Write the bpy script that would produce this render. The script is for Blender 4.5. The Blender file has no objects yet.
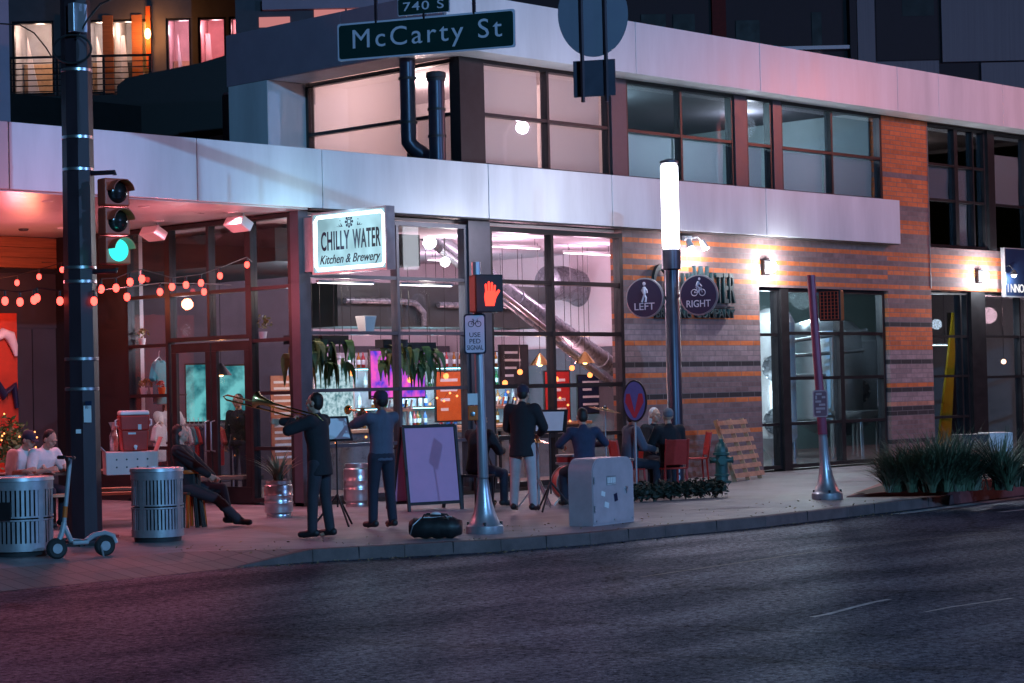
import bpy, bmesh, math, random
from mathutils import Vector as V, Matrix
from math import sin, cos, pi, radians
random.seed(7)
SC = bpy.context.scene
COL = SC.collection
# ---------------------------------------------------------------- camera
YAW, PITCH, ROLL, FPX = radians(46.36), radians(1.29), radians(-1.30), 2100.0
CAM = V((0, 0, 1.76))
fw = V((sin(YAW)*cos(PITCH), cos(YAW)*cos(PITCH), sin(PITCH)))
r0 = V((cos(YAW), -sin(YAW), 0)); u0 = r0.cross(fw)
CR = cos(ROLL)*r0 + sin(ROLL)*u0
CU = -sin(ROLL)*r0 + cos(ROLL)*u0
RT = V((cos(YAW), -sin(YAW), 0)); TW = V((-sin(YAW), -cos(YAW), 0)); UP = V((0, 0, 1))
cd = bpy.data.cameras.new('camera'); cd.sensor_width = 36; cd.lens = FPX/1024*36
cd.clip_start = .1; cd.clip_end = 3000
cam = bpy.data.objects.new('camera', cd); COL.objects.link(cam)
M3 = Matrix((CR, CU, -fw)).transposed()
cam.matrix_world = Matrix.Translation(CAM) @ M3.to_4x4()
SC.camera = cam
def ray(px, py): return fw + CR*((px-512)/FPX) - CU*((py-341.5)/FPX)
def gp(px, py, z=0.0):
    d = ray(px, py); return CAM + d*((z-CAM.z)/d.z)
def onY(px, py, y):
    d = ray(px, py); return CAM + d*(y/d.y)
def onX(px, py, x):
    d = ray(px, py); return CAM + d*(x/d.x)
def pix(w):
    v = V(w)-CAM; z = v.dot(fw); return 512+FPX*v.dot(CR)/z, 341.5-FPX*v.dot(CU)/z
def zat(p, py):            # height above point p that lands on picture row py
    a, b = -2.0, 20.0
    for _ in range(50):
        m = (a+b)/2
        if pix((p[0], p[1], m))[1] > py: a = m
        else: b = m
    return (a+b)/2
# ---------------------------------------------------------------- mesh builder
class MB:
    def __init__(s): s.b = bmesh.new(); s.X = None
    def _v(s, p):
        p = V(p)
        return s.b.verts.new(s.X @ p if s.X else p)
    def face(s, pts):
        try: return s.b.faces.new([s._v(p) for p in pts])
        except ValueError: return None
    def hexa(s, c):            # 8 corners: bottom 4 ccw, top 4 ccw
        v = [s._v(p) for p in c]
        for f in ((3,2,1,0),(4,5,6,7),(0,1,5,4),(1,2,6,5),(2,3,7,6),(3,0,4,7)): s.b.faces.new([v[i] for i in f])
        return s
    def box(s, x0, x1, y0, y1, z0, z1):
        return s.hexa([(x0,y0,z0),(x1,y0,z0),(x1,y1,z0),(x0,y1,z0),(x0,y0,z1),(x1,y0,z1),(x1,y1,z1),(x0,y1,z1)])
    def bar(s, p, q, w, h, up=(0,0,1)):
        p, q = V(p), V(q); d = (q-p).normalized(); up = V(up)
        if abs(d.dot(up)) > .98: up = V((0,1,0))
        x = d.cross(up).normalized()*w/2; y = x.cross(d).normalized()*h/2
        return s.hexa([p-x-y,p+x-y,q+x-y,q-x-y,p-x+y,p+x+y,q+x+y,q-x+y])
    def rings(s, R, cap=True, close=False):
        L = [[s._v(p) for p in r] for r in R]
        n = len(L[0])
        m = len(L) if close else len(L)-1
        for i in range(m):
            a, b = L[i], L[(i+1) % len(L)]
            for j in range(n):
                try: s.b.faces.new((a[j], a[(j+1)%n], b[(j+1)%n], b[j]))
                except ValueError: pass
        if cap and not close:
            s.b.faces.new(L[0][::-1]); s.b.faces.new(L[-1])
        return s
    def cyl(s, p, q, r, r2=None, n=12, cap=True):
        r2 = r if r2 is None else r2
        p, q = V(p), V(q); d = (q-p).normalized()
        a = V((0,0,1)) if abs(d.z) < .9 else V((1,0,0))
        x = d.cross(a).normalized(); y = d.cross(x)
        f = lambda c, rr: [c+(x*cos(2*pi*i/n)+y*sin(2*pi*i/n))*rr for i in range(n)]
        return s.rings([f(p, r), f(q, r2)], cap)
    def tube(s, pts, r, n=8, close=False):
        pts = [V(p) for p in pts]; N = len(pts); R = []; x = None
        rr = r if isinstance(r, (list, tuple)) else [r]*N
        for i, p in enumerate(pts):
            a = pts[i-1] if (i or close) else p; b = pts[(i+1) % N] if (i < N-1 or close) else p
            d = (b-a).normalized()
            if x is None:
                t = V((0,0,1)) if abs(d.z) < .9 else V((1,0,0)); x = d.cross(t).normalized()
            else:
                x = (x - d*x.dot(d)).normalized()
            y = d.cross(x)
            R.append([p+(x*cos(2*pi*k/n)+y*sin(2*pi*k/n))*rr[i] for k in range(n)])
        return s.rings(R, True, close)
    def lathe(s, prof, n=24, c=(0,0,0), ax=None):   # prof [(r,z)]
        c = V(c); z = V(ax).normalized() if ax else V((0,0,1))
        a = V((1,0,0)) if abs(z.x) < .9 else V((0,1,0))
        x = (a - z*a.dot(z)).normalized(); y = z.cross(x)
        return s.rings([[c+z*h+(x*cos(2*pi*i/n)+y*sin(2*pi*i/n))*max(r,1e-4) for i in range(n)] for r, h in prof])
    def sph(s, c, r, n=12):
        c = V(c); r = V((r,r,r)) if not hasattr(r, '__len__') else V(r)
        m = max(4, n//2)
        R = []
        for i in range(m+1):
            t = pi*i/m; q = max(sin(t), 1e-3)
            R.append([(c.x+r.x*q*cos(2*pi*k/n), c.y+r.y*q*sin(2*pi*k/n), c.z-r.z*cos(t)) for k in range(n)])
        return s.rings(R)
    def caps(s, p, q, r, r2=None, n=10):
        r2 = r if r2 is None else r2
        s.cyl(p, q, r, r2, n); s.sph(p, r, n); s.sph(q, r2, n); return s
    def prism(s, pts, d):      # polygon pts (3d, planar) extruded by vector d
        d = V(d); a = [s._v(p) for p in pts]; b = [s._v(V(p)+d) for p in pts]; n = len(a)
        try:
            s.b.faces.new(a[::-1]); s.b.faces.new(b)
        except ValueError: pass
        for i in range(n): s.b.faces.new((a[i], a[(i+1)%n], b[(i+1)%n], b[i]))
        return s
    def obj(s, name, mat, parent=None, smooth=False, bevel=0, shift=None, normals=True):
        if normals: bmesh.ops.recalc_face_normals(s.b, faces=s.b.faces)
        if shift is not None:
            bmesh.ops.translate(s.b, verts=s.b.verts, vec=shift)
        me = bpy.data.meshes.new(name); s.b.to_mesh(me); s.b.free()
        if smooth:
            me.polygons.foreach_set('use_smooth', [True]*len(me.polygons))
            if smooth != 2: me.set_sharp_from_angle(angle=radians(38))
        me.materials.append(mat)
        o = bpy.data.objects.new(name, me); COL.objects.link(o)
        if parent: o.parent = parent
        if bevel:
            m = o.modifiers.new('bevel', 'BEVEL'); m.width = bevel; m.segments = 2; m.limit_method = 'ANGLE'
        return o
def tag(o, label=None, cat=None, group=None, kind=None):
    if label: o['label'] = label
    if cat: o['category'] = cat
    if group: o['group'] = group
    if kind: o['kind'] = kind
    return o
def thing(name, label, cat, loc=(0,0,0), rz=0, group=None):
    o = bpy.data.objects.new(name, None); COL.objects.link(o); o.empty_display_size = .2
    o.location = V(loc); o.rotation_euler = (0, 0, rz)
    return tag(o, label, cat, group)
def kids(o): return [c for c in bpy.data.objects if c.parent == o]
def copy_tree(o, loc, rz=None, label=None, group=None, par=None):
    c = o.copy(); COL.objects.link(c)
    if par is not None: c.parent = par
    else:
        c.location = V(loc)
        if rz is not None: c.rotation_euler = (0,0,rz)
        if label: c['label'] = label
        if group: c['group'] = group
    for ch in kids(o): copy_tree(ch, None, par=c)
    return c
def frame(o, right, up):
    right = V(right).normalized(); up = V(up); n = right.cross(up).normalized(); up = n.cross(right)
    m = Matrix((right, up, n)).transposed().to_4x4(); m.translation = V(o); return m
FY = lambda o: frame(o, (1,0,0), UP)      # faces -Y (street)
FX = lambda o: frame(o, (0,-1,0), UP)     # faces -X
def text(s, name, mat, parent, M, w=None, h=None, d=.006, space=1.0, shear=0, bold=0):
    c = bpy.data.curves.new('t', 'FONT'); c.body = s; c.extrude = d/2; c.align_x = 'CENTER'; c.align_y = 'CENTER'
    c.space_character = space; c.shear = shear; c.offset = bold; c.resolution_u = 4
    o = bpy.data.objects.new('t', c); COL.objects.link(o)
    bpy.context.view_layer.update()
    dg = bpy.context.evaluated_depsgraph_get()
    me = bpy.data.meshes.new_from_object(o.evaluated_get(dg)); bpy.data.objects.remove(o)
    xs = [v.co.x for v in me.vertices]; ys = [v.co.y for v in me.vertices]
    W, H = max(xs)-min(xs), max(ys)-min(ys); cx, cy = (max(xs)+min(xs))/2, (max(ys)+min(ys))/2
    sy = h/H if h else w/W; sx = w/W if w else sy
    for v in me.vertices: v.co = V(((v.co.x-cx)*sx, (v.co.y-cy)*sy, v.co.z))
    me.transform(M); me.name = name; me.materials.clear(); me.materials.append(mat)
    t = bpy.data.objects.new(name, me); COL.objects.link(t); t.parent = parent
    return t
# ---------------------------------------------------------------- materials
def newmat(name):
    m = bpy.data.materials.new(name); m.use_nodes = True; nt = m.node_tree; nt.nodes.clear()
    out = nt.nodes.new('ShaderNodeOutputMaterial'); return m, nt, out
def pbr(name, col, rough=.6, metal=0.0, var=.18, scale=5.0, bump=0.0, bscale=60.0, spec=.5, stretch=(1,1,1), rvar=.12, trans=0):
    m, nt, out = newmat(name); N = nt.nodes; L = nt.links
    b = N.new('ShaderNodeBsdfPrincipled'); L.new(b.outputs[0], out.inputs[0])
    b.inputs['Metallic'].default_value = metal; b.inputs['Specular IOR Level'].default_value = spec
    tc = N.new('ShaderNodeTexCoord'); mp = N.new('ShaderNodeMapping'); mp.inputs['Scale'].default_value = stretch
    L.new(tc.outputs['Object'], mp.inputs[0])
    n = N.new('ShaderNodeTexNoise'); n.inputs['Scale'].default_value = scale; n.inputs['Detail'].default_value = 5; n.inputs['Roughness'].default_value = .62
    L.new(mp.outputs[0], n.inputs['Vector'])
    r = N.new('ShaderNodeMapRange'); r.inputs[1].default_value = .25; r.inputs[2].default_value = .75
    r.inputs[3].default_value = 1-var; r.inputs[4].default_value = 1+var; L.new(n.outputs[0], r.inputs[0])
    mx = N.new('ShaderNodeVectorMath'); mx.operation = 'SCALE'; mx.inputs[0].default_value = col[:3]
    L.new(r.outputs[0], mx.inputs['Scale']); L.new(mx.outputs[0], b.inputs['Base Color'])
    r2 = N.new('ShaderNodeMapRange'); r2.inputs[3].default_value = max(0.02, rough-rvar); r2.inputs[4].default_value = min(1, rough+rvar)
    L.new(n.outputs[0], r2.inputs[0]); L.new(r2.outputs[0], b.inputs['Roughness'])
    if bump:
        n2 = N.new('ShaderNodeTexNoise'); n2.inputs['Scale'].default_value = bscale; n2.inputs['Detail'].default_value = 3
        L.new(mp.outputs[0], n2.inputs['Vector'])
        bp = N.new('ShaderNodeBump'); bp.inputs['Strength'].default_value = bump; bp.inputs['Distance'].default_value = .01
        L.new(n2.outputs[0], bp.inputs['Height']); L.new(bp.outputs[0], b.inputs['Normal'])
    return m
def emit(name, col, st):
    m, nt, out = newmat(name); e = nt.nodes.new('ShaderNodeEmission')
    e.inputs[0].default_value = (*col, 1); e.inputs[1].default_value = st; nt.links.new(e.outputs[0], out.inputs[0]); return m
def glassmat(name, tint=(.86,.9,.92), fac=(.025,.45), rough=.02, bumpy=0):
    m, nt, out = newmat(name); N = nt.nodes; L = nt.links
    t = N.new('ShaderNodeBsdfTransparent'); t.inputs[0].default_value = (*tint, 1)
    g = N.new('ShaderNodeBsdfGlossy'); g.inputs['Roughness'].default_value = rough; g.inputs[0].default_value = (.9,.92,.95,1)
    lw = N.new('ShaderNodeLayerWeight'); lw.inputs[0].default_value = .18
    r = N.new('ShaderNodeMapRange'); r.inputs[3].default_value = fac[0]; r.inputs[4].default_value = fac[1]
    L.new(lw.outputs['Fresnel'], r.inputs[0])
    mx = N.new('ShaderNodeMixShader'); L.new(r.outputs[0], mx.inputs[0]); L.new(t.outputs[0], mx.inputs[1]); L.new(g.outputs[0], mx.inputs[2])
    if bumpy:
        tc = N.new('ShaderNodeTexCoord'); n = N.new('ShaderNodeTexNoise'); n.inputs['Scale'].default_value = 1.3
        L.new(tc.outputs['Object'], n.inputs['Vector']); bp = N.new('ShaderNodeBump'); bp.inputs['Strength'].default_value = bumpy; bp.inputs['Distance'].default_value = .02
        L.new(n.outputs[0], bp.inputs['Height']); L.new(bp.outputs[0], g.inputs['Normal'])
    L.new(mx.outputs[0], out.inputs[0]); return m
def blindmat(name, col, tr=.45):
    m, nt, out = newmat(name); N = nt.nodes; L = nt.links
    a = N.new('ShaderNodeBsdfDiffuse'); a.inputs[0].default_value = (*col, 1)
    b = N.new('ShaderNodeBsdfTranslucent'); b.inputs[0].default_value = (*col, 1)
    mx = N.new('ShaderNodeMixShader'); mx.inputs[0].default_value = tr
    L.new(a.outputs[0], mx.inputs[1]); L.new(b.outputs[0], mx.inputs[2]); L.new(mx.outputs[0], out.inputs[0]); return m
def brickmat(name, z0, bands, axis='xz', bw=.40, bh=.10, mortar=(.16,.145,.15)):
    """courses of long bricks; bands = [(z, colour)] from below upward"""
    m, nt, out = newmat(name); N = nt.nodes; L = nt.links
    b = N.new('ShaderNodeBsdfPrincipled'); b.inputs['Roughness'].default_value = .82; L.new(b.outputs[0], out.inputs[0])
    tc = N.new('ShaderNodeTexCoord'); sp = N.new('ShaderNodeSeparateXYZ'); L.new(tc.outputs['Object'], sp.inputs[0])
    cb = N.new('ShaderNodeCombineXYZ'); L.new(sp.outputs['X' if axis == 'xz' else 'Y'], cb.inputs[0]); L.new(sp.outputs['Z'], cb.inputs[1])
    br = N.new('ShaderNodeTexBrick'); br.inputs['Scale'].default_value = 1; br.inputs['Brick Width'].default_value = bw
    br.inputs['Row Height'].default_value = bh; br.inputs['Mortar Size'].default_value = .006; br.inputs['Bias'].default_value = 0
    br.inputs['Color1'].default_value = (.80,.80,.80,1); br.inputs['Color2'].default_value = (1.15,1.15,1.15,1); br.inputs['Mortar'].default_value = (0,0,0,1)
    L.new(cb.outputs[0], br.inputs['Vector'])
    fl = N.new('ShaderNodeMath'); fl.operation = 'SNAP'; fl.inputs[1].default_value = bh; L.new(sp.outputs['Z'], fl.inputs[0])
    mr = N.new('ShaderNodeMapRange'); mr.inputs[1].default_value = 0; mr.inputs[2].default_value = 8.0; L.new(fl.outputs[0], mr.inputs[0])
    cr = N.new('ShaderNodeValToRGB'); cr.color_ramp.interpolation = 'CONSTANT'
    e = cr.color_ramp.elements
    while len(e) > 1: e.remove(e[0])
    e[0].position = 0; e[0].color = (*bands[0][1], 1)
    for z, c in bands[1:]:
        q = e.new(max(0,(z-.03)/8.0)); q.color = (*c, 1)
    L.new(mr.outputs[0], cr.inputs[0])
    # some courses break up: odd bricks swap to the warm clay colour
    wn = N.new('ShaderNodeTexNoise'); wn.inputs['Scale'].default_value = 9; wn.inputs['Detail'].default_value = 4; L.new(tc.outputs['Object'], wn.inputs['Vector'])
    mul = N.new('ShaderNodeMix'); mul.data_type = 'RGBA'; mul.blend_type = 'MULTIPLY'; mul.inputs[0].default_value = 1
    L.new(cr.outputs[0], mul.inputs[6]); L.new(br.outputs['Color'], mul.inputs[7])
    mu2 = N.new('ShaderNodeMix'); mu2.data_type = 'RGBA'; mu2.blend_type = 'OVERLAY'; mu2.inputs[0].default_value = .45
    L.new(mul.outputs[2], mu2.inputs[6]); L.new(wn.outputs[0], mu2.inputs[7])
    fin = N.new('ShaderNodeMix'); fin.data_type = 'RGBA'; L.new(br.outputs['Fac'], fin.inputs[0])
    L.new(mu2.outputs[2], fin.inputs[6]); fin.inputs[7].default_value = (*mortar, 1)
    L.new(fin.outputs[2], b.inputs['Base Color'])
    bp = N.new('ShaderNodeBump'); bp.inputs['Strength'].default_value = .5; bp.inputs['Distance'].default_value = .012
    ad = N.new('ShaderNodeMath'); ad.operation = 'MULTIPLY_ADD'; ad.inputs[1].default_value = -1
    L.new(br.outputs['Fac'], ad.inputs[0]); L.new(wn.outputs[0], ad.inputs[2])
    L.new(ad.outputs[0], bp.inputs['Height']); L.new(bp.outputs[0], b.inputs['Normal'])
    return m
mt = {}
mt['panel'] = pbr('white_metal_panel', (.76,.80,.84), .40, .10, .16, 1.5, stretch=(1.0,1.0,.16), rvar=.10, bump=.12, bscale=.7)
mt['panel_side'] = pbr('shaded_violet_panel', (.36,.28,.36), .5, .1, .10, 2)  # darker copy of the white panel: the side wall's shade is in the colour
mt['frame'] = pbr('dark_window_frame', (.035,.034,.038), .38, .6, .2, 4)
mt['frame_lt'] = pbr('grey_mullion', (.085,.085,.11), .4, .4, .15, 4)
mt['black'] = pbr('black_paint', (.012,.012,.014), .55, 0, .3, 6)
mt['dark'] = pbr('charcoal', (.03,.03,.034), .6, 0, .25, 4)
mt['char_wall'] = pbr('charcoal_wall', (.045,.043,.05), .6, 0, .2, 2)
mt['soffit'] = pbr('soffit_metal', (.62,.58,.6), .3, .35, .08, 1.5, rvar=.06)
mt['wood_soffit'] = pbr('stained_wood_strip', (.34,.13,.05), .55, 0, .35, 7, stretch=(.3,.3,6))
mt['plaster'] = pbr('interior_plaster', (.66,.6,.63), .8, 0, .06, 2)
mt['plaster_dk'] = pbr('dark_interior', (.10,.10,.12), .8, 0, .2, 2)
mt['ceil'] = pbr('interior_ceiling', (.62,.56,.60), .85, 0, .08, 1)
mt['tealwall'] = pbr('teal_interior_wall', (.32,.42,.44), .8, 0, .1, 2)
mt['floor_in'] = pbr('interior_concrete', (.22,.2,.2), .4, 0, .2, 3)
mt['steel'] = pbr('brushed_steel', (.55,.57,.6), .30, .9, .04, 6, rvar=.04)
mt['galv'] = pbr('galvanised_duct', (.20,.22,.25), .28, .35, .12, 7)
mt['alu'] = pbr('grey_aluminium', (.40,.40,.43), .42, .6, .15, 8)
mt['glass'] = glassmat('window_glass')
mt['glass_up'] = glassmat('upper_window_glass', (.84,.88,.9), (.05,.5), .012)
mt['blind'] = blindmat('white_roller_blind', (.72,.64,.66))
mt['frost'] = blindmat('frosted_film', (.66,.62,.68), .5)
mt['red_plastic'] = pbr('red_plastic', (.55,.03,.02), .4, 0, .1, 6)
mt['white'] = pbr('white_paint', (.78,.77,.78), .5, 0, .06, 6)
mt['white_cloth'] = pbr('white_cloth', (.72,.7,.7), .9, 0, .12, 9, bump=.9, bscale=9)
mt['orange_paint'] = pbr('orange_paint', (.62,.13,.02), .45, 0, .15, 8)
mt['wood'] = pbr('pale_pine', (.52,.33,.2), .65, 0, .25, 8, stretch=(1,1,1))
mt['wood_dk'] = pbr('dark_timber', (.10,.055,.035), .6, 0, .3, 7)
mt['signgreen'] = pbr('green_sign_sheeting', (.006,.03,.028), .4, 0, .08, 5)
mt['signback'] = pbr('sign_back_metal', (.075,.065,.095), .5, .3, .12, 7)
mt['navy'] = pbr('navy_sign', (.012,.022,.06), .35, 0, .08, 5)
mt['polemetal'] = pbr('pole_metal', (.032,.017,.024), .45, 0, .25, 5, stretch=(1,1,.3))
mt['polesilver'] = pbr('silver_pole', (.46,.45,.5), .35, .6, .2, 6, stretch=(1,1,.3))
mt['poledark'] = pbr('dark_pole', (.05,.05,.075), .35, .5, .2, 6)
mt['green_hyd'] = pbr('green_hydrant_paint', (.008,.07,.07), .4, 0, .2, 9)
mt['leaf'] = pbr('leaf_green', (.07,.13,.035), .5, 0, .45, 3)
mt['leaf_dk'] = pbr('grey_green_blade', (.10,.14,.085), .5, 0, .5, 5)
mt['leaf_y'] = pbr('yellow_green_leaf', (.26,.27,.08), .5, 0, .45, 4)
mt['soil'] = pbr('soil', (.04,.03,.025), .9, 0, .4, 12)
mt['brass'] = pbr('brass', (.75,.48,.18), .22, 1, .1, 8)
mt['rubber'] = pbr('black_rubber', (.012,.012,.013), .7, 0, .2, 20)
mt['pinkboard'] = pbr('pink_board', (.62,.30,.50), .5, 0, .10, 2)
mt['hair_dk'] = pbr('dark_hair', (.012,.009,.008), .6, 0, .3, 30)
mt['hair_wh'] = pbr('white_hair', (.7,.68,.68), .7, 0, .15, 30)
mt['skin'] = pbr('skin_light', (.50,.29,.21), .5, 0, .08, 10)
mt['skin_dk'] = pbr('skin_brown', (.19,.09,.055), .5, 0, .1, 10)
# ---------------------------------------------------------------- world, moonlight
w = bpy.data.worlds.new('World'); SC.world = w; w.use_nodes = True
nt = w.node_tree; bg = nt.nodes['Background']
sky = nt.nodes.new('ShaderNodeTexSky'); sky.sky_type = 'NISHITA'; sky.sun_disc = False
sky.sun_elevation = radians(2); sky.sun_rotation = radians(200)
nt.links.new(sky.outputs[0], bg.inputs[0]); bg.inputs[1].default_value = .0010
sl = bpy.data.lights.new('moonlight', 'SUN'); sl.energy = .02; sl.angle = radians(.5); sl.color = (.75,.85,1)
so = bpy.data.objects.new('moonlight', sl); COL.objects.link(so)
so.rotation_euler = (radians(50), 0, radians(-30))
def lamp(name, loc, power, col, r=.1, parent=None, kind='POINT', size=.3, rot=None, spot=None, sizey=None):
    l = bpy.data.lights.new(name, kind); l.energy = power; l.color = col
    if kind in ('POINT', 'SPOT'): l.shadow_soft_size = r
    if kind == 'SPOT': l.spot_size = radians(spot or 100); l.spot_blend = .6
    if kind == 'AREA':
        l.size = size
        if sizey: l.shape = 'RECTANGLE'; l.size_y = sizey
    o = bpy.data.objects.new(name, l); COL.objects.link(o); o.location = V(loc)
    if rot: o.rotation_euler = rot
    if parent: o.parent = parent
    return o
SC.render.engine = 'CYCLES'
cy = SC.cycles; cy.use_denoising = True; cy.max_bounces = 6; cy.diffuse_bounces = 3; cy.glossy_bounces = 3; cy.transparent_max_bounces = 12
cy.transmission_bounces = 4; cy.sample_clamp_indirect = 4; cy.sample_clamp_direct = 0; cy.caustics_reflective = False; cy.caustics_refractive = False
cy.use_adaptive_sampling = False
cy.denoiser = 'OPENIMAGEDENOISE'; cy.denoising_input_passes = 'RGB_ALBEDO_NORMAL'; cy.denoising_prefilter = 'ACCURATE'
try: cy.use_light_tree = True
except Exception: pass
vs = SC.view_settings; vs.view_transform = 'Standard'; vs.look = 'None'; vs.exposure = 0; vs.gamma = 1
# ================================================================ ground
def struct(name, mb, mat, **k): return tag(mb.obj(name, mat, **k), kind='structure')
def asphalt():
    m, nt, out = newmat('asphalt'); N = nt.nodes; L = nt.links
    b = N.new('ShaderNodeBsdfPrincipled'); L.new(b.outputs[0], out.inputs[0]); 
    tc = N.new('ShaderNodeTexCoord')
    fine = N.new('ShaderNodeTexVoronoi'); fine.inputs['Scale'].default_value = 34; L.new(tc.outputs['Object'], fine.inputs['Vector'])
    big = N.new('ShaderNodeTexNoise'); big.inputs['Scale'].default_value = .55; big.inputs['Detail'].default_value = 7; big.inputs['Roughness'].default_value = .6
    L.new(tc.outputs['Object'], big.inputs['Vector'])
    mpc = N.new('ShaderNodeMapping'); mpc.inputs['Scale'].default_value = (.22,.8,1); L.new(tc.outputs['Object'], mpc.inputs[0])
    wear = N.new('ShaderNodeTexNoise'); wear.inputs['Scale'].default_value = 1.4; wear.inputs['Detail'].default_value = 6; L.new(mpc.outputs[0], wear.inputs['Vector'])
    cr = N.new('ShaderNodeValToRGB'); e = cr.color_ramp.elements
    e[0].position = .3; e[0].color = (.024,.025,.032,1); e[1].position = .72; e[1].color = (.050,.052,.064,1)
    L.new(wear.outputs[0], cr.inputs[0])
    # aggregate chips
    ch = N.new('ShaderNodeValToRGB'); e = ch.color_ramp.elements; e[0].position = .0; e[0].color = (7.5,7.5,8.2,1); e[1].position = .26; e[1].color = (.62,.62,.64,1)
    L.new(fine.outputs['Distance'], ch.inputs[0])
    gr = N.new('ShaderNodeTexNoise'); gr.inputs['Scale'].default_value = 15; gr.inputs['Detail'].default_value = 8; gr.inputs['Roughness'].default_value = .85; L.new(tc.outputs['Object'], gr.inputs['Vector'])
    gm = N.new('ShaderNodeValToRGB'); e = gm.color_ramp.elements; e[0].position = .40; e[0].color = (.50,.50,.54,1); e[1].position = .66; e[1].color = (2.0,2.0,2.2,1); L.new(gr.outputs[0], gm.inputs[0])
    g2 = N.new('ShaderNodeMix'); g2.data_type = 'RGBA'; g2.blend_type = 'MULTIPLY'; g2.inputs[0].default_value = 1; L.new(cr.outputs[0], g2.inputs[6]); L.new(gm.outputs[0], g2.inputs[7]); cr = g2
    fr = N.new('ShaderNodeMix'); fr.data_type = 'RGBA'; fr.blend_type = 'MULTIPLY'; fr.inputs[0].default_value = .75
    L.new(cr.outputs[2], fr.inputs[6]); L.new(ch.outputs[0], fr.inputs[7])
    # cracks
    dn = N.new('ShaderNodeTexNoise'); dn.inputs['Scale'].default_value = 1.5; dn.inputs['Detail'].default_value = 5; L.new(tc.outputs['Object'], dn.inputs['Vector'])
    ds = N.new('ShaderNodeVectorMath'); ds.operation = 'MULTIPLY_ADD'; ds.inputs[1].default_value = (.9,.9,0); L.new(dn.outputs['Color'], ds.inputs[0]); L.new(tc.outputs['Object'], ds.inputs[2])
    ck = N.new('ShaderNodeTexVoronoi'); ck.feature = 'DISTANCE_TO_EDGE'; ck.inputs['Scale'].default_value = .22; L.new(ds.outputs[0], ck.inputs['Vector'])
    cc = N.new('ShaderNodeValToRGB'); e = cc.color_ramp.elements; e[0].position = .005; e[0].color = (.06,.06,.06,1); e[1].position = .014; e[1].color = (1,1,1,1)
    L.new(ck.outputs['Distance'], cc.inputs[0])
    f2 = N.new('ShaderNodeMix'); f2.data_type = 'RGBA'; f2.blend_type = 'MULTIPLY'; f2.inputs[0].default_value = .85
    L.new(fr.outputs[2], f2.inputs[6]); L.new(cc.outputs[0], f2.inputs[7]); pass
    N.remove(b)
    df = N.new('ShaderNodeBsdfDiffuse'); gl = N.new('ShaderNodeBsdfGlossy'); gl.inputs['Roughness'].default_value = .40; gl.inputs[0].default_value = (.8,.85,1,1)
    L.new(f2.outputs[2], df.inputs[0])
    pw = N.new('ShaderNodeMapRange'); pw.inputs[1].default_value = .36; pw.inputs[2].default_value = .68; pw.inputs[3].default_value = 0; pw.inputs[4].default_value = 1; L.new(gr.outputs[0], pw.inputs[0])
    pb = N.new('ShaderNodeMapRange'); pb.inputs[1].default_value = .38; pb.inputs[2].default_value = .68; pb.inputs[3].default_value = .16; pb.inputs[4].default_value = .36; L.new(wear.outputs[0], pb.inputs[0])
    ml = N.new('ShaderNodeMath'); ml.operation = 'MULTIPLY'; L.new(pw.outputs[0], ml.inputs[0]); L.new(pb.outputs[0], ml.inputs[1])
    ms = N.new('ShaderNodeMixShader'); L.new(ml.outputs[0], ms.inputs[0]); L.new(df.outputs[0], ms.inputs[1]); L.new(gl.outputs[0], ms.inputs[2]); L.new(ms.outputs[0], out.inputs[0])
    b = gl
    bp = N.new('ShaderNodeBump'); bp.inputs['Strength'].default_value = .55; bp.inputs['Distance'].default_value = .012
    L.new(fine.outputs['Distance'], bp.inputs['Height']); L.new(bp.outputs[0], b.inputs['Normal'])
    return m
mt['asphalt'] = asphalt()
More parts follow.
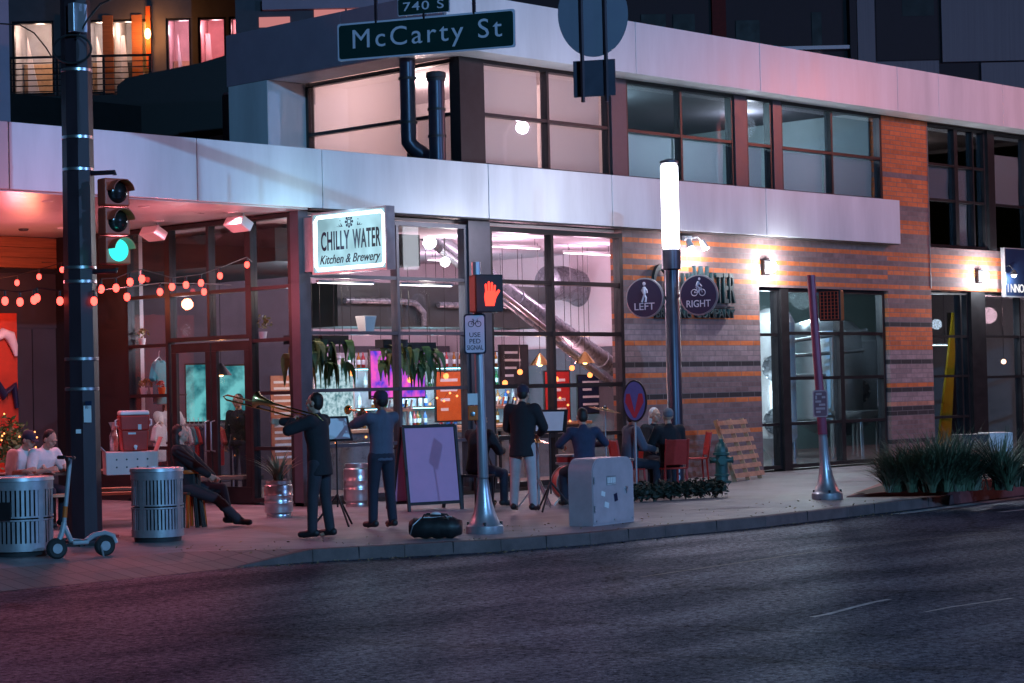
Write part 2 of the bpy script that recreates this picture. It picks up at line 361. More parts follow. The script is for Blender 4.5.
def concrete(name, col, jx=1.5, jy=1.5, var=.55):
    m, nt, out = newmat(name); N = nt.nodes; L = nt.links
    b = N.new('ShaderNodeBsdfPrincipled'); L.new(b.outputs[0], out.inputs[0])
    tc = N.new('ShaderNodeTexCoord')
    n = N.new('ShaderNodeTexNoise'); n.inputs['Scale'].default_value = .9; n.inputs['Detail'].default_value = 8; n.inputs['Roughness'].default_value = .65; L.new(tc.outputs['Object'], n.inputs['Vector'])
    br = N.new('ShaderNodeTexBrick'); br.offset = 0; br.inputs['Scale'].default_value = 1; br.inputs['Brick Width'].default_value = jx; br.inputs['Row Height'].default_value = jy
    br.inputs['Mortar Size'].default_value = .009; br.inputs['Color1'].default_value = (.82,.82,.82,1); br.inputs['Color2'].default_value = (1.1,1.1,1.1,1); br.inputs['Mortar'].default_value = (.35,.35,.35,1)
    L.new(tc.outputs['Object'], br.inputs['Vector'])
    r = N.new('ShaderNodeMapRange'); r.inputs[1].default_value = .28; r.inputs[2].default_value = .72; r.inputs[3].default_value = 1-var; r.inputs[4].default_value = 1+var; L.new(n.outputs[0], r.inputs[0])
    s = N.new('ShaderNodeVectorMath'); s.operation = 'SCALE'; s.inputs[0].default_value = col; L.new(r.outputs[0], s.inputs['Scale'])
    mx = N.new('ShaderNodeMix'); mx.data_type = 'RGBA'; mx.blend_type = 'MULTIPLY'; mx.inputs[0].default_value = 1; L.new(s.outputs[0], mx.inputs[6]); L.new(br.outputs[0], mx.inputs[7])
    L.new(mx.outputs[2], b.inputs['Base Color'])
    rr = N.new('ShaderNodeMapRange'); rr.inputs[3].default_value = .4; rr.inputs[4].default_value = .75; L.new(n.outputs[0], rr.inputs[0]); L.new(rr.outputs[0], b.inputs['Roughness'])
    f = N.new('ShaderNodeTexNoise'); f.inputs['Scale'].default_value = 70; L.new(tc.outputs['Object'], f.inputs['Vector'])
    bp = N.new('ShaderNodeBump'); bp.inputs['Strength'].default_value = .3; bp.inputs['Distance'].default_value = .01; L.new(f.outputs[0], bp.inputs['Height']); L.new(bp.outputs[0], b.inputs['Normal'])
    return m
mt['walk'] = concrete('sidewalk_concrete', (.22,.205,.225))
mt['kerb'] = pbr('kerb_concrete', (.12,.075,.075), .75, 0, .4, 4, bump=.3)
mt['pavers'] = concrete('kerb_pavers', (.17,.13,.125), .2, .6, .3)
mt['redkerb'] = pbr('red_granite_kerb', (.26,.09,.085), .7, 0, .25, 5, bump=.3)
mt['paint'] = pbr('road_paint', (.26,.26,.27), .7, 0, .6, 9)
g = MB(); g.face([(-900,-900,-.14),(1500,-900,-.14),(1500,1500,-.14),(-900,1500,-.14)]); struct('road', g, mt['asphalt'])
# kerb line on the street side, west to east
CURB = [(-40,18.1),(11.5,18.14),(13.0,18.14),(14.6,18.2),(15.6,18.05),(16.6,17.6),(17.7,17.12),(19.0,16.88),(20.4,16.86),(22.4,16.80),(24.5,16.95),(26.0,17.05),(27.7,17.2),(31,17.5),(80,17.5)]
RAMP = 3   # the first stretch is a flush paver ramp
s = MB(); s.face([(x,y+.15,0) for x, y in CURB[RAMP+1:]]+[(80,24.98,0),(21.4,24.98,0),(21.4,33,0),(-40,33,0)]+[(x,y+.95,0) for x, y in CURB[:RAMP]]+[(CURB[RAMP][0],CURB[RAMP][1]+.95,0)])
struct('sidewalk', s, mt['walk'])
k = MB()
for i in range(RAMP, len(CURB)-1):
    (a,b),(c,d) = CURB[i], CURB[i+1]
    h0 = .003 if i > RAMP else -.13
    k.hexa([(a,b,-.2),(c,d,-.2),(c,d+.152,-.2),(a,b+.152,-.2),(a,b+.012,h0),(c,d+.012,.003),(c,d+.152,.003),(a,b+.152,h0)])
struct('kerb', k, mt['kerb'], bevel=.015)
k = MB()
for i in range(RAMP):
    (a,b),(c,d) = CURB[i], CURB[i+1]
    k.face([(a,b,-.136),(c,d,-.136),(c,d+.95,.003),(a,b+.95,.003)])
q3, q4 = CURB[RAMP], CURB[RAMP+1]; k.face([(q3[0],q3[1],-.136),(q4[0],q4[1]+.15,.002),(q3[0],q3[1]+.95,.003)])
struct('paver_ramp', k, mt['pavers'])
# road seam of an old patch and worn lane line
k = MB()
for (p, q, w) in (((640,577),(860,545),.02),((860,545),(1010,531),.02)):
    a, b = gp(*p, -.137), gp(*q, -.137); n = V((-(b-a).y,(b-a).x,0)).normalized()*w; k.face([a-n,b-n,b+n,a+n])
struct('tar_seam', k, mt['black'])
k = MB()
pts = [gp(x, y, -.136) for x, y in ((812,617),(828,614),(843,610),(858,606),(874,602),(890,599))]
for a, b in zip(pts, pts[1:]):
    n = V((-(b-a).y,(b-a).x,0)).normalized()*.028; k.face([a-n,b-n,b+n,a+n])
pts = [gp(x, y, -.136) for x, y in ((925,612),(950,607),(985,602),(1012,598))]
for a, b in zip(pts, pts[1:]):
    n = V((-(b-a).y,(b-a).x,0)).normalized()*.02; k.face([a-n,b-n,b+n,a+n])
a, b = gp(694,509.5,.004), gp(755,507,.004); n = V((-(b-a).y,(b-a).x,0)).normalized()*.04
struct('worn_lane_line', k, mt['paint'])
k = MB(); k.face([a-n,b-n,b+n,a+n]); struct('painted_sidewalk_line', k, mt['paint'])
k = MB()
for (p, q, w) in (((897,514),(1024,497),.10),((1000,512),(1040,508),.06)):
    a, b = gp(*p,-.136), gp(*q,-.136); n = V((-(b-a).y,(b-a).x,0)).normalized()*w; k.face([a-n,b-n,b+n,a+n])
struct('crossing_line', k, mt['paint'])

# ================================================================ brewery building
OR=(.58,.145,.045); GY=(.20,.125,.125); GP=(.29,.205,.21); DK=(.03,.026,.03); OP=(.42,.19,.13)
def zb(y): return onY(912, y, 25.0).z
yb = [(470,GY),(444,DK),(437,GY),(415,DK),(409,OP),(404,GP),(393,DK),(389,OR),(384,GP),(364,DK),(360,GP),(352,OR),(330,DK),(326,GY),(320,OR),(311,GY),(301,OR),(296,GY),(290,OR),(285,GY),(276,OR),(270,GY),(262,OR),(255,GY),(236,OR),(222,GY),(207,OR),(182,GY),(174,OR)]
yb2_ = [(436,OR),(430,GY),(404,OR),(400,DK),(394,GY),(377,OR),(373,GP),(367,DK),(363,GP),(347,OR),(342,GP),(329,DK),(324.5,GY),(318,OR),(314,GY),(297,OR),(292,GY),(285,OR),(280,GY),(273,OR),(269,GY),(262,OR),(256,GY),(248,OR),(243,GY)]
mt['brick_main'] = brickmat('grey_banded_brick', 0, [(0,GY)]+[(max(.05,onY(700,y,25.0).z), c) for y, c in yb2_])
bands = [(0,GY)]+[(max(.05,zb(y)), c) for y, c in yb[1:]]
mt['brick'] = brickmat('banded_brick', 0, bands)
BX = 21.47
bld = thing('brewery_building', 'two storey brewery with white metal fascia bands, dark framed storefronts and banded brick', 'building', (BX,25,0))
SH = V((-BX,-25,0))
def bp(name, mb, mat, parent=None, **k): return mb.obj(name, mat, parent or bld, shift=SH, **k)
# fascia band: panels with open joints (about one metre deep canopy edge)
seams = [8.0]+[onY(px, 160, 24.7).x for px in (9,197,322,488)]+[28.6,33.2,37.92]
for a, b in zip(seams, seams[1:]):
    m = MB(); m.box(a+.008,b-.008,24.70,24.76,4.645,5.57); bp('fascia_panel', m, mt['panel'], bevel=.006)
m = MB(); m.box(8.0,37.9,24.765,24.995,4.66,5.565); bp('fascia_backing', m, mt['dark'])
m = MB(); m.box(8.0,BX,24.997,31.8,4.655,5.55); m.box(BX,25.1,24.997,31.8,4.66,5.55); bp('canopy_roof', m, mt['dark'])
# soffit: long metal boards under the canopy and under the band's overhang
m = MB()
ys = [24.78+i*.62 for i in range(12)]
for a, b in zip(ys, ys[1:]): m.box(8.0,BX-.02,a+.004,b-.004,4.62,4.652)
bp('soffit', m, mt['soffit'])
m = MB(); m.box(BX,37.88,24.72,24.99,4.625,4.642); bp('fascia_soffit', m, mt['dark'])
# upper storey parapet (overhangs 0.6 m in front, 0.9 m at the side)
px_seams = [24.2, 29.0]+[onY(px, 70, 24.4).x for px in (760,897,938,1002)]+[47,53]
for a, b in zip(px_seams, px_seams[1:]):
    m = MB(); m.box(a+.006,b-.006,24.40,24.46,7.40,8.34); bp('parapet_panel', m, mt['panel'], bevel=.005)
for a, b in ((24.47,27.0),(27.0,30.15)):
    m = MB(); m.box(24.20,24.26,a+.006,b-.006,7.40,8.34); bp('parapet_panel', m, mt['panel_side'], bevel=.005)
m = MB(); m.box(24.27,53,24.47,24.95,7.40,8.30); m.box(24.27,25.05,24.95,30.1,7.40,8.30); bp('roof_edge', m, mt['panel'])
m = MB(); m.box(24.9,53,24.6,30.1,8.305,8.33); bp('roof', m, mt['dark'])
# jamb wall at the far end of the side window, two panels high
for z0, z1 in ((5.56,5.92),(5.93,7.395)):
    m = MB(); m.box(24.2,25.3,29.0,30.1,z0,z1); bp('jamb_panel', m, mt['panel'], bevel=.006)
# brick walls
m = MB(); m.box(29.20,33.30,25.0,25.3,0,4.66); m.box(33.30,37.84,25.0,25.3,3.66,4.66); bp('brick_wall', m, mt['brick_main'])
m = MB(); m.box(37.84,39.52,25.0,25.3,0,4.66); m.box(37.75,39.54,25.001,25.3,4.66,7.40); m.box(39.52,45.5,25.0,25.3,3.72,4.65)
bp('brick_wall', m, mt['brick'])
m = MB(); m.box(39.505,39.515,24.985,25.0,3.75,7.3); bp('downspout_joint', m, mt['alu'])
m = MB(); m.box(45.5,53,25.0,25.3,0,7.4); bp('end_wall', m, mt['char_wall'])
def window(x0, x1, z0, z1, mull, rails, y=25.0, name='window', fm='frame', t=.07, dep=.16, glass='glass', thick=()):
    """flat storefront window in a wall along X: one frame mesh, its glass a sub-part"""
    m = MB()
    m.box(x0,x1,y,y+dep,z1-t,z1); m.box(x0,x1,y,y+dep,z0,z0+t); m.box(x0,x0+t,y+.001,y+dep,z0+t,z1-t); m.box(x1-t,x1,y+.001,y+dep,z0+t,z1-t)
    xs = [x0+t]
    for q in mull:
        w = t*.8; a, b = (q-w/2, q+w/2) if not hasattr(q,'__len__') else q
        m.box(a,b,y+.002,y+dep,z0+t,z1-t); xs += [a,b]
    xs.append(x1-t)
    for r in rails:
        for a, b in zip(xs[::2], xs[1::2]): m.box(a,b,y+.01,y+dep-.01,r-t*.4,r+t*.4)
    f = bp(name, m, mt[fm])
    g_ = MB()
    zs = [z0+t]+[v for r in rails for v in (r-t*.4, r+t*.4)]+[z1-t]
    for a, b in zip(xs[::2], xs[1::2]):
        for c, d in zip(zs[::2], zs[1::2]): g_.box(a,b,y+dep*.5-.004,y+dep*.5+.004,c,d)
    bp('pane', g_, mt[glass], f)
    return f
R4 = [.92,1.80,2.71,3.61]
window(21.60,25.17,.06,4.55,[23.56],R4,fm='frame_lt')
window(25.69,29.20,.06,4.55,[27.30],R4, t=.09)
m = MB(); m.box(25.17,25.69,24.96,25.2,.0,4.62); bp('column', m, mt['frame_lt'])
m = MB(); m.box(21.40,21.60,24.96,25.16,.0,4.62); bp('corner_post', m, mt['frame_lt'])
m = MB(); m.box(21.4,29.2,24.95,25.25,0,.058); bp('sill', m, mt['dark'])
# right ground floor windows
window(33.34,34.05,.04,3.66,[],[.93,2.72], y=25.08)
m = MB(); m.box(34.05,34.30,25.02,25.3,.0,3.66); bp('column', m, mt['frame'])
window(34.30,37.80,.04,3.66,[(36.13,36.27)],[.93,1.84,2.75], y=25.08, t=.08)
window(39.55,41.15,.0,3.70,[40.85],[.92,1.82,2.70], y=25.08)
m = MB(); m.box(41.15,41.75,25.0,25.3,.0,3.7); bp('column', m, mt['frame'])
window(41.75,45.4,.0,3.70,[43.4],[1.78,2.70], y=25.08)
# upper windows
window(25.60,28.95,5.56,7.41,[27.28],[6.47], y=25.0, glass='glass_up')
m = MB(); m.box(28.95,29.37,24.97,25.2,5.56,7.41); bp('column', m, mt['frame_lt'])
window(29.37,32.62,5.56,7.41,[31.0],[6.47], y=25.0, glass='glass_up')
m = MB(); m.box(32.62,33.0,24.97,25.2,5.56,7.41); bp('column', m, mt['frame_lt'])
window(33.0,33.87,5.56,7.41,[],[6.47], y=25.0, glass='glass_up')
m = MB(); m.box(33.87,34.14,24.97,25.2,5.56,7.41); bp('column', m, mt['frame_lt'])
window(34.14,37.74,5.56,7.41,[35.92],[6.47], y=25.0, glass='glass_up')
m = MB(); m.box(25.04,25.60,24.96,25.2,5.56,7.405); bp('corner_post', m, mt['frame'])
window(39.57,40.78,4.66,7.40,[],[5.72,6.5], y=25.06, glass='glass_up')
window(40.78,42.02,4.66,7.40,[41.5],[5.72,6.5], y=25.06, glass='glass_up')
m = MB(); m.box(42.02,42.3,24.99,25.2,4.66,7.40); bp('column', m, mt['frame'])
window(42.3,45.4,4.66,7.40,[43.8],[5.72], y=25.06, glass='glass_up')
def sidewindow(X, y0, y1, z0, z1, mull, rails, t=.07, dep=.14, glass='glass', fm='frame'):
    m = MB()
    m.box(X,X+dep,y0,y1,z1-t,z1); m.box(X,X+dep,y0,y1,z0,z0+t); m.box(X+.001,X+dep,y0,y0+t,z0+t,z1-t); m.box(X+.001,X+dep,y1-t,y1,z0+t,z1-t)
    xs = [y0+t]
    for q in mull:
        w = t*.9; m.box(X+.002,X+dep,q-w/2,q+w/2,z0+t,z1-t); xs += [q-w/2,q+w/2]
    xs.append(y1-t)
    for r in rails:
        for a, b in zip(xs[::2], xs[1::2]): m.box(X+.01,X+dep-.01,a,b,r-t*.4,r+t*.4)
    f = bp('window', m, mt[fm]); g_ = MB()
    zs = [z0+t]+[v for r in rails for v in (r-t*.4, r+t*.4)]+[z1-t]
    for a, b in zip(xs[::2], xs[1::2]):
        for c, d in zip(zs[::2], zs[1::2]): g_.box(X+dep*.5-.004,X+dep*.5+.004,a,b,c,d)
    bp('pane', g_, mt[glass], f); return f
# side of the upper storey
sidewindow(25.1,25.2,29.0,5.56,7.40,[26.32],[6.46],glass='glass_up')
# entrance side under the canopy
SX = 21.40
sidewindow(SX,25.16,26.22,.04,4.60,[],[.9,1.78,2.62,3.45])
sidewindow(SX,28.34,29.52,.04,4.60,[],[.9,1.78,2.62,3.45])
sidewindow(SX,26.22,28.34,2.66,4.60,[27.25],[3.45])
def doorleaf(y0, y1, hinge):
    m = MB(); t = .13
    m.box(SX+.03,SX+.09,y0,y1,.02,.28); m.box(SX+.03,SX+.09,y0,y1,2.48,2.63); m.box(SX+.03,SX+.09,y0,y0+t,.28,2.48); m.box(SX+.03,SX+.09,y1-t,y1,.28,2.48)
    d = bp('door', m, mt['frame'], bevel=.004)
    g_ = MB(); g_.box(SX+.056,SX+.064,y0+t,y1-t,.28,2.48); bp('pane', g_, mt['glass'], d)
    h = MB(); yy = y1-.06 if hinge else y0+.06
    h.tube([(SX+.03,yy,.85),(SX-.05,yy,.87),(SX-.05,yy,1.33),(SX+.03,yy,1.35)], .014, 8); bp('handle', h, mt['steel'], d, smooth=True)
doorleaf(26.26,27.235,True); doorleaf(27.265,28.30,False)
# dark blind wall beyond the entrance and the back wall under the canopy
m = MB(); m.box(21.40,21.7,29.52,31.6,0,4.62); bp('blind_wall', m, mt['black'])
m = MB(); m.box(10,21.4,31.6,31.9,0,3.02); m.box(20.2,21.4,31.58,31.9,3.02,3.98); bp('rear_wall', m, mt['char_wall'])
m = MB(); m.box(10,21.4,31.5,31.62,3.98,4.06); bp('rear_header', m, mt['black'])
m = MB()
for z0, z1 in ((4.07,4.25),(4.255,4.43),(4.435,4.61)): m.box(10,21.39,31.52,31.6,z0,z1)
bp('wood_fascia', m, mt['wood_soffit'], bevel=.004)
f = window(10.0,20.2,3.03,3.98,[12.5,15,17.4,19.0],[],y=31.6)
for x in (17.2,18.55,19.85,20.9):
    m = MB(); m.box(x-.004,x+.004,31.575,31.6,0,3.0); bp('panel_joint', m, mt['black'])
# interior shells
def room(x0,x1,y0,y1,z0,z1,wall,ceil,floor,name):
    m = MB(); m.box(x0,x1,y1,y1+.1,z0,z1); m.box(x1,x1+.1,y0,y1,z0,z1); bp(name+'_back_wall', m, mt[wall])
    m = MB(); m.box(x0-.02,x1+.1,y0,y1+.1,z1,z1+.05); bp(name+'_ceiling', m, mt[ceil])
    m = MB(); m.box(x0,x1,y0,y1+.1,z0-.03,z0+.012); bp(name+'_floor', m, mt[floor])
room(21.72,33.2,25.2,33.6,.0,4.58,'plaster','ceil','floor_in','taproom')
m = MB(); m.box(33.1,33.2,25.31,33.6,0,4.58); m.box(21.72,21.8,29.55,33.6,0,4.58); bp('partition', m, mt['plaster'])
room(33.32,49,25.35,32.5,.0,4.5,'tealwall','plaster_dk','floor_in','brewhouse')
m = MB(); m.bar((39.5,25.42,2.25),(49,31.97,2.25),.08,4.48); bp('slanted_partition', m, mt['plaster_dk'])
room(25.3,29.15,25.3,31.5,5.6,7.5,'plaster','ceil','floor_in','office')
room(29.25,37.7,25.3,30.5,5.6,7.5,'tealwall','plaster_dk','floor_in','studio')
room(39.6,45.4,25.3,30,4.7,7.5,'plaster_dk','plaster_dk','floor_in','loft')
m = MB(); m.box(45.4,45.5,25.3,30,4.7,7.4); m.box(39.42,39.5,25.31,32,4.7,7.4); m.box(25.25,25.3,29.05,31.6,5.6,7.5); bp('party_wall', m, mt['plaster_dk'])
m = MB(); m.box(21.85,33.05,33.45,33.59,.02,2.75); m.box(21.85,28.6,33.43,33.44,2.75,4.5); m.box(33.0,33.09,25.4,33.4,.02,2.6); bp('darkening_boards', m, mt['plaster_dk'])  # dark sheets added to deepen the tone of the lower taproom
m = MB(); m.box(22.3,25.6,26.6,33.4,3.95,4.5); bp('darkening_ceiling', m, mt['dark'])  # dark box added so the entrance interior reads darker
# blinds: fully down on the corner office, half height elsewhere
def blind(x0, x1, z0, z1, y=25.24, mat='blind', bow=0):
    m = MB(); n = 10
    R = [[(x0, y, z0+(z1-z0)*i/n) for i in range(n+1)], ]
    for i in range(n):
        a = z0+(z1-z0)*i/n; b = z0+(z1-z0)*(i+1)/n
        f1 = .01*sin(i*.6); f2 = .01*sin((i+1)*.6)
        m.face([(x0,y+f1,a),(x1,y+f1,a),(x1,y+f2,b),(x0,y+f2,b)])
    bp('blind', m, mt[mat], smooth=True)
blind(25.66,27.24,5.62,7.36); blind(27.32,28.9,5.62,7.36)
for a, b in ((29.43,30.97),(31.03,32.56),(33.06,33.8),(34.2,35.88),(35.96,37.68)): blind(a,b,5.62,6.44,mat='frost')
for a, b in ((39.63,40.72),): blind(a,b,5.75,6.48,mat='frost')
blind(40.84,41.47,4.72,6.48,mat='frost'); blind(42.36,43.77,5.75,6.9,mat='frost'); blind(43.83,45.3,5.75,6.9,mat='frost')
m = MB(); 
for a, b, z0, z1 in ((25.27,26.27,5.62,6.44),(26.37,28.95,5.62,7.34)): m.face([(25.3,a,z0),(25.3,b,z0),(25.3,b,z1),(25.3,a,z1)])
bp('blind', m, mt['blind'])
lamp('office_light', (27.0,28.0,7.25), 420, (1,.62,.56), .3); lamp('studio_light', (31.0,27.4,7.2), 240, (.62,.9,1), .25); lamp('studio_light', (35.6,27.0,7.2), 130, (.8,.85,1), .25)
lamp('loft_light', (42.8,28,7.0), 60, (1,.7,.6), .25)
# vent stacks standing on the canopy roof in front of the side window
def stack(px, y0, ytop, nm, lab, elbow=False):
    p = onX(px, 150, 24.55); q = V((24.55, p.y, 5.56))
    t = thing(nm, lab, 'vent pipe', q)
    zt = zat(q, ytop)-q.z
    m = MB()
    if elbow:
        off = V((.22,-.22,0))
        m.tube([off+V((0,0,0)), off+V((0,0,.12)), off*.7+V((0,0,.22)), off*.3+V((0,0,.30)), V((0,0,.42)), V((0,0,.6)), V((0,0,zt))], .135, 16)
    else: m.tube([V((0,0,0)), V((0,0,zt-.04))], .14, 16)
    m.obj('pipe', mt['poledark'], t, smooth=True)
    for z in ((.75,1.5) if elbow else (.45,.9,zt-.12)): m = MB(); m.lathe([(.136,z-.02),(.155,z-.02),(.155,z+.02),(.136,z+.02)], 16); m.obj('clamp_band', mt['dark'], t, smooth=True)
    if not elbow:
        m = MB(); m.lathe([(.15,zt-.1),(.17,zt-.08),(.17,zt),(.12,zt+.02)],16); m.obj('cap', mt['dark'], t, smooth=True)
stack(409, 157, 40, 'vent_pipe', 'tall black vent pipe with offset elbow on the canopy roof behind the green street sign', True)
stack(437.5, 158, 73, 'vent_pipe', 'shorter black vent pipe with collar cap standing right of the tall elbowed pipe')
# recessed downlights and heaters under the canopy
dl = emit('downlight_glow', (1,.55,.5), 14)
LX = [(15.6,25.7),(17.3,25.7),(19.0,25.7),(20.7,25.7),(15.6,27.6),(17.3,27.6),(19.0,27.6),(20.7,27.6),(18.2,29.6),(20.2,29.6)]
for i, (x, y) in enumerate(LX):
    t = thing('downlight', 'small round recessed downlight glowing pink in the canopy soffit', 'downlight', (x,y,4.62), 0, 'recessed downlights in the canopy soffit')
    m = MB(); m.lathe([(.055,-.004),(.085,-.012),(.085,0)],16); m.obj('trim_ring', mt['white'], t, smooth=True)
    m = MB(); m.lathe([(.0,-.003),(.054,-.003),(.054,0)],16); m.obj('lens', dl, t)
    if i < 8: lamp('downlight_beam', (x,y,4.56), 70, (1,.30,.40), .05, kind='SPOT', rot=(0,0,0), spot=140)
for px, py, l in ((158,240,'pale box heater under the canopy soffit, left of two above the entrance'),(243,230,'pale box heater under the canopy soffit, right of two nearer the sign')):
    p = onX(px, py, 21.0)
    t = thing('patio_heater', l, 'heater', (21.0,p.y,4.60))
    m = MB(); m.X = Matrix.Rotation(radians(30),4,'Y'); m.box(-.12,.12,-.22,.22,-.26,-.10); m.X = None; m.obj('housing', mt['white'], t, bevel=.02)
    m = MB(); m.cyl((0,0,-.14),(0,0,.02),.02); m.obj('bracket', mt['alu'], t)
m = MB(); p = gp(23.5,229,4.61); m.lathe([(.0,-.03),(.07,-.03),(.09,0)],16,(0,0,0)); t = m.obj('smoke_detector', mt['dark'], smooth=True); t.location = p; tag(t,'small dark round detector on the pink canopy soffit','detector')
# ================================================================ signs on the building
tealglow = None
def signface():
    m, nt, out = newmat('backlit_sign_face'); N = nt.nodes; L = nt.links
    e = N.new('ShaderNodeEmission'); L.new(e.outputs[0], out.inputs[0]); e.inputs[0].default_value = (.50,.86,1,1)
    tc = N.new('ShaderNodeTexCoord'); n = N.new('ShaderNodeTexNoise'); n.inputs['Scale'].default_value = 1.8; L.new(tc.outputs['Object'], n.inputs['Vector'])
    r = N.new('ShaderNodeMapRange'); r.inputs[1].default_value = .3; r.inputs[2].default_value = .7; r.inputs[3].default_value = .5; r.inputs[4].default_value = 1.15; L.new(n.outputs[0], r.inputs[0]); L.new(r.outputs[0], e.inputs[1])
    return m
mt['signface'] = signface(); mt['tube'] = emit('sign_edge_tube', (.78,.98,1), 5)
mt['ink'] = pbr('dark_ink', (.003,.010,.03), .8, 0, .1, 5)
# projecting box sign: hangs out over the sidewalk from the corner, facing west
XS = 21.45
pl, pr = onX(313,240,XS), onX(385,240,XS)
zt, zb_ = onX(388,207,XS).z, onX(388,267,XS).z
y0, y1 = pr.y, pl.y; sw = y1-y0; sh = zt-zb_
t = thing('blade_sign', 'backlit box sign lettered CHILLY WATER Kitchen & Brewery projecting from the corner', 'sign', (XS,y1+.05,zb_))
O = V((XS,y1+.05,zb_)); SHs = -O
m = MB(); T = .18
m.box(XS,XS+T,y0-.03,y1+.03,zt,zt+.03); m.box(XS,XS+T,y0-.03,y1+.03,zb_-.03,zb_); m.box(XS,XS+T,y0-.03,y0,zb_,zt); m.box(XS,XS+T,y1,y1+.03,zb_,zt)
m.obj('frame', mt['alu'], t, shift=SHs)
m = MB(); m.box(XS+.03,XS+T-.03,y0+.002,y1-.002,zb_+.002,zt-.002); m.obj('face', mt['signface'], t, shift=SHs)
m = MB()
e_ = .045
pts = [(y0+e_+.05,zb_+e_),(y1-e_-.05,zb_+e_),(y1-e_,zb_+e_+.05),(y1-e_,zt-e_-.05),(y1-e_-.05,zt-e_),(y0+e_+.05,zt-e_),(y0+e_,zt-e_-.05),(y0+e_,zb_+e_+.05)]
m.tube([(XS+.02,a,b) for a, b in pts], .026, 8, close=True); m.obj('edge_light', mt['tube'], t, shift=SHs, smooth=True)
m = MB(); m.box(XS+.05,XS+.13,y1+.03,y1+.42,zb_+.03,zt-.02); m.obj('bracket', mt['alu'], t, shift=SHs)
def fs(u, v): return FX((XS+.022-XS, (y1-u*sw)-O.y, (zb_+v*sh)-O.z))
text('CHILLY', 'lettering', mt['ink'], t, fs(.30,.53), .40*sw, .33*sh, space=1.1, bold=.018)
text('WATER', 'lettering', mt['ink'], t, fs(.735,.53), .38*sw, .33*sh, space=1.1, bold=.018)
text('Kitchen & Brewery', 'lettering', mt['ink'], t, fs(.5,.19), .84*sw, .2*sh, shear=.35, bold=.006)
m = MB()       # emblem: a ringed flower with two leaf sprays
def sp(u, v, d=0): return V((.022-d, y1-u*sw-O.y, zb_+v*sh-O.z))
c0 = (.5,.83); a_ = sh/sw
for k in range(8):
    an = k*pi/4; q = (c0[0]+cos(an)*.062*a_*1.3, c0[1]+sin(an)*.082)
    m.cyl(sp(*q), sp(*q, d=.004), .022, n=10)
for k in range(16):
    an, bn = k*pi/8, (k+1)*pi/8
    f = lambda r, t_: sp(c0[0]+cos(t_)*r*a_, c0[1]+sin(t_)*r, .004)
    m.prism([f(.035,an), f(.035,bn), f(.052,bn), f(.052,an)], (.004,0,0))
for sx in (-1,1):
    for k in range(4):
        q = (c0[0]+sx*(.11+.018*k), c0[1]-.075+.0*k); e = (c0[0]+sx*(.12+.032*k), c0[1]-.01-.022*k)
        m.prism([sp(*q), sp(q[0]+.02,q[1]), sp(*e)], (-.004,0,0))
    m.cyl(sp(c0[0]+sx*.125,c0[1]+.03), sp(c0[0]+sx*.125,c0[1]+.03,.004), .008, n=8)
m.obj('emblem', mt['ink'], t)
lamp('sign_glow', (XS-.25,(y0+y1)/2,(zt+zb_)/2), 22, (.55,.9,1), .3)
lamp('sign_top_glow', (XS-.12,(y0+y1)/2,zt+.16), 8, (.4,.85,1), .25)
# wall letters on the brick
wl = thing('wall_lettering', 'raised dark teal letters CHILLY WATER BREWING COMPANY on the banded brick wall', 'sign', (31.3,25,3.5))
mt['letter'] = pbr('teal_metal_letter', (.006,.035,.045), .5, .1, .15, 8)
def wt(s, px0, px1, py0, py1, **k):
    a, b = onY(px0,py1,24.93), onY(px1,py0,24.93); c = (a+b)/2
    ya, yb2 = onY((px0+px1)/2,py0,24.93).z, onY((px0+px1)/2,py1,24.93).z
    text(s, 'lettering', mt['letter'], wl, FY(V((c.x,24.93,(ya+yb2)/2))-V((31.3,25,3.5))), abs(b.x-a.x), ya-yb2, d=.07, **k)
wt('C',653,665,264,304,bold=.003); wt('HILLY',666,693,273,303,bold=.004); wt('W',694,708,266,303,bold=.004); wt('ATER',708,734,273,303,bold=.004); wt('BREWING',655,690,309,318,bold=.004); wt('COMPANY',695,734,309,318,bold=.004)
m = MB(); a, b = onY(655,306,24.95), onY(734,306,24.95); m.box(a.x-31.3,b.x-31.3,-.06,-.02,a.z-3.5-.02,a.z-3.5+.02); m.obj('rule', mt['letter'], wl)
# wall lights
def spotlight_pair():
    p = onY(690,241,24.9)
    t = thing('sign_spotlight', 'twin headed white spotlight under the fascia, shining on the wall lettering', 'wall light', (p.x,25,4.5))
    m = MB(); m.box(-.12,.12,-.06,0,-.02,.08); m.obj('base', mt['white'], t, bevel=.01)
    for sx, px in ((-1,683),(1,697)):
        h = MB(); h.cyl((sx*.2,-.22,-.02),(sx*.23,-.30,-.18),.05,.075,14); hd = h.obj('lamp_head', mt['white'], t, smooth=True)
        h = MB(); h.cyl((sx*.231,-.301,-.182),(sx*.232,-.303,-.187),.066,.066,14); h.obj('lens', emit('spot_lens',(1,.97,1),45), hd)
        h = MB(); h.tube([(sx*.08,-.04,.03),(sx*.15,-.16,.05),(sx*.2,-.22,-.02)],.014,8); h.obj('arm', mt['white'], t, smooth=True)
        lamp('spot_beam', (p.x+sx*.24,24.66,4.24), 42, (1,.93,1), .05)
spotlight_pair()
def wallpack(px, py, lab, pw=150, col=(.92,.95,1)):
    p = onY(px, py, 24.85)
    t = thing('wall_light', lab, 'wall light', (p.x,25,p.z))
    m = MB(); m.box(-.12,.12,-.09,0,-.14,.14); m.obj('housing', mt['dark'], t, bevel=.01)
    m = MB(); m.sph((0,-.17,.0),(.10,.10,.11),16); m.obj('lens', emit('wall_lens', col, 60), t, smooth=True)
    lamp('wall_beam', (p.x,24.62,p.z-.05), pw, col, .07)
wallpack(771,267,'bright white wall light on the brick right of the wall lettering')
wallpack(984,276,'bright white wall light above the shop window beside the INNO sign')
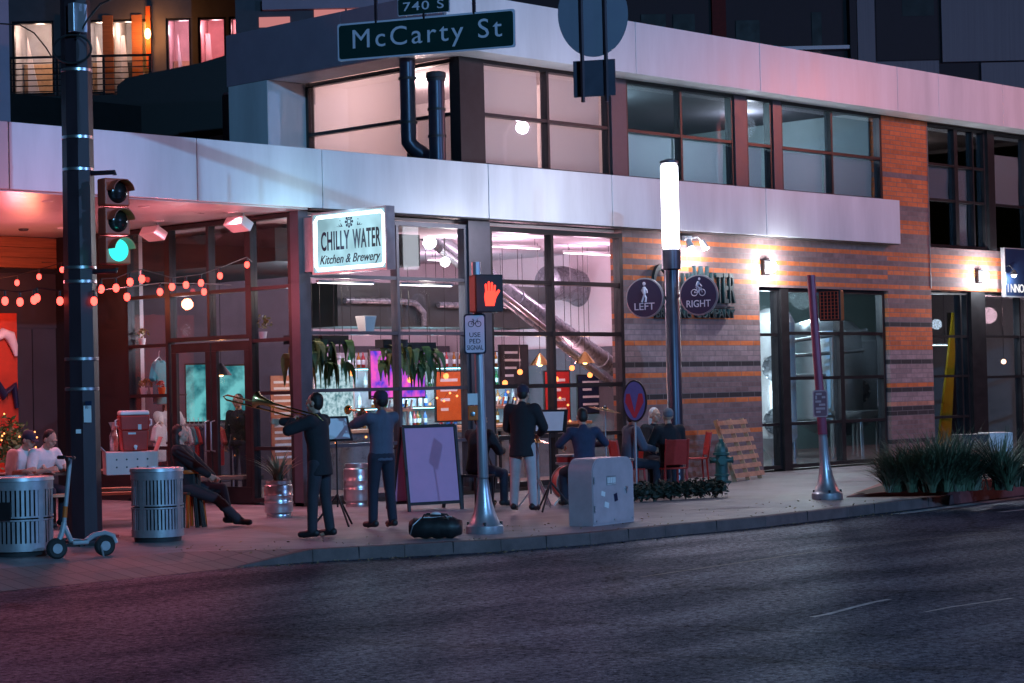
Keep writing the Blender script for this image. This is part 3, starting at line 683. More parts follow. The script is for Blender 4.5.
# shop sign with letters cut by the frame
p = onY(1004,280,24.9)
t = thing('shop_sign', 'dark glass shop sign with pale border, white letters starting INNO', 'sign', (p.x,25,3.72))
z0, z1 = onY(1010,296,24.9).z, onY(1010,249,24.9).z
m = MB(); m.box(0,3.4,-.14,-.06,z0-3.72,z1-3.72); m.obj('board', mt['navy'], t)
m = MB(); zz0, zz1 = z0-3.72, z1-3.72
m.box(-.03,3.4,-.15,-.05,zz0-.03,zz0); m.box(-.03,0,-.15,-.05,zz0,zz1); m.box(-.03,3.4,-.15,-.05,zz1,zz1+.02); m.obj('border', mt['alu'], t)
lw = .16
c = onY(1007,288,24.86)
for i, ch in enumerate('INNO'):
    x = .10+.20*i
    text(ch, 'lettering', emit('letter_glow',(1,.98,1),1.1) if i == 0 else bpy.data.materials['letter_glow'], t, FY((x, -.146, c.z-3.72)), h=.19, d=.01, bold=.003)
h = onY(1010,277,24.8)
t = thing('gooseneck_light', 'small white lamp over the INNO shop sign', 'wall light', (h.x,25,h.z+.1))
m = MB(); m.tube([(0,0,.1),(0,-.2,.16),(0,-.3,.06)],.014,8); m.obj('arm', mt['dark'], t, smooth=True)
m = MB(); m.lathe([(.02,.06),(.04,.05),(.1,-.06),(.09,-.06)],16,(0,-.3,0)); m.obj('lamp_shade', mt['dark'], t, smooth=True)
m = MB(); m.sph((0,-.3,-.06),.055,12); m.obj('bulb', emit('gooseneck_bulb',(.8,.97,1),30), t, smooth=True)
lamp('gooseneck_beam', (h.x,24.66,h.z-.03), 60, (.8,.97,1), .06)

# ================================================================ traffic pole with mast arm
PB = gp(85,545)
t = thing('traffic_signal_pole', 'dark octagonal signal pole with steel bands and wires, carrying the long mast arm', 'pole', PB)
H = 9.0
m = MB(); m.X = Matrix.Rotation(YAW*-1+radians(12),4,'Z')
m.lathe([(.235,0),(.235,.06),(.21,.08),(.205,1.5),(.165,H)], 8); m.X = None; m.obj('shaft', mt['polemetal'], t)
for py in (71,138,170,268,282,359,389):
    z = zat(PB,py); r = .205-(z/H)*.045
    m = MB(); m.lathe([(r+.004,z-.02),(r+.012,z-.016),(r+.012,z+.016),(r+.004,z+.02)], 16); m.obj('steel_band', mt['steel'], t, smooth=True)
bo = None
m = MB()
for sx in (-1,1):
    for sy in (-1,1): m.cyl((sx*.17,sy*.17,0),(sx*.17,sy*.17,.09),.03,n=6)
m.lathe([(.30,0),(.30,.035),(.0,.036)],4); m.obj('base_plate', mt['dark'], t)
m = MB()
loop = [(.24*cos(a)*RT.x*.95, .24*cos(a)*RT.y*.95, zat(PB,52)+.17*sin(a)) for a in [i*2*pi/24 for i in range(24)]]
m.tube([V(p)+TW*.22+V((.0,0,0)) for p in loop], .014, 6, close=True)
def off(px, py, d=.22):
    z = zat(PB, py); k = (px-pix((PB.x,PB.y,z))[0])/83.0; return RT*k+TW*d+V((0,0,z))
m.tube([off(80,42),off(92,22),off(104,8),off(118,2),off(140,1)],.012,6); m.tube([off(2,25),off(24,27),off(38,35),off(50,50),off(56,60)],.010,6)
m.obj('cable', mt['black'], t, smooth=True)
m = MB(); q = off(81,15,.20); m.box(q.x-.1,q.x+.1,q.y-.06,q.y+.06,q.z-.25,q.z+.1); m.obj('control_box', mt['polesilver'], t, bevel=.01)
for (px, py, wd, hg, c, nm) in ((91,414,.09,.2,'white','sticker'),(82,431,.06,.05,'white','sticker'),(92,405,.08,.09,'navy','sticker')):
    q = off(px,py,.205); f = frame(q, RT, UP); k = MB(); k.X = f; k.box(-wd/2,wd/2,-hg/2,hg/2,-.002,.004); k.X = None; k.obj(nm, mt[c], t)
AD = V((.39,-.92,0)).normalized(); AZ = 6.78
m = MB(); m.tube([V((0,0,AZ-.1)), AD*.4+V((0,0,AZ)), AD*9+V((0,0,AZ+.25))],[.10,.095,.06],12); m.obj('mast_arm', mt['polemetal'], t, smooth=True)
# street name signs hung from the arm
def online(px, py, z):           # the point of the arm's vertical plane under pixel column px
    d = ray(px, py); n = V((-AD.y, AD.x, 0)); k = (PB-CAM).dot(n)/d.dot(n); return CAM+d*k
a, b = online(338,43,6), online(515.5,28,6); tl = online(337,23,6)
cs = (a+b)/2; W = (b-a).length; Hs = online(427,16.5,6).z-online(427,54.5,6).z
t = thing('street_sign', 'long green street name sign reading McCarty St with white border', 'sign', (cs.x,cs.y,cs.z))
DR = V((AD.x,AD.y,(b-a).normalized().z)).normalized()
def sgn(o=(0,0,0)): return frame(o, DR, UP)
def plate(t, W, H, mat, name='plate', th=.01, o=(0,0,0), r=.03):
    k = MB(); k.X = sgn(o); n = 5; P = []
    for cx, cy_, a0 in ((W/2-r,H/2-r,0),(-W/2+r,H/2-r,pi/2),(-W/2+r,-H/2+r,pi),(W/2-r,-H/2+r,1.5*pi)):
        for i in range(n): P.append((cx+r*cos(a0+i*pi/2/(n-1)), cy_+r*sin(a0+i*pi/2/(n-1)), 0))
    k.prism(P, (0,0,th)); k.X = None; return k.obj(name, mat, t)
mt['signwhite'] = pbr('white_sign_sheeting', (.66,.56,.66), .4, 0, .05, 5)
NRM = DR.cross(UP).normalized()
plate(t, W, Hs, mt['signwhite'], 'border'); plate(t, W-.045, Hs-.045, mt['signgreen'], 'plate', o=NRM*.006)
text('McCarty St', 'lettering', mt['signwhite'], t, sgn(NRM*.018+DR*.02-UP*.01), W*.84, Hs*.66, d=.004, space=1.22, bold=0)
for px in (376,474): q = online(px,10,6)-cs; m = MB(); m.bar(V((q.x,q.y,Hs/2-.02)), V((q.x,q.y,AZ-cs.z+.1)), .03,.03); m.obj('hanger_rod', mt['polemetal'], t)
a, b = online(398,8,6), online(450,3,6); c2 = (a+b)/2
t2 = thing('block_number_sign', 'small green plate reading 740 S above the street name sign', 'sign', c2)
W2 = (b-a).length; H2 = .20
plate(t2, W2, H2, mt['signwhite'], 'border', r=.015); plate(t2, W2-.02, H2-.02, mt['signgreen'], 'plate', o=NRM*.006, r=.015)
text('740 S', 'lettering', mt['signwhite'], t2, sgn(NRM*.018), W2*.78, H2*.5, d=.004, space=1.15, bold=.003)
m = MB(); m.bar((0,0,-H2/2-.06),(0,0,H2/2+.5),.03,.03); m.obj('post', mt['polemetal'], t2)
# round sign and tab seen from behind, same arm
c3 = online(593,19,6); t = thing('round_traffic_sign', 'grey back of a round traffic sign with two rails hanging from the arm', 'sign', c3)
r = (zat(c3,-2)-zat(c3,57))/2*1.12; r = .47
zc = zat(c3,57)+r-c3.z
m = MB(); nrm = frame((0,0,zc), RT, UP); m.X = nrm; m.lathe([(.36,0),(r*.74,0),(r*.74,.012),(0,.012)],40); m.X = None
m = MB(); m.X = nrm; m.prism([(r*.82*cos(i*2*pi/48), r*sin(i*2*pi/48), 0) for i in range(48)], (0,0,.012)); m.X = None; m.obj('disc', mt['signback'], t)
for sx in (-.13,.13): q = RT*sx+TW*.03; m = MB(); m.bar(q+V((0,0,zc-r-.50)), q+V((0,0,AZ-c3.z+.15)), .035,.03); m.obj('rail', mt['polemetal'], t)
c4 = online(594,78,6); t = thing('tab_sign', 'small square grey sign back hanging under the round sign', 'sign', c4)
m = MB(); m.X = frame((0,0,0), (RT-TW*-.25), UP); m.box(-.235,.235,-.2,.2,-.03,-.018); m.X = None; o = m.obj('plate', mt['signback'], t)
# three section signal head on the pole, facing the cross street
sc_ = gp(118,545); d = ray(119,221); SPt = V((PB.x,PB.y,0))+RT*.46+TW*.12
t = thing('traffic_light', 'three section traffic light on the dark pole, bottom lens lit green', 'traffic light', (SPt.x,SPt.y,zat(SPt,265)))
sz = zat(SPt,178)-zat(SPt,265); s1 = sz/3
FD = (RT*.66+TW*.75).normalized(); SR = FD.cross(UP)*-1
mt['sigred'] = pbr('signal_housing', (.72,.10,.05), .45, 0, .2, 6); mt['lensdark'] = pbr('unlit_lens', (.015,.01,.01), .2)  # housing colour includes the red light falling on it
mt['siggreen'] = emit('green_lens', (.05,.95,.82), 1.3)
for i in range(3):
    zc = s1*(i+.5)
    m = MB(); f = frame((0,0,zc), UP.cross(FD), UP); m.X = f
    m.box(-.17,.17,-s1/2+.008,s1/2-.008,-.13,.06); m.X = None
    o = m.obj('section', mt['sigred'], t, bevel=.02)
    m = MB(); m.X = f; n = 20; R1=[]; 
    a0, a1 = radians(5), radians(175)
    R = [[(.145*cos(a0+(a1-a0)*k/n), .145*sin(a0+(a1-a0)*k/n), z) for k in range(n+1)] for z in (.06,.22)]
    R2 = [[(.138*cos(a0+(a1-a0)*k/n), .138*sin(a0+(a1-a0)*k/n), z) for k in range(n+1)] for z in (.06,.22)]
    for A_, B_ in (R, R2):
        for k in range(n): m.face([A_[k],A_[k+1],B_[k+1],B_[k]])
    for k in range(n): m.face([R[1][k],R[1][k+1],R2[1][k+1],R2[1][k]])
    m.X = None; m.obj('visor', mt['sigred'], o, smooth=True)
    m = MB(); m.X = f; m.lathe([(.135,.061),(.12,.085),(.07,.105),(0,.112)],24); m.X = None
    m.obj('lens', mt['siggreen'] if i == 0 else mt['lensdark'], o, smooth=True)
m = MB(); q = V((PB.x,PB.y,0))-V((SPt.x,SPt.y,0))
for z in (sz+.07,-.07): m.tube([V((0,0,z*.5+sz*.5*(1 if z>0 else 0)*1)),V((0,0,z)),q*.6+V((0,0,z)),q+V((0,0,z))],.03,8)
m.obj('bracket', mt['polemetal'], t, smooth=True)
gl = FD*.36; lamp('green_glow', SPt+gl+V((0,0,t.location.z+s1*.5)), 2.2, (.06,.95,.8), .08)

# ================================================================ pedestrian posts
def flarepost(P, pxtop, pytop, label, mat, base=.33, flare=.75, r=.06, name='pedestrian_signal_post'):
    zt = zat(P, pytop); sc = FPX/(V((P.x,P.y,1))-CAM).dot(fw)
    lean = (pxtop-pix((P.x,P.y,zt))[0])/sc
    t = thing(name, label, 'post', P)
    L_ = RT*lean
    pr = [(base*.97,0),(base,.03),(base*.98,.09),(base*.80,.12),(base*.60,.24),(base*.44,.38),(base*.33,.54),(base*.27,flare),(r*1.15,flare+.02),(r*1.05,1.6),(r,zt)]
    R = [[V((a*cos(2*pi*k/20), a*sin(2*pi*k/20), z))+L_*(z/zt) for k in range(20)] for a, z in pr]
    m = MB(); m.rings(R[:9]); m.obj('flared_base', mat, t, smooth=True)
    m = MB(); m.rings(R[7:]); m.obj('shaft', mat, t, smooth=True)
    m = MB(); 
    for k in range(4):
        a = pi/4+k*pi/2; m = MB(); m.cyl((base*.86*cos(a),base*.86*sin(a),.02),(base*.86*cos(a),base*.86*sin(a),.14),.018,n=6); m.obj('anchor_bolt', mt['dark'], t)
    return t, zt, L_
P2_ = gp(485,533)
t, zt, L2 = flarepost(P2_, 476, 262, 'silver post with flared base before the storefront, carrying the lit red hand signal', mt['polesilver'], base=.235, flare=.66, r=.058)
def atpost(P, L_, zt, px, py, tw=.12):
    z = zat(P, py); sc = FPX/(V((P.x,P.y,z))-CAM).dot(fw); return V((P.x,P.y,z))+RT*((px-pix((P.x,P.y,z))[0])/sc)+TW*tw
mt['hand'] = emit('red_hand_glow', (1,.045,.03), 3.2); mt['pedblack'] = mt['black']
def pedhead(P, L_, zt, px, py, w, h, d, right, label, lit, bodymat):
    c = atpost(P, L_, zt, px, py)
    t = thing('pedestrian_signal', label, 'pedestrian signal', c)
    f = frame((0,0,0), right, UP)
    m = MB(); m.X = f; m.box(-w/2,w/2,-h/2,h/2,-d,0); m.X = None; m.obj('housing', mt[bodymat], t, bevel=.02)
    m = MB(); m.X = f; m.box(-w/2,w/2,-h/2,h/2,.002,.03); m.X = None; fc = m.obj('face', mt['black'], t, bevel=.01)
    if lit:
        m = MB(); m.X = f; z = .032
        s = h*.0105
        m.prism([(x*s,y*s,z) for x,y in ((-13,-32),(11,-32),(16,-14),(18,-2),(14,6),(-13,6),(-16,-8))],(0,0,.004))
        for x0, y1, lean_ in ((-13,22,-1),(-5.5,28,0),(2,26,1),(9,19,2)):
            m.prism([((x0)*s,5*s,z),((x0+5.6)*s,5*s,z),((x0+5.6+lean_)*s,y1*s,z),((x0+2.8+lean_)*s,(y1+2.6)*s,z),((x0+lean_)*s,y1*s,z)],(0,0,.004))
        m.prism([(x*s,y*s,z) for x,y in ((14,-18),(19,-8),(28,6),(24,10),(14,1))],(0,0,.004))
        m.X = None; m.obj('hand_symbol', mt['hand'], t)
    else:
        m = MB(); m.X = f
        for i in range(9): y = -h/2+h*(i+.5)/9; m.box(-w*.44,w*.44,y-.003,y+.003,.031,.055)
        for i in range(6): x = -w/2+w*(i+.5)/6; m.box(x-.003,x+.003,-h*.45,h*.45,.03,.05)
        m.X = None; m.obj('egg_crate_visor', mt['sigred'], t)
    m = MB(); q = V((P.x-c.x,P.y-c.y,0))+L_*(c.z/zt); m.tube([q+V((0,0,h*.4)), V((0,0,h*.4))+q*.3, V((0,0,h*.2))-f.to_3x3()@V((0,0,d*.5))],.02,8); m.obj('bracket', mt['polesilver'], t, smooth=True)
    return t, c
mt['pedorange'] = pbr('orange_signal_housing', (.42,.10,.03), .45, 0, .15, 6)
pedhead(P2_, L2, zt, 489, 294, .36, .46, .20, (RT*.90+TW*-.42), 'pedestrian signal showing a lit red hand on the silver post', True, 'pedorange')
lamp('hand_glow', atpost(P2_,L2,zt,489,294,.55), 3, (1,.06,.04), .1)
def signplate(P, L_, zt, x0, x1, ytop, ybot, label, mat, bmat, name='sign', right=RT, th=.006, tw=.085):
    c = atpost(P, L_, zt, (x0+x1)/2, (ytop+ybot)/2, tw); sc = FPX/(c-CAM).dot(fw); w, h = (x1-x0)/sc, (ybot-ytop)/sc
    t = thing(name, label, 'sign', c)
    for nm, ww, hh, mm, o in (('border', w, h, bmat, 0), ('plate', w-.035, h-.035, mat, .004)):
        m = MB(); m.X = frame((0,0,0), right, UP); r = .03; Pp = []
        for cx, cy_, a0 in ((ww/2-r,hh/2-r,0),(-ww/2+r,hh/2-r,pi/2),(-ww/2+r,-hh/2+r,pi),(ww/2-r,-hh/2+r,1.5*pi)):
            for i in range(5): Pp.append((cx+r*cos(a0+i*pi/8), cy_+r*sin(a0+i*pi/8), o))
        m.prism(Pp,(0,0,th)); m.X = None; m.obj(nm, mm, t)
    return t, w, h
mt['lav'] = pbr('lavender_white_sheeting', (.62,.60,.70), .4, 0, .05, 5)
t, w, h = signplate(P2_, L2, zt, 464, 486, 314, 354, 'small white sign with a bicycle symbol reading USE PED SIGNAL', mt['lav'], mt['ink'])
def bike(parent, f, s, mat, rider=False):
    m = MB(); m.X = f
    T_ = lambda pts, r=.018: m.tube([(x*s,y*s,0) for x,y in pts], r*s*2.2, 6)
    for cx in (-.55,.55): m.tube([((cx+.42*cos(a))*s,(.42*sin(a))*s,0) for a in [i*2*pi/24 for i in range(24)]], .05*s, 6, close=True)
    T_([(-.55,0),(-.05,-.02),(.4,.55),(-.2,.55),(-.55,0)]); T_([(-.05,-.02),(-.25,.7)]); T_([(.55,0),(.38,.72),(.55,.78)]); T_([(-.38,.72),(-.12,.72)])
    if rider:
        m.tube([(-.2*s,.85*s,0),(.05*s,1.45*s,0)], .17*s, 8); m.sph((.18*s,1.78*s,0),(.17*s,.2*s,.02*s),10)
        m.tube([(.02*s,1.4*s,0),(.28*s,1.05*s,0),(.5*s,.85*s,0)], .07*s, 6); m.tube([(-.2*s,.85*s,0),(.2*s,.6*s,0),(-.02*s,.0*s,0)], .1*s, 6)
    m.X = None; return m.obj('bicycle_symbol', mat, parent)
bike(t, frame(TW*.012, RT, UP) @ Matrix.Translation((0,h*.25,0)), w*.30, mt['ink'])
for i, s_ in enumerate(('USE','PED','SIGNAL')):
    text(s_, 'lettering', mt['ink'], t, frame(TW*.011, RT, UP) @ Matrix.Translation((0,h*(-.02-.16*i),0)), h=h*.115, w=w*(.5,.5,.74)[i], d=.003, bold=.005)
# push button on the same post
c = atpost(P2_, L2, zt, 473, 412, .02)
t = thing('push_button', 'orange crossing push button box with white sign on the silver post', 'push button', c)
m = MB(); m.X = frame((0,0,0), RT, UP); m.box(-.06,.06,-.10,.08,-.03,.06); m.X = None; m.obj('box', mt['orange_paint'], t, bevel=.01)
m = MB(); m.X = frame((0,0,.16), RT, UP); m.box(-.06,.06,-.07,.07,.03,.04); m.X = None; m.obj('sign_plate', mt['white'], t)
m = MB(); m.X = frame((0,0,-.02), RT, UP); m.lathe([(.028,.06),(.028,.075),(0,.08)],12); m.X = None; m.obj('button', mt['steel'], t, smooth=True)
# right hand post, leaning
P3_ = gp(827.5,499)
t, zt3, L3 = flarepost(P3_, 811, 275, 'leaning dark red post with pale flared base in front of the brewhouse window', mt['polesilver'], base=.235, flare=.95, r=.062)
mt['redpole'] = pbr('maroon_post', (.32,.07,.12), .4, .2, .2, 5)
for ch in kids(t):
    if ch.name.startswith('shaft'): ch.data.materials[0] = mt['redpole']
def atlean(px, py, tw=.1):
    z = zat(P3_, py); return atpost(P3_, L3, zt3, px, py, tw)
c = atlean(829,306,.05)
pedhead(P3_, L3, zt3, 829, 306, .34, .46, .14, (RT*.86+TW*.5), 'unlit pedestrian signal with louvred face on the leaning red post', False, 'pedorange')
mt['redsign'] = pbr('maroon_sign', (.16,.03,.05), .5, 0, .1, 6); mt['redink'] = pbr('pink_sign_print', (.42,.2,.22), .5, 0, .1, 6)
t, w, h = signplate(P3_, L3, zt3, 812, 827, 390, 417, 'small maroon regulatory sign on the leaning red post', mt['redsign'], mt['redink'])
m = MB(); m.X = frame(TW*.012, RT, UP)
for y, x0, x1 in ((.36,-.3,.1),(.24,.1,.34),(.08,-.34,.05),(-.04,-.1,.32),(-.18,-.32,.3),(-.3,-.3,.0)): m.box(x0*w,x1*w,y*h-.016,y*h+.016,0,.003)
m.box(-.34*w,-.22*w,.16*h,.3*h,0,.003); m.X = None; m.obj('print', mt['redink'], t)

# ================================================================ post-top lamp with LEFT / RIGHT discs
P4_ = gp(677,492)
t = thing('street_lamp', 'slim dark post with a tall glowing white tube lamp, marked CULTURAL down its shaft', 'street lamp', P4_)
z1, z2 = zat(P4_,249), zat(P4_,163)
m = MB(); m.lathe([(.16,0),(.16,.05),(.125,.07),(.125,z1-.9),(.115,z1-.88),(.115,z1-.35),(.16,z1-.33),(.16,z1-.02),(.12,z1)],20); m.obj('shaft', mt['poledark'], t, smooth=True)
m = MB(); m.lathe([(.13,z1),(.145,z1+.05),(.145,z2-.06),(.10,z2)],24); m.obj('diffuser', emit('tube_lamp_glow',(.93,.93,1),7.5), t, smooth=True)
m = MB(); m.lathe([(.155,z2-.01),(.155,z2+.03),(.04,z2+.07)],20); m.obj('cap', mt['poledark'], t, smooth=True)
lm = TW*.22
lamp('tube_lamp_light', P4_+V((0,0,z1+.5))-TW*.35, 110, (.88,.88,1), .12); lamp('tube_lamp_light', P4_+V((0,0,z1+.6))+TW*.35, 130, (.85,.87,1), .12)
cz = (zat(P4_,425)+zat(P4_,484))/2
text('CULTURAL', 'lettering', mt['lav'], t, frame(V((0,0,cz))+TW*.127-RT*.02, UP, RT*-1), w=zat(P4_,428)-zat(P4_,482), h=.14, d=.004, bold=.003)
DRT = V((.30,-.954,0)).normalized()
for px, py, s_, lab in ((645,298,'LEFT','round navy sign on the lamp post with a walking figure reading LEFT'),(699,295,'RIGHT','round navy sign on the lamp post with a cyclist figure reading RIGHT')):
    d = ray(px,py); n = V((-DRT.y,DRT.x,0)); k = (P4_+TW*.1-CAM).dot(n)/d.dot(n); c = CAM+d*k
    t = thing('direction_sign', lab, 'sign', c); f = frame((0,0,0), DRT, UP)
    m = MB(); m.X = f; m.lathe([(.335,-.02),(.335,.02),(.31,.024)],40); m.X = None; m.obj('rim', mt['alu'], t, smooth=True)
    m = MB(); m.X = f; m.lathe([(.312,.018),(.312,.027),(0,.027)],40); m.X = None; m.obj('disc', mt['navy'], t)
    text(s_, 'lettering', mt['lav'], t, f @ Matrix.Translation((0,-.14,.03)), h=.115, w=.36 if s_=='LEFT' else .42, d=.004, bold=.004)
    if s_ == 'RIGHT':
        bike(t, f @ Matrix.Translation((0,.04,.03)), .125, mt['lav'], True)
    else:
        m = MB(); m.X = f @ Matrix.Translation((0,.09,.03))
        m.sph((0,.145,0),(.03,.034,.006),10); m.tube([(0,.09,0),(0,-.02,0)],.03,8)
        m.tube([(0,-.02,0),(.03,-.09,0),(.02,-.16,0)],.017,6); m.tube([(0,-.02,0),(-.02,-.09,0),(-.045,-.16,0)],.017,6)
        m.tube([(0,.09,0),(-.045,.04,0),(-.02,-.01,0)],.012,6); m.tube([(0,.09,0),(.045,.04,0),(.055,-.01,0)],.012,6); m.X = None
        m.obj('walking_figure', mt['lav'], t)
    m = MB(); m.bar(V((P4_.x-c.x,P4_.y-c.y,0)), f.to_3x3()@V((0,0,-.021)), .05,.05); m.obj('bracket', mt['poledark'], t)
# ================================================================ sidewalk furniture
def trash(px, py, ptop, wpx, label, rz):
    P = gp(px, py); sc = FPX/(P-CAM).dot(fw); R = wpx/sc/2; H = zat(P, ptop)
    t = thing('litter_bin', label, 'bin', P, rz)
    m = MB(); n = 44
    for z0, z1 in ((.14,.44*H),(.50*H,H-.14)):
        for i in range(n):
            if i % 11 == 0: continue
            a, da = 2*pi*i/n, 2*pi/n*.30
            f = lambda an, r, z: V((r*cos(an), r*sin(an), z))
            m.hexa([f(a-da,R-.006,z0),f(a+da,R-.006,z0),f(a+da,R,z0),f(a-da,R,z0),f(a-da,R-.006,z1),f(a+da,R-.006,z1),f(a+da,R,z1),f(a-da,R,z1)])
    for k in range(4):
        a, da = pi/2*k, .09; f = lambda an, r, z: V((r*cos(an), r*sin(an), z))
        m.hexa([f(a-da,R-.01,.1),f(a+da,R-.01,.1),f(a+da,R+.006,.1),f(a-da,R+.006,.1),f(a-da,R-.01,H-.1),f(a+da,R-.01,H-.1),f(a+da,R+.006,H-.1),f(a-da,R+.006,H-.1)])
    m.obj('slats', mt['alu'], t)
    m = MB()
    for z0, z1 in ((.06,.15),(.445*H,.465*H),(.485*H,.505*H),(H-.15,H-.03)):
        R_ = [[V((r*cos(2*pi*k/44), r*sin(2*pi*k/44), z)) for k in range(44)] for r, z in ((R-.004,z0),(R+.008,z0),(R+.008,z1),(R-.004,z1))]
        m.rings(R_, False, True)
    m.obj('hoops', mt['alu'], t, smooth=True)
    m = MB(); R_ = [[V((r*cos(2*pi*k/44), r*sin(2*pi*k/44), z)) for k in range(44)] for r, z in ((R*.55,H-.06),(R*.60,H),(R+.012,H-.01),(R+.02,H-.05),(R*.9,H-.07))]
    m.rings(R_, False, True); m.obj('rim', mt['alu'], t, smooth=True)
    m = MB(); m.lathe([(R-.05,.04),(R-.05,H-.1)],30); m.obj('liner', mt['black'], t, smooth=True)
    m = MB(); m.lathe([(R-.03,0),(R-.02,.07),(R-.05,.07)],30); m.obj('foot', mt['dark'], t, smooth=True)
    return t
tb = trash(158, 541, 467, 51, 'steel slatted litter bin beside the dark signal pole, nearer the picnic table', .3)
ta = trash(20, 555, 476, 66, 'steel slatted litter bin behind the scooter, at the left edge with a dark notice', 0.1)
m = MB(); d = TW; R_ = .37
f = frame(TW*.385+RT*-.12+V((0,0,.52)), (RT*.97+TW*.25), UP); m.X = f; m.box(-.13,.13,-.10,.10,0,.012); m.X = None
mm = m.obj('notice_plate', mt['black'], ta); mm.rotation_euler = (0,0,-.1)
# electric scooter
a, b = gp(57,559), gp(105,556); D = (b-a).normalized(); L = (b-a).length
t = thing('electric_scooter', 'pale grey electric kick scooter parked in front of the litter bin and signal pole', 'scooter', a)
Rw = .115
for k, q in enumerate((V((0,0,0)), b-a)):
    m = MB(); ax = D.cross(UP); c = q+V((0,0,Rw))
    m.lathe([(.06,-.03),(Rw-.02,-.035),(Rw,-.02),(Rw,.02),(Rw-.02,.035),(.06,.03)],28,c,ax); w_ = m.obj('wheel', mt['rubber'], t, smooth=True)
    m = MB(); m.lathe([(0,-.036),(.055,-.036),(.055,.036),(0,.036)],16,c,ax); m.obj('hub', mt['alu'], w_, smooth=True)
mt['scoot'] = pbr('scooter_grey', (.42,.44,.47), .35, .3, .1, 6); mt['scootdk'] = pbr('scooter_dark', (.05,.06,.07), .5, 0, .2, 6)
m = MB(); m.bar(D*.16+V((0,0,.17)), D*(L-.20)+V((0,0,.17)), .15, .05); m.obj('deck', mt['scoot'], t, bevel=.02)
m = MB(); m.bar(D*.18+V((0,0,.197)), D*(L-.22)+V((0,0,.197)), .13, .006); m.obj('grip_mat', mt['scootdk'], t)
hd = D*.10+V((0,0,.34)); top = D*.20*.9+V((0,0,1.13)); top = V((0,0,0))+D*.11+RT*.06+V((0,0,zat(a,458)))
m = MB(); m.tube([D*.0+V((0,0,Rw+.03)), D*.06+V((0,0,.28)), D*.09+V((0,0,.4))], .03, 8); m.tube([D*.09+V((0,0,.36)), D*.16+V((0,0,.2)), D*.3+V((0,0,.17))],.03,8); m.obj('fork', mt['scoot'], t, smooth=True)
m = MB(); m.tube([D*.085+V((0,0,.36)), top],.024,10); s_ = m.obj('stem', mt['scoot'], t, smooth=True)
m = MB(); m.tube([D*.087+V((0,0,.36))+(top-hd)*.12, D*.087+V((0,0,.36))+(top-hd)*.28],.027,10); m.obj('reflector_wrap', mt['orange_paint'], s_, smooth=True)
hx = D.cross(UP)
m = MB(); m.tube([top-hx*.24-D*.05, top-hx*.12, top+hx*.12, top+hx*.24-D*.05],.014,8); hb = m.obj('handlebar', mt['scootdk'], t, smooth=True)
m = MB(); m.tube([top-hx*.25-D*.055, top-hx*.15-D*.012],.021,8); m.tube([top+hx*.25-D*.055, top+hx*.15-D*.012],.021,8); m.obj('grip', mt['rubber'], hb, smooth=True)
m = MB(); m.tube([D*(L+.13)+V((0,0,.14)), D*(L+.10)+V((0,0,.22)), D*L+V((0,0,.26)), D*(L-.12)+V((0,0,.24)), D*(L-.22)+V((0,0,.18))],.03,8); m.obj('rear_fender', mt['scoot'], t, smooth=True)
m = MB(); m.tube([D*.5+V((0,0,.15)), D*.5+hx*.1+V((0,0,.0))],.012,6); m.obj('kickstand', mt['alu'], t)
m = MB(); m.box(-.02,.02,-.02,.02,0,.03); k_ = m.obj('tail_light', mt['red_plastic'], t); k_.location = D*(L+.14)+V((0,0,.2))
# picnic table under the canopy
pc = gp(88,524); t = thing('picnic_table', 'long picnic table with dark top and orange timber legs behind the signal pole', 'picnic table', pc)
ux, uy = V((1,0,0)), V((0,1,0)); ux = (gp(140,520)-gp(40,524)).normalized(); uy = V((-ux.y,ux.x,0))
def bx(m, c, a, b_, h): 
    c = V(c); q = [c-ux*a-uy*b_, c+ux*a-uy*b_, c+ux*a+uy*b_, c-ux*a+uy*b_]; m.hexa([p for p in q]+[p+V((0,0,h)) for p in q])
m = MB()
for k in range(5): bx(m, uy*(-.34+.17*k)+V((0,0,.71)), 1.3, .08, .04)
m.obj('table_top', mt['wood_dk'], t)
for s in (-1,1):
    m = MB()
    for k in (-.07,.07): bx(m, uy*(s*.72+k)+V((0,0,.43)), 1.3, .065, .035)
    m.obj('bench_seat', mt['wood'], t)
for s in (-1,1):
    for q in (-1,1):
        m = MB(); m.bar(ux*s*1.0+uy*q*.75, ux*s*1.0+uy*q*.26+V((0,0,.71)), .10, .05); m.obj('leg', mt['orange_paint'], t)
    m = MB(); m.bar(ux*s*1.0-uy*.78+V((0,0,.39)), ux*s*1.0+uy*.78+V((0,0,.39)), .05,.09); m.obj('cross_beam', mt['orange_paint'], t)
def ontop(px, py): return gp(px, py, .752)
# carton, cooler, bottle bag on the table
q = gp(130,474,.752)+uy*-.05; t = thing('carton', 'pale pink carton box standing on the picnic table under the red cooler', 'box', q)
m = MB(); a_, b_, h_ = .335,.2,.30; Q = [-ux*a_-uy*b_, ux*a_-uy*b_, ux*a_+uy*b_, -ux*a_+uy*b_]
m.hexa(Q+[p*1.02+V((0,0,h_)) for p in Q]); m.obj('body', pbr('pink_white_card',(.72,.55,.53),.7,0,.08,5), t, bevel=.01)
m = MB(); m.hexa([-ux*a_-uy*b_+V((0,0,h_)), -ux*a_+uy*b_+V((0,0,h_)), -ux*(a_+.12)+uy*b_+V((0,0,h_+.12)), -ux*(a_+.12)-uy*b_+V((0,0,h_+.12)), -ux*(a_-.006)-uy*b_+V((0,0,h_+.004)), -ux*(a_-.006)+uy*b_+V((0,0,h_+.004)), -ux*(a_+.114)+uy*b_+V((0,0,h_+.126)), -ux*(a_+.114)-uy*b_+V((0,0,h_+.126))])
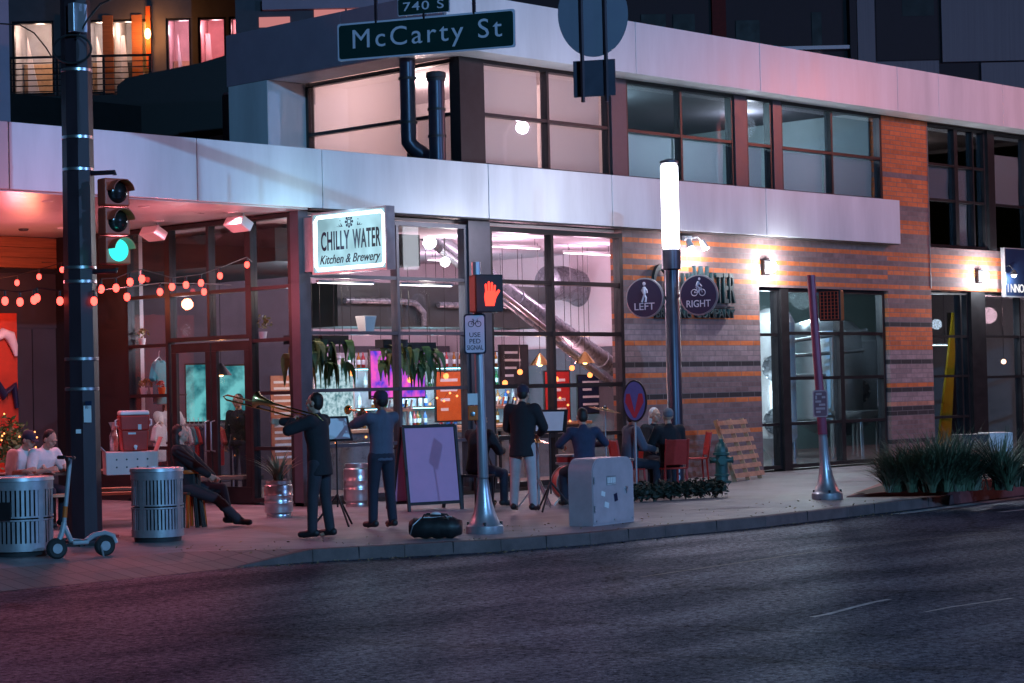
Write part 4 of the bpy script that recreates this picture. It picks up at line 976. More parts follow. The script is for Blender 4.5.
m.hexa([p for p in (ux*a_-uy*b_+V((0,0,h_)), ux*a_+uy*b_+V((0,0,h_)), ux*(a_+.07)+uy*b_+V((0,0,h_+.18)), ux*(a_+.07)-uy*b_+V((0,0,h_+.18)))]+[p+ux*.006 for p in (ux*a_-uy*b_+V((0,0,h_)), ux*a_+uy*b_+V((0,0,h_)), ux*(a_+.07)+uy*b_+V((0,0,h_+.18)), ux*(a_+.07)-uy*b_+V((0,0,h_+.18)))])
m.obj('flap', bpy.data.materials['pink_white_card'], t)
m = MB()
for x in (-.2,-.07,.07,.2):
    for z in (.1,.2): m.lathe([(0,0),(.012,0),(.012,.003),(0,.003)],8, ux*x-uy*(b_*1.012)+V((0,0,z)), -uy)
m.obj('vent_holes', mt['dark'], t)
q = q+V((0,0,.305))+ux*.05
t = thing('drink_cooler', 'red insulated drink cooler with white lid on the pale carton', 'cooler', q)
m = MB(); Q = lambda a,b,z: [-ux*a-uy*b+V((0,0,z)), ux*a-uy*b+V((0,0,z)), ux*a+uy*b+V((0,0,z)), -ux*a+uy*b+V((0,0,z))]
m.hexa(Q(.165,.15,0)+Q(.18,.165,.27)); m.hexa(Q(.187,.17,.27)+Q(.195,.178,.47)); m.obj('body', mt['red_plastic'], t, bevel=.018)
m = MB(); m.hexa(Q(.195,.178,.472)+Q(.185,.17,.53)); m.obj('lid', mt['white'], t, bevel=.02)
m = MB(); m.cyl(-uy*.15+V((0,0,.06)), -uy*.21+V((0,0,.06)), .022); m.cyl(-uy*.2+V((0,0,.06)), -uy*.2+V((0,0,.02)), .014); m.obj('spigot', mt['white'], t, smooth=True)
m = MB(); bx(m, -uy*.163+ux*-.04+V((0,0,.22)), .05, .003, .025); bx(m, -uy*.178+ux*.06+V((0,0,.28)), .022,.003,.07); m.obj('label_patch', mt['white'], t)
for s in (-1,1):
    m = MB(); m.tube([ux*s*.19+V((0,0,.42)), ux*s*.235+V((0,0,.40)), ux*s*.235+V((0,0,.34)), ux*s*.19+V((0,0,.32))],.012,8); m.obj('handle', mt['white'], t, smooth=True)
q = gp(116,455,1.02)+uy*.02; q = gp(117,474,.752)+uy*.1+ux*-.0
t = thing('wrapped_bottle', 'bottle in crumpled silver wrapping beside the red cooler', 'bottle', q+V((0,0,.305))-ux*.02)
m = MB(); R_ = []
for i,(r,z) in enumerate([(.055,0),(.06,.1),(.055,.2),(.03,.27),(.05,.33),(.07,.38)]): R_.append([V((r*(1+.18*random.uniform(-1,1))*cos(2*pi*k/14), r*(1+.18*random.uniform(-1,1))*sin(2*pi*k/14), z)) for k in range(14)])
m.rings(R_); m.obj('wrapping', pbr('crumpled_foil',(.6,.58,.6),.3,.6,.2,20), t)
# bar stool beneath the reclining person
P = gp(201,529); t = thing('bar_stool', 'low orange painted stool behind the slatted bin', 'stool', P)
for sx in (-.12,.12):
    for sy in (-.12,.12): m = MB(); m.bar((sx*1.25,sy*1.25,0),(sx,sy,.44),.035,.035); m.obj('leg', mt['orange_paint'], t)
m = MB(); m.box(-.16,.16,-.16,.16,.441,.475); m.obj('seat', mt['wood_dk'], t, bevel=.01)
# long bench at the storefront foot
p0, p1 = gp(185,506), gp(262,503)
t = thing('timber_bench', 'low dark timber bench in front of the entrance doors', 'bench', (p0+p1)/2)
d_ = (p1-p0)/2; n_ = V((-d_.y,d_.x,0)).normalized()*.2
m = MB(); m.hexa([-d_-n_+V((0,0,.40)), d_-n_+V((0,0,.40)), d_+n_+V((0,0,.40)), -d_+n_+V((0,0,.40)), -d_-n_+V((0,0,.46)), d_-n_+V((0,0,.46)), d_+n_+V((0,0,.46)), -d_+n_+V((0,0,.46))]); m.obj('seat', mt['wood_dk'], t, bevel=.008)
for s in (-.85,.85): m = MB(); m.bar(d_*s-n_*.8+V((0,0,.2)), d_*s+n_*.8+V((0,0,.2)), .06,.40); m.obj('leg', mt['wood_dk'], t)
# kegs
def keg(P, label, H=.58, R=.2, plant=False):
    t = thing('beer_keg', label, 'keg', P)
    m = MB(); m.lathe([(R*.86,0),(R*.88,.05*H),(R*.84,.09*H),(R*.98,.14*H),(R,.25*H),(R*.985,.36*H),(R*1.02,.38*H),(R*1.02,.41*H),(R*.985,.43*H),(R*.985,.57*H),(R*1.02,.59*H),(R*1.02,.62*H),(R*.985,.64*H),(R,.76*H),(R*.97,.87*H),(R*.8,.93*H),(R*.3,.945*H),(0,.945*H)],32); m.obj('body', mt['steel'], t, smooth=True)
    m = MB(); m.lathe([(R*.87,.90*H),(R*.88,H),(R*.82,H),(R*.81,.9*H)],32); m.obj('chime', mt['steel'], t, smooth=True); return t
def blades(mb, c, n, L, spread, w=.02, segs=4, rise=.9):
    for i in range(n):
        a = random.uniform(0,2*pi); d = V((cos(a),sin(a),0)); l = L*random.uniform(.6,1.15); sp = spread*random.uniform(.3,1.2)
        side = V((-d.y,d.x,0)); p0 = V(c)+d*random.uniform(0,.05); pr = None
        for k in range(segs+1):
            u = k/segs; p = p0+d*(sp*l*u**1.6)+V((0,0,l*rise*(u-.38*sp*u*u))); ww = w*(1-u**1.5)+.0015
            q = (p-side*ww, p+side*ww)
            if pr: mb.face([pr[0],pr[1],q[1],q[0]])
            pr = q
P = gp(279,517); keg(P, 'steel keg used as a planter by the corner post', H=.52, R=.205)
tp = thing('spiky_plant', 'spiky dark agave plant growing out of the keg planter', 'plant', P+V((0,0,.5)))
m = MB(); blades(m, (0,0,0), 46, .55, .75, .022); m.obj('leaves', mt['leaf_dk'], tp, normals=False)
m = MB(); m.lathe([(0,0),(.15,0),(.15,.02),(0,.03)],12); m.obj('soil', mt['soil'], tp)
keg(gp(359,506), 'tall steel keg against the storefront behind the trumpeter', H=.66, R=.235)
# A-frame board
c0, c1 = gp(409.5,512), gp(462,509)
bd = (c1-c0); Wd = bd.length; bd = bd.normalized(); mid = (c0+c1)/2; Hd = zat(mid,426)
t = thing('sandwich_board', 'folding sandwich board with blank pink panel and black frame behind the bag', 'sandwich board', mid)
nb = bd.cross(UP)
if nb.dot(TW) < 0: nb = -nb
def board(sign_):
    f0 = nb*.0 if sign_ > 0 else -nb*.55
    tilt = -nb*.16 if sign_ > 0 else -nb*.39
    bl, br_, tl_, tr_ = -bd*Wd/2+f0, bd*Wd/2+f0, -bd*Wd/2+tilt+V((0,0,Hd)), bd*Wd/2+tilt+V((0,0,Hd))
    if sign_ < 0: tl_, tr_ = -bd*Wd/2-nb*.20+V((0,0,Hd)), bd*Wd/2-nb*.20+V((0,0,Hd))
    else: pass
    m = MB()
    for p, q in ((bl,tl_),(br_,tr_)): m.bar(p,q,.045,.03,nb)
    up_ = (tl_-bl)
    m.bar(tl_+bd*.02, tr_-bd*.02,.03,.045); m.bar(bl+up_*.09+bd*.02, br_+up_*.09-bd*.02,.03,.045)
    fr_ = m.obj('frame', mt['black'], t)
    m = MB(); a_, b_, c_, d_ = bl+up_*.10+bd*.03, br_+up_*.10-bd*.03, tr_-up_*.012-bd*.03, tl_-up_*.012+bd*.03
    m.prism([a_,b_,c_,d_], -nb*.012); m.obj('panel', mt['pinkboard'], t)
board(1); board(-1)
m = MB(); m.bar(bd*(Wd/2+.03)-nb*.1+V((0,0,.05)), bd*(Wd/2+.03)-nb*.17+V((0,0,Hd*1.02)), .02,.02); m.obj('edge_strip', mt['alu'], t)
# duffel bag
P = gp(436,538.5); t = thing('duffel_bag', 'black duffel bag left open on the sidewalk in front of the pink board', 'bag', P)
m = MB(); a_ = (RT*.97+TW*.1).normalized(); b_ = V((-a_.y,a_.x,0)); R_ = []
for i in range(13):
    u = -1+2*i/12; sc = (1-abs(u)**5*.35); R_.append([a_*(u*.31)+b_*(.17*sc*cos(k*2*pi/20)*(1+.06*sin(3*k+i)))+V((0,0,max(0.0,.13+.13*sc*sin(k*2*pi/20)*(1+.10*sin(2.1*i))))) for k in range(20)])
m.rings(R_); m.obj('body', pbr('black_nylon',(.014,.014,.016),.5,0,.3,12,bump=.4,bscale=14), t, smooth=2)
m = MB()
for s in (-.1,.1): m.tube([a_*-.16+b_*s+V((0,0,.22)), a_*-.12+b_*s*1.2+V((0,0,.29)), a_*.12+b_*s*1.2+V((0,0,.28)), a_*.17+b_*s+V((0,0,.22))],.012,6)
m.obj('handle', mt['black'], t, smooth=True)
m = MB(); m.tube([a_*-.29-b_*.12+V((0,0,.06)), a_*-.25-b_*.16+V((0,0,.17)), a_*-.16-b_*.11+V((0,0,.255)), a_*.2-b_*.06+V((0,0,.26)), a_*.29-b_*.1+V((0,0,.1))],.007,6); m.obj('piping', mt['alu'], t, smooth=True)
m = MB(); m.sph(a_*.0+V((0,0,.27)),(.075,.075,.05),12); o = m.obj('crumpled_cloth', mt['white_cloth'], smooth=True); o.location = P+V((0,0,.0)); tag(o,'crumpled white cloth lying in the open black duffel bag','cloth')
# grey rounded relay box
c0, c1, c2 = gp(593,526.5), gp(634,521.5), gp(577.5,526)
ex = (c1-c0); Wb = ex.length; ex.normalize(); ey = V((-ex.y,ex.x,0)); Db = .36
t = thing('relay_box', 'grey metal street cabinet with rounded top and worn label by the kerb', 'cabinet', c0)
Hb = zat(c0,459); n = 8; r = .17
prof = [(0,0),(Wb,0)]+[(Wb-r+r*cos(i*pi/2/n), Hb-r+r*sin(i*pi/2/n)) for i in range(n+1)]+[(r-r*sin(i*pi/2/n), Hb-r+r*cos(i*pi/2/n)) for i in range(n+1)]
mt['cabinet'] = pbr('worn_grey_steel', (.52,.43,.47), .45, .2, .12, 5, bump=.05, bscale=8)
m = MB(); m.prism([ex*x+V((0,0,z)) for x,z in prof], ey*Db); m.obj('body', mt['cabinet'], t, smooth=True)
m = MB(); pr2 = [(x*.985+.004+(.004 if x<Wb/2 else -.004), max(.03,z-.012)) for x,z in prof]; m.prism([ex*x+V((0,0,z))-ey*.012 for x,z in pr2], ey*.013); m.obj('door', mt['cabinet'], t, smooth=True)
m = MB()
for x,z in ((.06,.06),(Wb/2,.06),(Wb-.06,.06)): m.lathe([(.014,0),(.012,.008),(0,.01)],8, ex*x+V((0,0,z))-ey*.012, -ey)
m.obj('rivet', mt['steel'], t)
m = MB(); z = Hb*.66
m.X = frame(ex*(Wb*.44)+V((0,0,z))-ey*.013, ex, UP); m.box(-.11,.11,-.06,.06,0,.003); lb = None; m.X = None; lb = m.obj('label_plate', mt['alu'], t)
m = MB(); m.X = frame(ex*(Wb*.44)+V((0,0,z))-ey*.017, ex, UP)
for i in range(5):
    m.box(-.095+.04*i,-.065+.04*i,-.035,.04,0,.002); 
m.box(-.1,.1,-.052,-.045,0,.002); m.X = None; m.obj('worn_print', mt['white'], lb)
m = MB(); m.X = frame(ex*(Wb*.80)+V((0,0,Hb*.52))-ey*.012, ex, UP); m.lathe([(.03,0),(.03,.012),(.012,.016),(0,.016)],12); m.box(-.008,.008,-.06,-.02,0,.012); m.X = None; m.obj('lock', mt['steel'], t)
for z in (.2,.62): m = MB(); m.cyl(ex*.02+V((0,0,Hb*z))-ey*.018, ex*.02+V((0,0,Hb*z+.09))-ey*.018, .012, n=8); m.obj('hinge', mt['steel'], t)
for x,z,w_,h_,c in ((.20,.30,.05,.035,'white'),(.34,.40,.04,.05,'navy'),(.15,.47,.045,.03,'redchair')):
    m = MB(); m.X = frame(ex*(Wb*x*1.6)+V((0,0,Hb*z))-ey*.0125, ex, UP) @ Matrix.Rotation(random.uniform(-.3,.3),4,'Z'); m.box(-w_,w_,-h_,h_,0,.002); m.X = None; m.obj('sticker', mt.get(c) or mt['white'], t)
# oval bar sign on a stake
P = gp(637,498); t = thing('oval_sign', 'oval sign with red V on a dark blue ground, on a thin stake', 'sign', P)
zc = zat(P,401); rz_ = (zat(P,380)-zat(P,422))/2; f = frame(V((0,0,zc))+TW*.02, (RT*.8+TW*.35), UP)
m = MB(); m.X = f; m.prism([(rz_*.62*cos(i*2*pi/36), rz_*sin(i*2*pi/36), -.02) for i in range(36)],(0,0,.03)); m.X=None; m.obj('board', mt['black'], t)
m = MB(); m.X = f; m.prism([(rz_*.54*cos(i*2*pi/36), rz_*.92*sin(i*2*pi/36), .0105) for i in range(36)],(0,0,.004)); m.X=None; m.obj('face', pbr('blue_violet_paint',(.13,.11,.30),.5,0,.2,6), t)
m = MB(); m.X = f; h_ = rz_
for s in (-1,1): m.prism([(s*.40*h_,.35*h_,.0155),(s*.47*h_,-.05*h_,.0155),(s*.06*h_,-.80*h_,.0155),(0,-.80*h_,.0155),(0,-.55*h_,.0155),(s*.22*h_,.35*h_,.0155)][::s],(0,0,.004))
m.X=None; m.obj('letter', pbr('sign_red',(.55,.03,.05),.5,0,.1,6), t)
m = MB(); m.cyl((0,0,0),(0,0,zc-rz_*.9),.018); m.lathe([(.16,0),(.16,.02),(.02,.05)],16); m.obj('stake', mt['alu'], t, smooth=True)
# hydrant
P = gp(722,483); t = thing('fire_hydrant', 'green fire hydrant between the lamp post and the wooden pallet', 'hydrant', P)
Hh = zat(P,438); s = Hh/.82
m = MB(); m.lathe([(.17,0),(.17,.04),(.12,.05),(.115,.12),(.14,.13),(.14,.16),(.115,.17),(.11,.50),(.155,.51),(.155,.55),(.13,.56),(.125,.62),(.10,.70),(.05,.75),(.04,.76),(.04,.80),(.0,.82)],24); b_ = m.obj('barrel', mt['green_hyd'], t, smooth=True)
for dx, dy, r_ in ((RT.x,RT.y,.055),(-RT.x,-RT.y,.055),(TW.x,TW.y,.07)):
    m = MB(); d_ = V((dx,dy,0)); m.cyl(d_*.09+V((0,0,.42)), d_*.19+V((0,0,.42)), r_, n=14); m.cyl(d_*.185+V((0,0,.42)), d_*.215+V((0,0,.42)), r_*1.25, n=6); m.obj('outlet_cap', mt['green_hyd'], t, smooth=True)
for ch in kids(t): ch.scale = (s,s,s)
# leaning slatted pallet
a, b = gp(737,482), gp(766,478); t = thing('wooden_pallet', 'pale slatted wooden pallet leaning back against the brick wall beside the hydrant', 'pallet', a)
mt['pallet'] = pbr('reddish_pallet_wood', (.50,.24,.15), .7, 0, .35, 8)
ex = (b-a); W_ = ex.length; ex.normalize(); back = V((-ex.y,ex.x,0)); Hp = zat(a,421); ld = back*.30-ex*.12+V((0,0,Hp))
m = MB()
for i in range(7):
    c = ld*(.06+.145*i); jit = ex*random.uniform(-.03,.03)
    m.hexa([c+jit, c+ex*W_+jit, c+ex*W_+jit+back*.022, c+jit+back*.022]+[q+ld*.075 for q in (c+jit, c+ex*W_+jit, c+ex*W_+jit+back*.022, c+jit+back*.022)])
m.obj('slats', mt['pallet'], t)
for u in (.06,.5,.92):
    m = MB(); m.bar(ex*W_*u+back*.065, ex*W_*u+back*.065+ld*1.02, .04,.08, back); m.obj('stringer', mt['wood'], t)
# red cafe chairs and small table
mt['redchair'] = pbr('red_painted_steel', (.50,.035,.03), .4, .1, .15, 8)
def cafechair(P, rz, label):
    t = thing('cafe_chair', label, 'chair', P, rz, 'red metal chairs at the small table')
    m = MB(); m.box(-.2,.2,-.2,.2,.43,.455); m.obj('seat', mt['redchair'], t, bevel=.012)
    for x in (-.18,.18):
        for y in (-.18,.18): m = MB(); m.bar((x*1.1,y*1.15,0),(x,y,.43),.028,.028); m.obj('leg', mt['redchair'], t)
    m = MB(); m.hexa([(-.19,-.21,.50),(.19,-.21,.50),(.19,-.195,.50),(-.19,-.195,.50),(-.18,-.28,.90),(.18,-.28,.90),(.18,-.265,.90),(-.18,-.265,.90)]); m.obj('backrest', mt['redchair'], t, bevel=.01)
    for x in (-.19,.19): m = MB(); m.bar((x,-.2,.44),(x,-.28,.91),.025,.025); m.obj('back_post', mt['redchair'], t)
cafechair(gp(695,483), .9, 'red metal cafe chair standing empty right of the lamp post')
cafechair(gp(651,489), 2.9, 'red metal cafe chair facing the round table, left of the lamp post')
P = gp(664,488); t = thing('cafe_table', 'small round teal table between the red chairs', 'table', P)
mt['tealtop'] = pbr('teal_table_paint',(.02,.14,.15),.4,0,.15,6)
m = MB(); m.lathe([(0,.70),(.33,.70),(.34,.715),(.33,.73),(0,.73)],28); m.obj('table_top', mt['tealtop'], t, smooth=True)
m = MB(); m.cyl((0,0,.03),(0,0,.7),.03); m.lathe([(.22,0),(.22,.02),(.03,.05)],20); m.obj('pedestal', mt['tealtop'], t, smooth=True)
# arched black chairs among the band
def hoopchair(P, rz, label):
    t = thing('bentwood_chair', label, 'chair', P, rz, 'dark hoop back chairs on the sidewalk')
    m = MB(); m.lathe([(0,.44),(.2,.44),(.21,.455),(.2,.47),(0,.47)],20); m.obj('seat', mt['orange_paint'], t, smooth=True)
    for k in range(4): a = pi/4+k*pi/2; m = MB(); m.cyl((.2*cos(a)*1.2,.2*sin(a)*1.2,0),(.15*cos(a),.15*sin(a),.44),.014); m.obj('leg', mt['black'], t)
    m = MB(); m.tube([(-.19,-.12,.45),(-.20,-.22,.7),(-.14,-.26,.86),(0,-.27,.91),(.14,-.26,.86),(.20,-.22,.7),(.19,-.12,.45)],.014,8); m.tube([(-.1,-.17,.46),(-.09,-.24,.68),(0,-.26,.76),(.09,-.24,.68),(.1,-.17,.46)],.011,8); m.obj('backrest', mt['black'], t, smooth=True)
hoopchair(gp(398,508), 2.4, 'dark hoop back chair left of the pink sandwich board')
hoopchair(gp(500,505), 3.6, 'dark hoop back chair right of the silver flared post')
# planting bed of low shrubs behind the lamp post
def leafcloud(mb, n, c, r, s=.05, seed=0):
    for i in range(n):
        while True:
            q = V((random.uniform(-1,1),random.uniform(-1,1),random.uniform(-1,1)))
            if q.length < 1: break
        q = q*(.55+.45*random.random()); p = V((c[0]+q.x*r[0], c[1]+q.y*r[1], c[2]+q.z*r[2]))
        a = V((random.gauss(0,1),random.gauss(0,1),random.gauss(0,.7))).normalized(); b_ = a.cross(V((random.gauss(0,1),random.gauss(0,1),random.gauss(0,1)))).normalized(); l = s*random.uniform(.6,1.4)
        mb.face([p-a*l, p+b_*l*.4, p+a*l, p-b_*l*.4])
mt['leaf_shade'] = pbr('dark_ivy_leaf',(.022,.03,.02),.6,0,.5,4)
for i in range(7):
    P = gp(626+i*15, 503-i*.9); t = thing('low_shrub', 'low dark clump of leaves edging the cafe seating', 'shrub', P, 0, 'low shrubs edging the cafe seating')
    m = MB(); leafcloud(m, 260, (0,0,.17), (.30,.2,.17), .05); m.obj('leaves', mt['leaf_shade'], t, normals=False)
    m = MB(); [m.cyl((0,0,0),(random.uniform(-.1,.1),random.uniform(-.1,.1),.2),.008,n=5) for _ in range(5)]; m.obj('stems', mt['wood_dk'], t)
# raised planter with red kerb and grassy bush
pts = [gp(846,497.5), gp(960,504,-.14), gp(1024,495.5,-.14), gp(1110,484,-.14), gp(1110,470), gp(960,474), gp(888,483)]
pts = [V((p.x,p.y,-.14)) for p in pts]
m = MB(); hh = [.16,.32,.32,.32,.28,.26,.2]
inn = [p+(V((0,0,0))) for p in pts]
cen = sum((V(p) for p in pts), V())/len(pts)
def inner(p, d=.22): v = cen-p; return p+v.normalized()*d
for i in range(len(pts)):
    j = (i+1) % len(pts); a, b = pts[i], pts[j]; ai, bi = inner(a), inner(b)
    m.hexa([a,b,bi,ai]+[a+UP*hh[i], b+UP*hh[j], bi+UP*hh[j], ai+UP*hh[i]])
o = m.obj('planter_kerb', mt['redkerb'], bevel=.015); tag(o,'low red granite kerb round the grassy planting bed at right','kerb')
m = MB(); m.face([inner(p)+UP*.19 for p in pts]); struct('planting_soil', m, mt['soil'])
mt['dry'] = pbr('dry_blade', (.22,.22,.17), .6, 0, .4, 5)
def bush(px, py, n, L, spread, lab, sx=1.0):
    P = gp(px, py, .1); t = tag(thing('ornamental_grass', lab, 'plant', P, 0), kind='thing')
    m = MB(); 
    for k in range(22):
        c = (RT*random.uniform(-.65,.65)*sx+TW*random.uniform(-.3,.3)); blades(m, c, n//14, L*random.uniform(.7,1.15), spread, .012, 5)
    m.obj('blades', mt['leaf_dk'], t, normals=False)
    m = MB(); [blades(m, RT*random.uniform(-.6,.6)*sx+TW*random.uniform(-.25,.25), 9, L*.9, spread*1.3, .010, 5) for _ in range(14)]; m.obj('dry_blades', mt['dry'], t, normals=False)
bush(925,491,1250,.98,.95,'wide clump of arching grey green grass in the red kerbed bed, left of two')
bush(966,491,1250,1.05,.9,'wide clump of arching grey green grass in front of the shop window, right of two')
bush(1040,486,500,.85,.9,'grey green grass clump at the right edge beside the white cabinet')
# utility cabinets by the shop window
P = gp(990,474); t = thing('utility_cabinet', 'pale utility cabinet with louvred doors behind the grass at right', 'cabinet', P)
Hc = zat(P,434)
m = MB(); f = frame((0,0,0), (RT*.9+V((1,0,0))*.3), UP); m.X = f; m.box(-.52,-.003,0,Hc,-.5,0); m.X=None; m.obj('side_body', mt['dark'], t, bevel=.01)
m = MB(); m.X = f; m.box(0,.46,0,Hc+.02,-.5,.02); m.X=None; m.obj('body', pbr('pale_cabinet_paint',(.55,.58,.6),.5,0,.08,5), t, bevel=.01)
for s in (0,1):
    m = MB(); m.X = f; m.box(.025+s*.21,.215+s*.21,.08,Hc-.08,.022,.03); m.X=None; dd = m.obj('door', bpy.data.materials['pale_cabinet_paint'], t)
    m = MB(); m.X = f
    for k in range(5): m.box(.045+s*.21,.195+s*.21,.14+k*.05,.155+k*.05,.031,.036)
    m.X=None; m.obj('louvre', mt['dark'], dd)

# wind-blown leaf litter and grit along the kerb
m = MB()
for i in range(420):
    k = random.randrange(3, 11); (a,b),(c,d) = CURB[k], CURB[k+1]; u = random.random(); onwalk = random.random() < .45
    x, y = a+(c-a)*u, b+(d-b)*u; y += random.uniform(.2,1.6)**1.3 if onwalk else -abs(random.gauss(0,.16))-.01; z = .006 if onwalk else -.134
    r = random.uniform(.008,.03); an = random.uniform(0,6.3); p = V((x,y,z)); e = V((cos(an)*r,sin(an)*r,random.uniform(0,.012))); f = V((-sin(an)*r*.5,cos(an)*r*.5,random.uniform(0,.01)))
    m.face([p-e,p+f,p+e,p-f])
tag(m.obj('leaf_litter', pbr('dry_leaf_litter',(.22,.15,.09),.8,0,.5,3), normals=False), 'scattered dry leaves and grit along the kerb', None, None, 'stuff')
m = MB()
for k in range(4, 13):
    (a,b),(c,d) = CURB[k], CURB[k+1]; n_ = max(1,int((c-a)/1.2))
    for q in range(n_): u = (q+.5)/n_; x, y = a+(c-a)*u, b+(d-b)*u; m.box(x-.006,x+.006,y+.004,y+.15,-.13,.0045)
struct('kerb_joint', m, mt['black'])
# ================================================================ festoon string lights
mt['bulb'] = emit('festoon_bulb', (1,.065,.05), 5.5)
mt['bulb_small'] = emit('fairy_bulb', (1,.30,.09), 4)
def festoon(A, B, pxs, label, sag=.25):
    A, B = V(A), V(B); h = (B-A); hn = V((-h.y,h.x,0)).normalized()
    t = thing('string_lights', label, 'string lights', A, 0, 'festoon strings')
    P = []
    for px, py in pxs:
        d = ray(px,py); k = (A-CAM).dot(hn)/d.dot(hn); P.append(CAM+d*k)
    P.sort(key=lambda p: (p-A).dot(h))
    W = [A]+[p+UP*.11 for p in P]+[B]
    m = MB(); m.tube([p-A for p in W], .008, 5); m.obj('wire', mt['black'], t)
    for p in P:
        m = MB(); m.cyl(p-A+UP*.03, p-A+UP*.11, .016, n=8); s_ = m.obj('socket', mt['black'], t)
        m = MB(); m.sph(p-A-UP*.012,(.042,.042,.055),10); m.obj('bulb', mt['bulb'], s_, smooth=True)
    return t
E1 = onX(252,262,21.3)
A0 = V((PB.x,PB.y,zat(PB,292)))+RT*.2; 
festoon(A0, E1, [(101,288),(116,287),(130,281),(142,278),(172,286),(186,284),(201,282),(220,275),(247,264)], 'upper string of red glowing bulbs from the signal pole to the entrance corner')
festoon(V((PB.x,PB.y,zat(PB,300)))+RT*.2, onX(231,285,21.3), [(94,300),(127,296),(160,291),(204,291)], 'lower short string of red glowing bulbs from the signal pole toward the entrance')
festoon((12.0,24.6,3.9), V((PB.x,PB.y,zat(PB,290)))-RT*.1, [(5,300),(20,301),(34,299),(37,297),(60,300)], 'lower string of red glowing bulbs coming in from the left edge to the pole')
festoon((13.2,30.5,4.0), (20.4,30.5,4.1), [(-12,286),(17,282),(39,276),(62,269)], 'upper string of red glowing bulbs far under the canopy at the left')
for x,y in ((15.5,26.5),(16.3,22.6),(19.6,25.6),(18.6,28.5)): lamp('festoon_fill', (x,y,3.45), 88, (1,.20,.24), .1)

# ================================================================ inside the taproom
def T(nm, lab, cat, loc, rz=0, group=None): return thing(nm, lab, cat, loc, rz, group)
# ceiling lights
mt['shoplight'] = emit('linear_lamp', (1,.78,.82), 9)
for i,(x,y) in enumerate(((25.0,27.0),(28.4,27.0),(27.0,30.4),(30.2,30.4),(31.2,27.6))):
    t = T('linear_light', 'long ceiling light inside the taproom', 'ceiling light', (x,y,4.4), 0, 'linear ceiling lights in the taproom')
    m = MB(); m.box(-.7,.7,-.06,.06,.0,.05); m.obj('housing', mt['white'], t)
    m = MB(); m.box(-.68,.68,-.05,.05,-.012,-.001); m.obj('diffuser', mt['shoplight'], t)
    m = MB(); [m.cyl((s*.6,0,.05),(s*.6,0,.18),.006,n=5) for s in (-1,1)]; m.obj('hanger', mt['black'], t)
    lamp('taproom_light', (x,y,4.15), 150, (1,.58,.74), .3)
bp_ = onY(445,262,27.5); t = T('globe_lamp', 'bright round ceiling lamp seen through the upper storefront pane', 'ceiling light', bp_)
m = MB(); m.sph((0,0,0),.09,14); m.obj('globe', emit('globe_glow',(1,.93,.86),26), t, smooth=True)
m = MB(); m.cyl((0,0,.09),(0,0,4.56-bp_.z),.012,n=6); m.obj('cord', mt['black'], t)
lamp('globe_beam', bp_+V((0,-.2,0)), 50, (1,.8,.78), .1)
# ducts: inclined silver tubes and a big curved duct
t = T('inclined_duct', 'big silver duct slanting down across the taproom windows with parallel pipes', 'duct', (26.5,28.0,3.2))
def dpt(px,py,y): return onY(px,py,y)-V((26.5,28.0,3.2))
for (a, b, r, yy, mm) in (((425,232),(620,372),.17,28.0,'galv'),((440,250),(612,385),.07,27.7,'galv'),((470,268),(560,340),.05,27.4,'steel')):
    m = MB(); m.tube([dpt(*a,yy), (dpt(*a,yy)+dpt(*b,yy))/2, dpt(*b,yy)], r, 16); m.obj('duct_run', mt[mm], t, smooth=True)
m = MB()
for u in (.15,.3,.45,.6,.75,.9):
    p = dpt(425,232,28)*(1-u)+dpt(620,372,28)*u; d = (dpt(620,372,28)-dpt(425,232,28)).normalized(); m.lathe([(.172,-.02),(.19,-.015),(.19,.015),(.172,.02)],16,p,d)
m.obj('flange', mt['galv'], t, smooth=True)
t = T('duct_elbow', 'wide curved galvanised duct elbow behind the right taproom windows', 'duct', (29.2,29.6,3.4))
q = lambda px,py: onY(px,py,29.6)-V((29.2,29.6,3.4))
m = MB(); m.tube([q(548,284),q(562,283),q(577,287),q(588,297),q(592,312),q(592,345)], .36, 24); m.obj('elbow', mt['galv'], t, smooth=True)
m = MB(); [m.lathe([(.362,-.02),(.385,-.01),(.385,.01),(.362,.02)],24,q(*p),d) for p,d in (((548,284),(1,0,0)),((592,322),(0,0,1)))]; m.obj('flange', mt['galv'], t, smooth=True)
# dark bulkhead over the bar, back bar with shelves of bottles
bld_in = T('bar_bulkhead', 'dark bulkhead above the bar behind the left storefront windows', 'bulkhead', (28.0,29.4,0))
bz0, bz1 = onY(430,327,28.8).z, onY(430,284,28.8).z
m = MB(); m.box(-2.4,3.4,-.6,.6,bz0,bz1); m.obj('box', pbr('dark_green_black',(.018,.03,.03),.5,0,.4,3), bld_in)
m = MB(); m.tube([(-2.3,-.68,bz1-.35),(-.9,-.68,bz1-.35),(-.5,-.68,bz1-.38),(-.3,-.68,bz1-.55),(-.28,-.68,bz0+.02)],.06,10); m.tube([(.1,-.68,bz1-.4),(3.3,-.68,bz1-.4)],.06,10); m.obj('pipe', mt['galv'], bld_in, smooth=True)
bar = T('back_bar', 'lit back bar with shelves and cyan edge light inside the taproom', 'bar', (29.8,31.0,0))
m = MB(); m.box(-3.4,3.2,.2,.26,.0,2.55); m.obj('back_panel', pbr('tile_backsplash',(.42,.44,.48),.25,0,.15,8), bar)
shelf_z = (1.05,1.45,1.85,2.25)
for z in shelf_z:
    m = MB(); m.box(-3.3,3.1,-.1,.2,z-.03,z); s_ = m.obj('shelf', mt['wood_dk'], bar)
    m = MB(); m.box(-3.3,3.1,-.09,-.08,z-.045,z-.033); m.obj('light_strip', emit('shelf_strip_%d'%int(z*100), (.35,.9,1) if z != 1.85 else (1,.5,.8), 9), s_)
m = MB(); m.box(-3.3,3.1,-.35,.2,0,1.0); m.obj('counter', mt['dark'], bar)
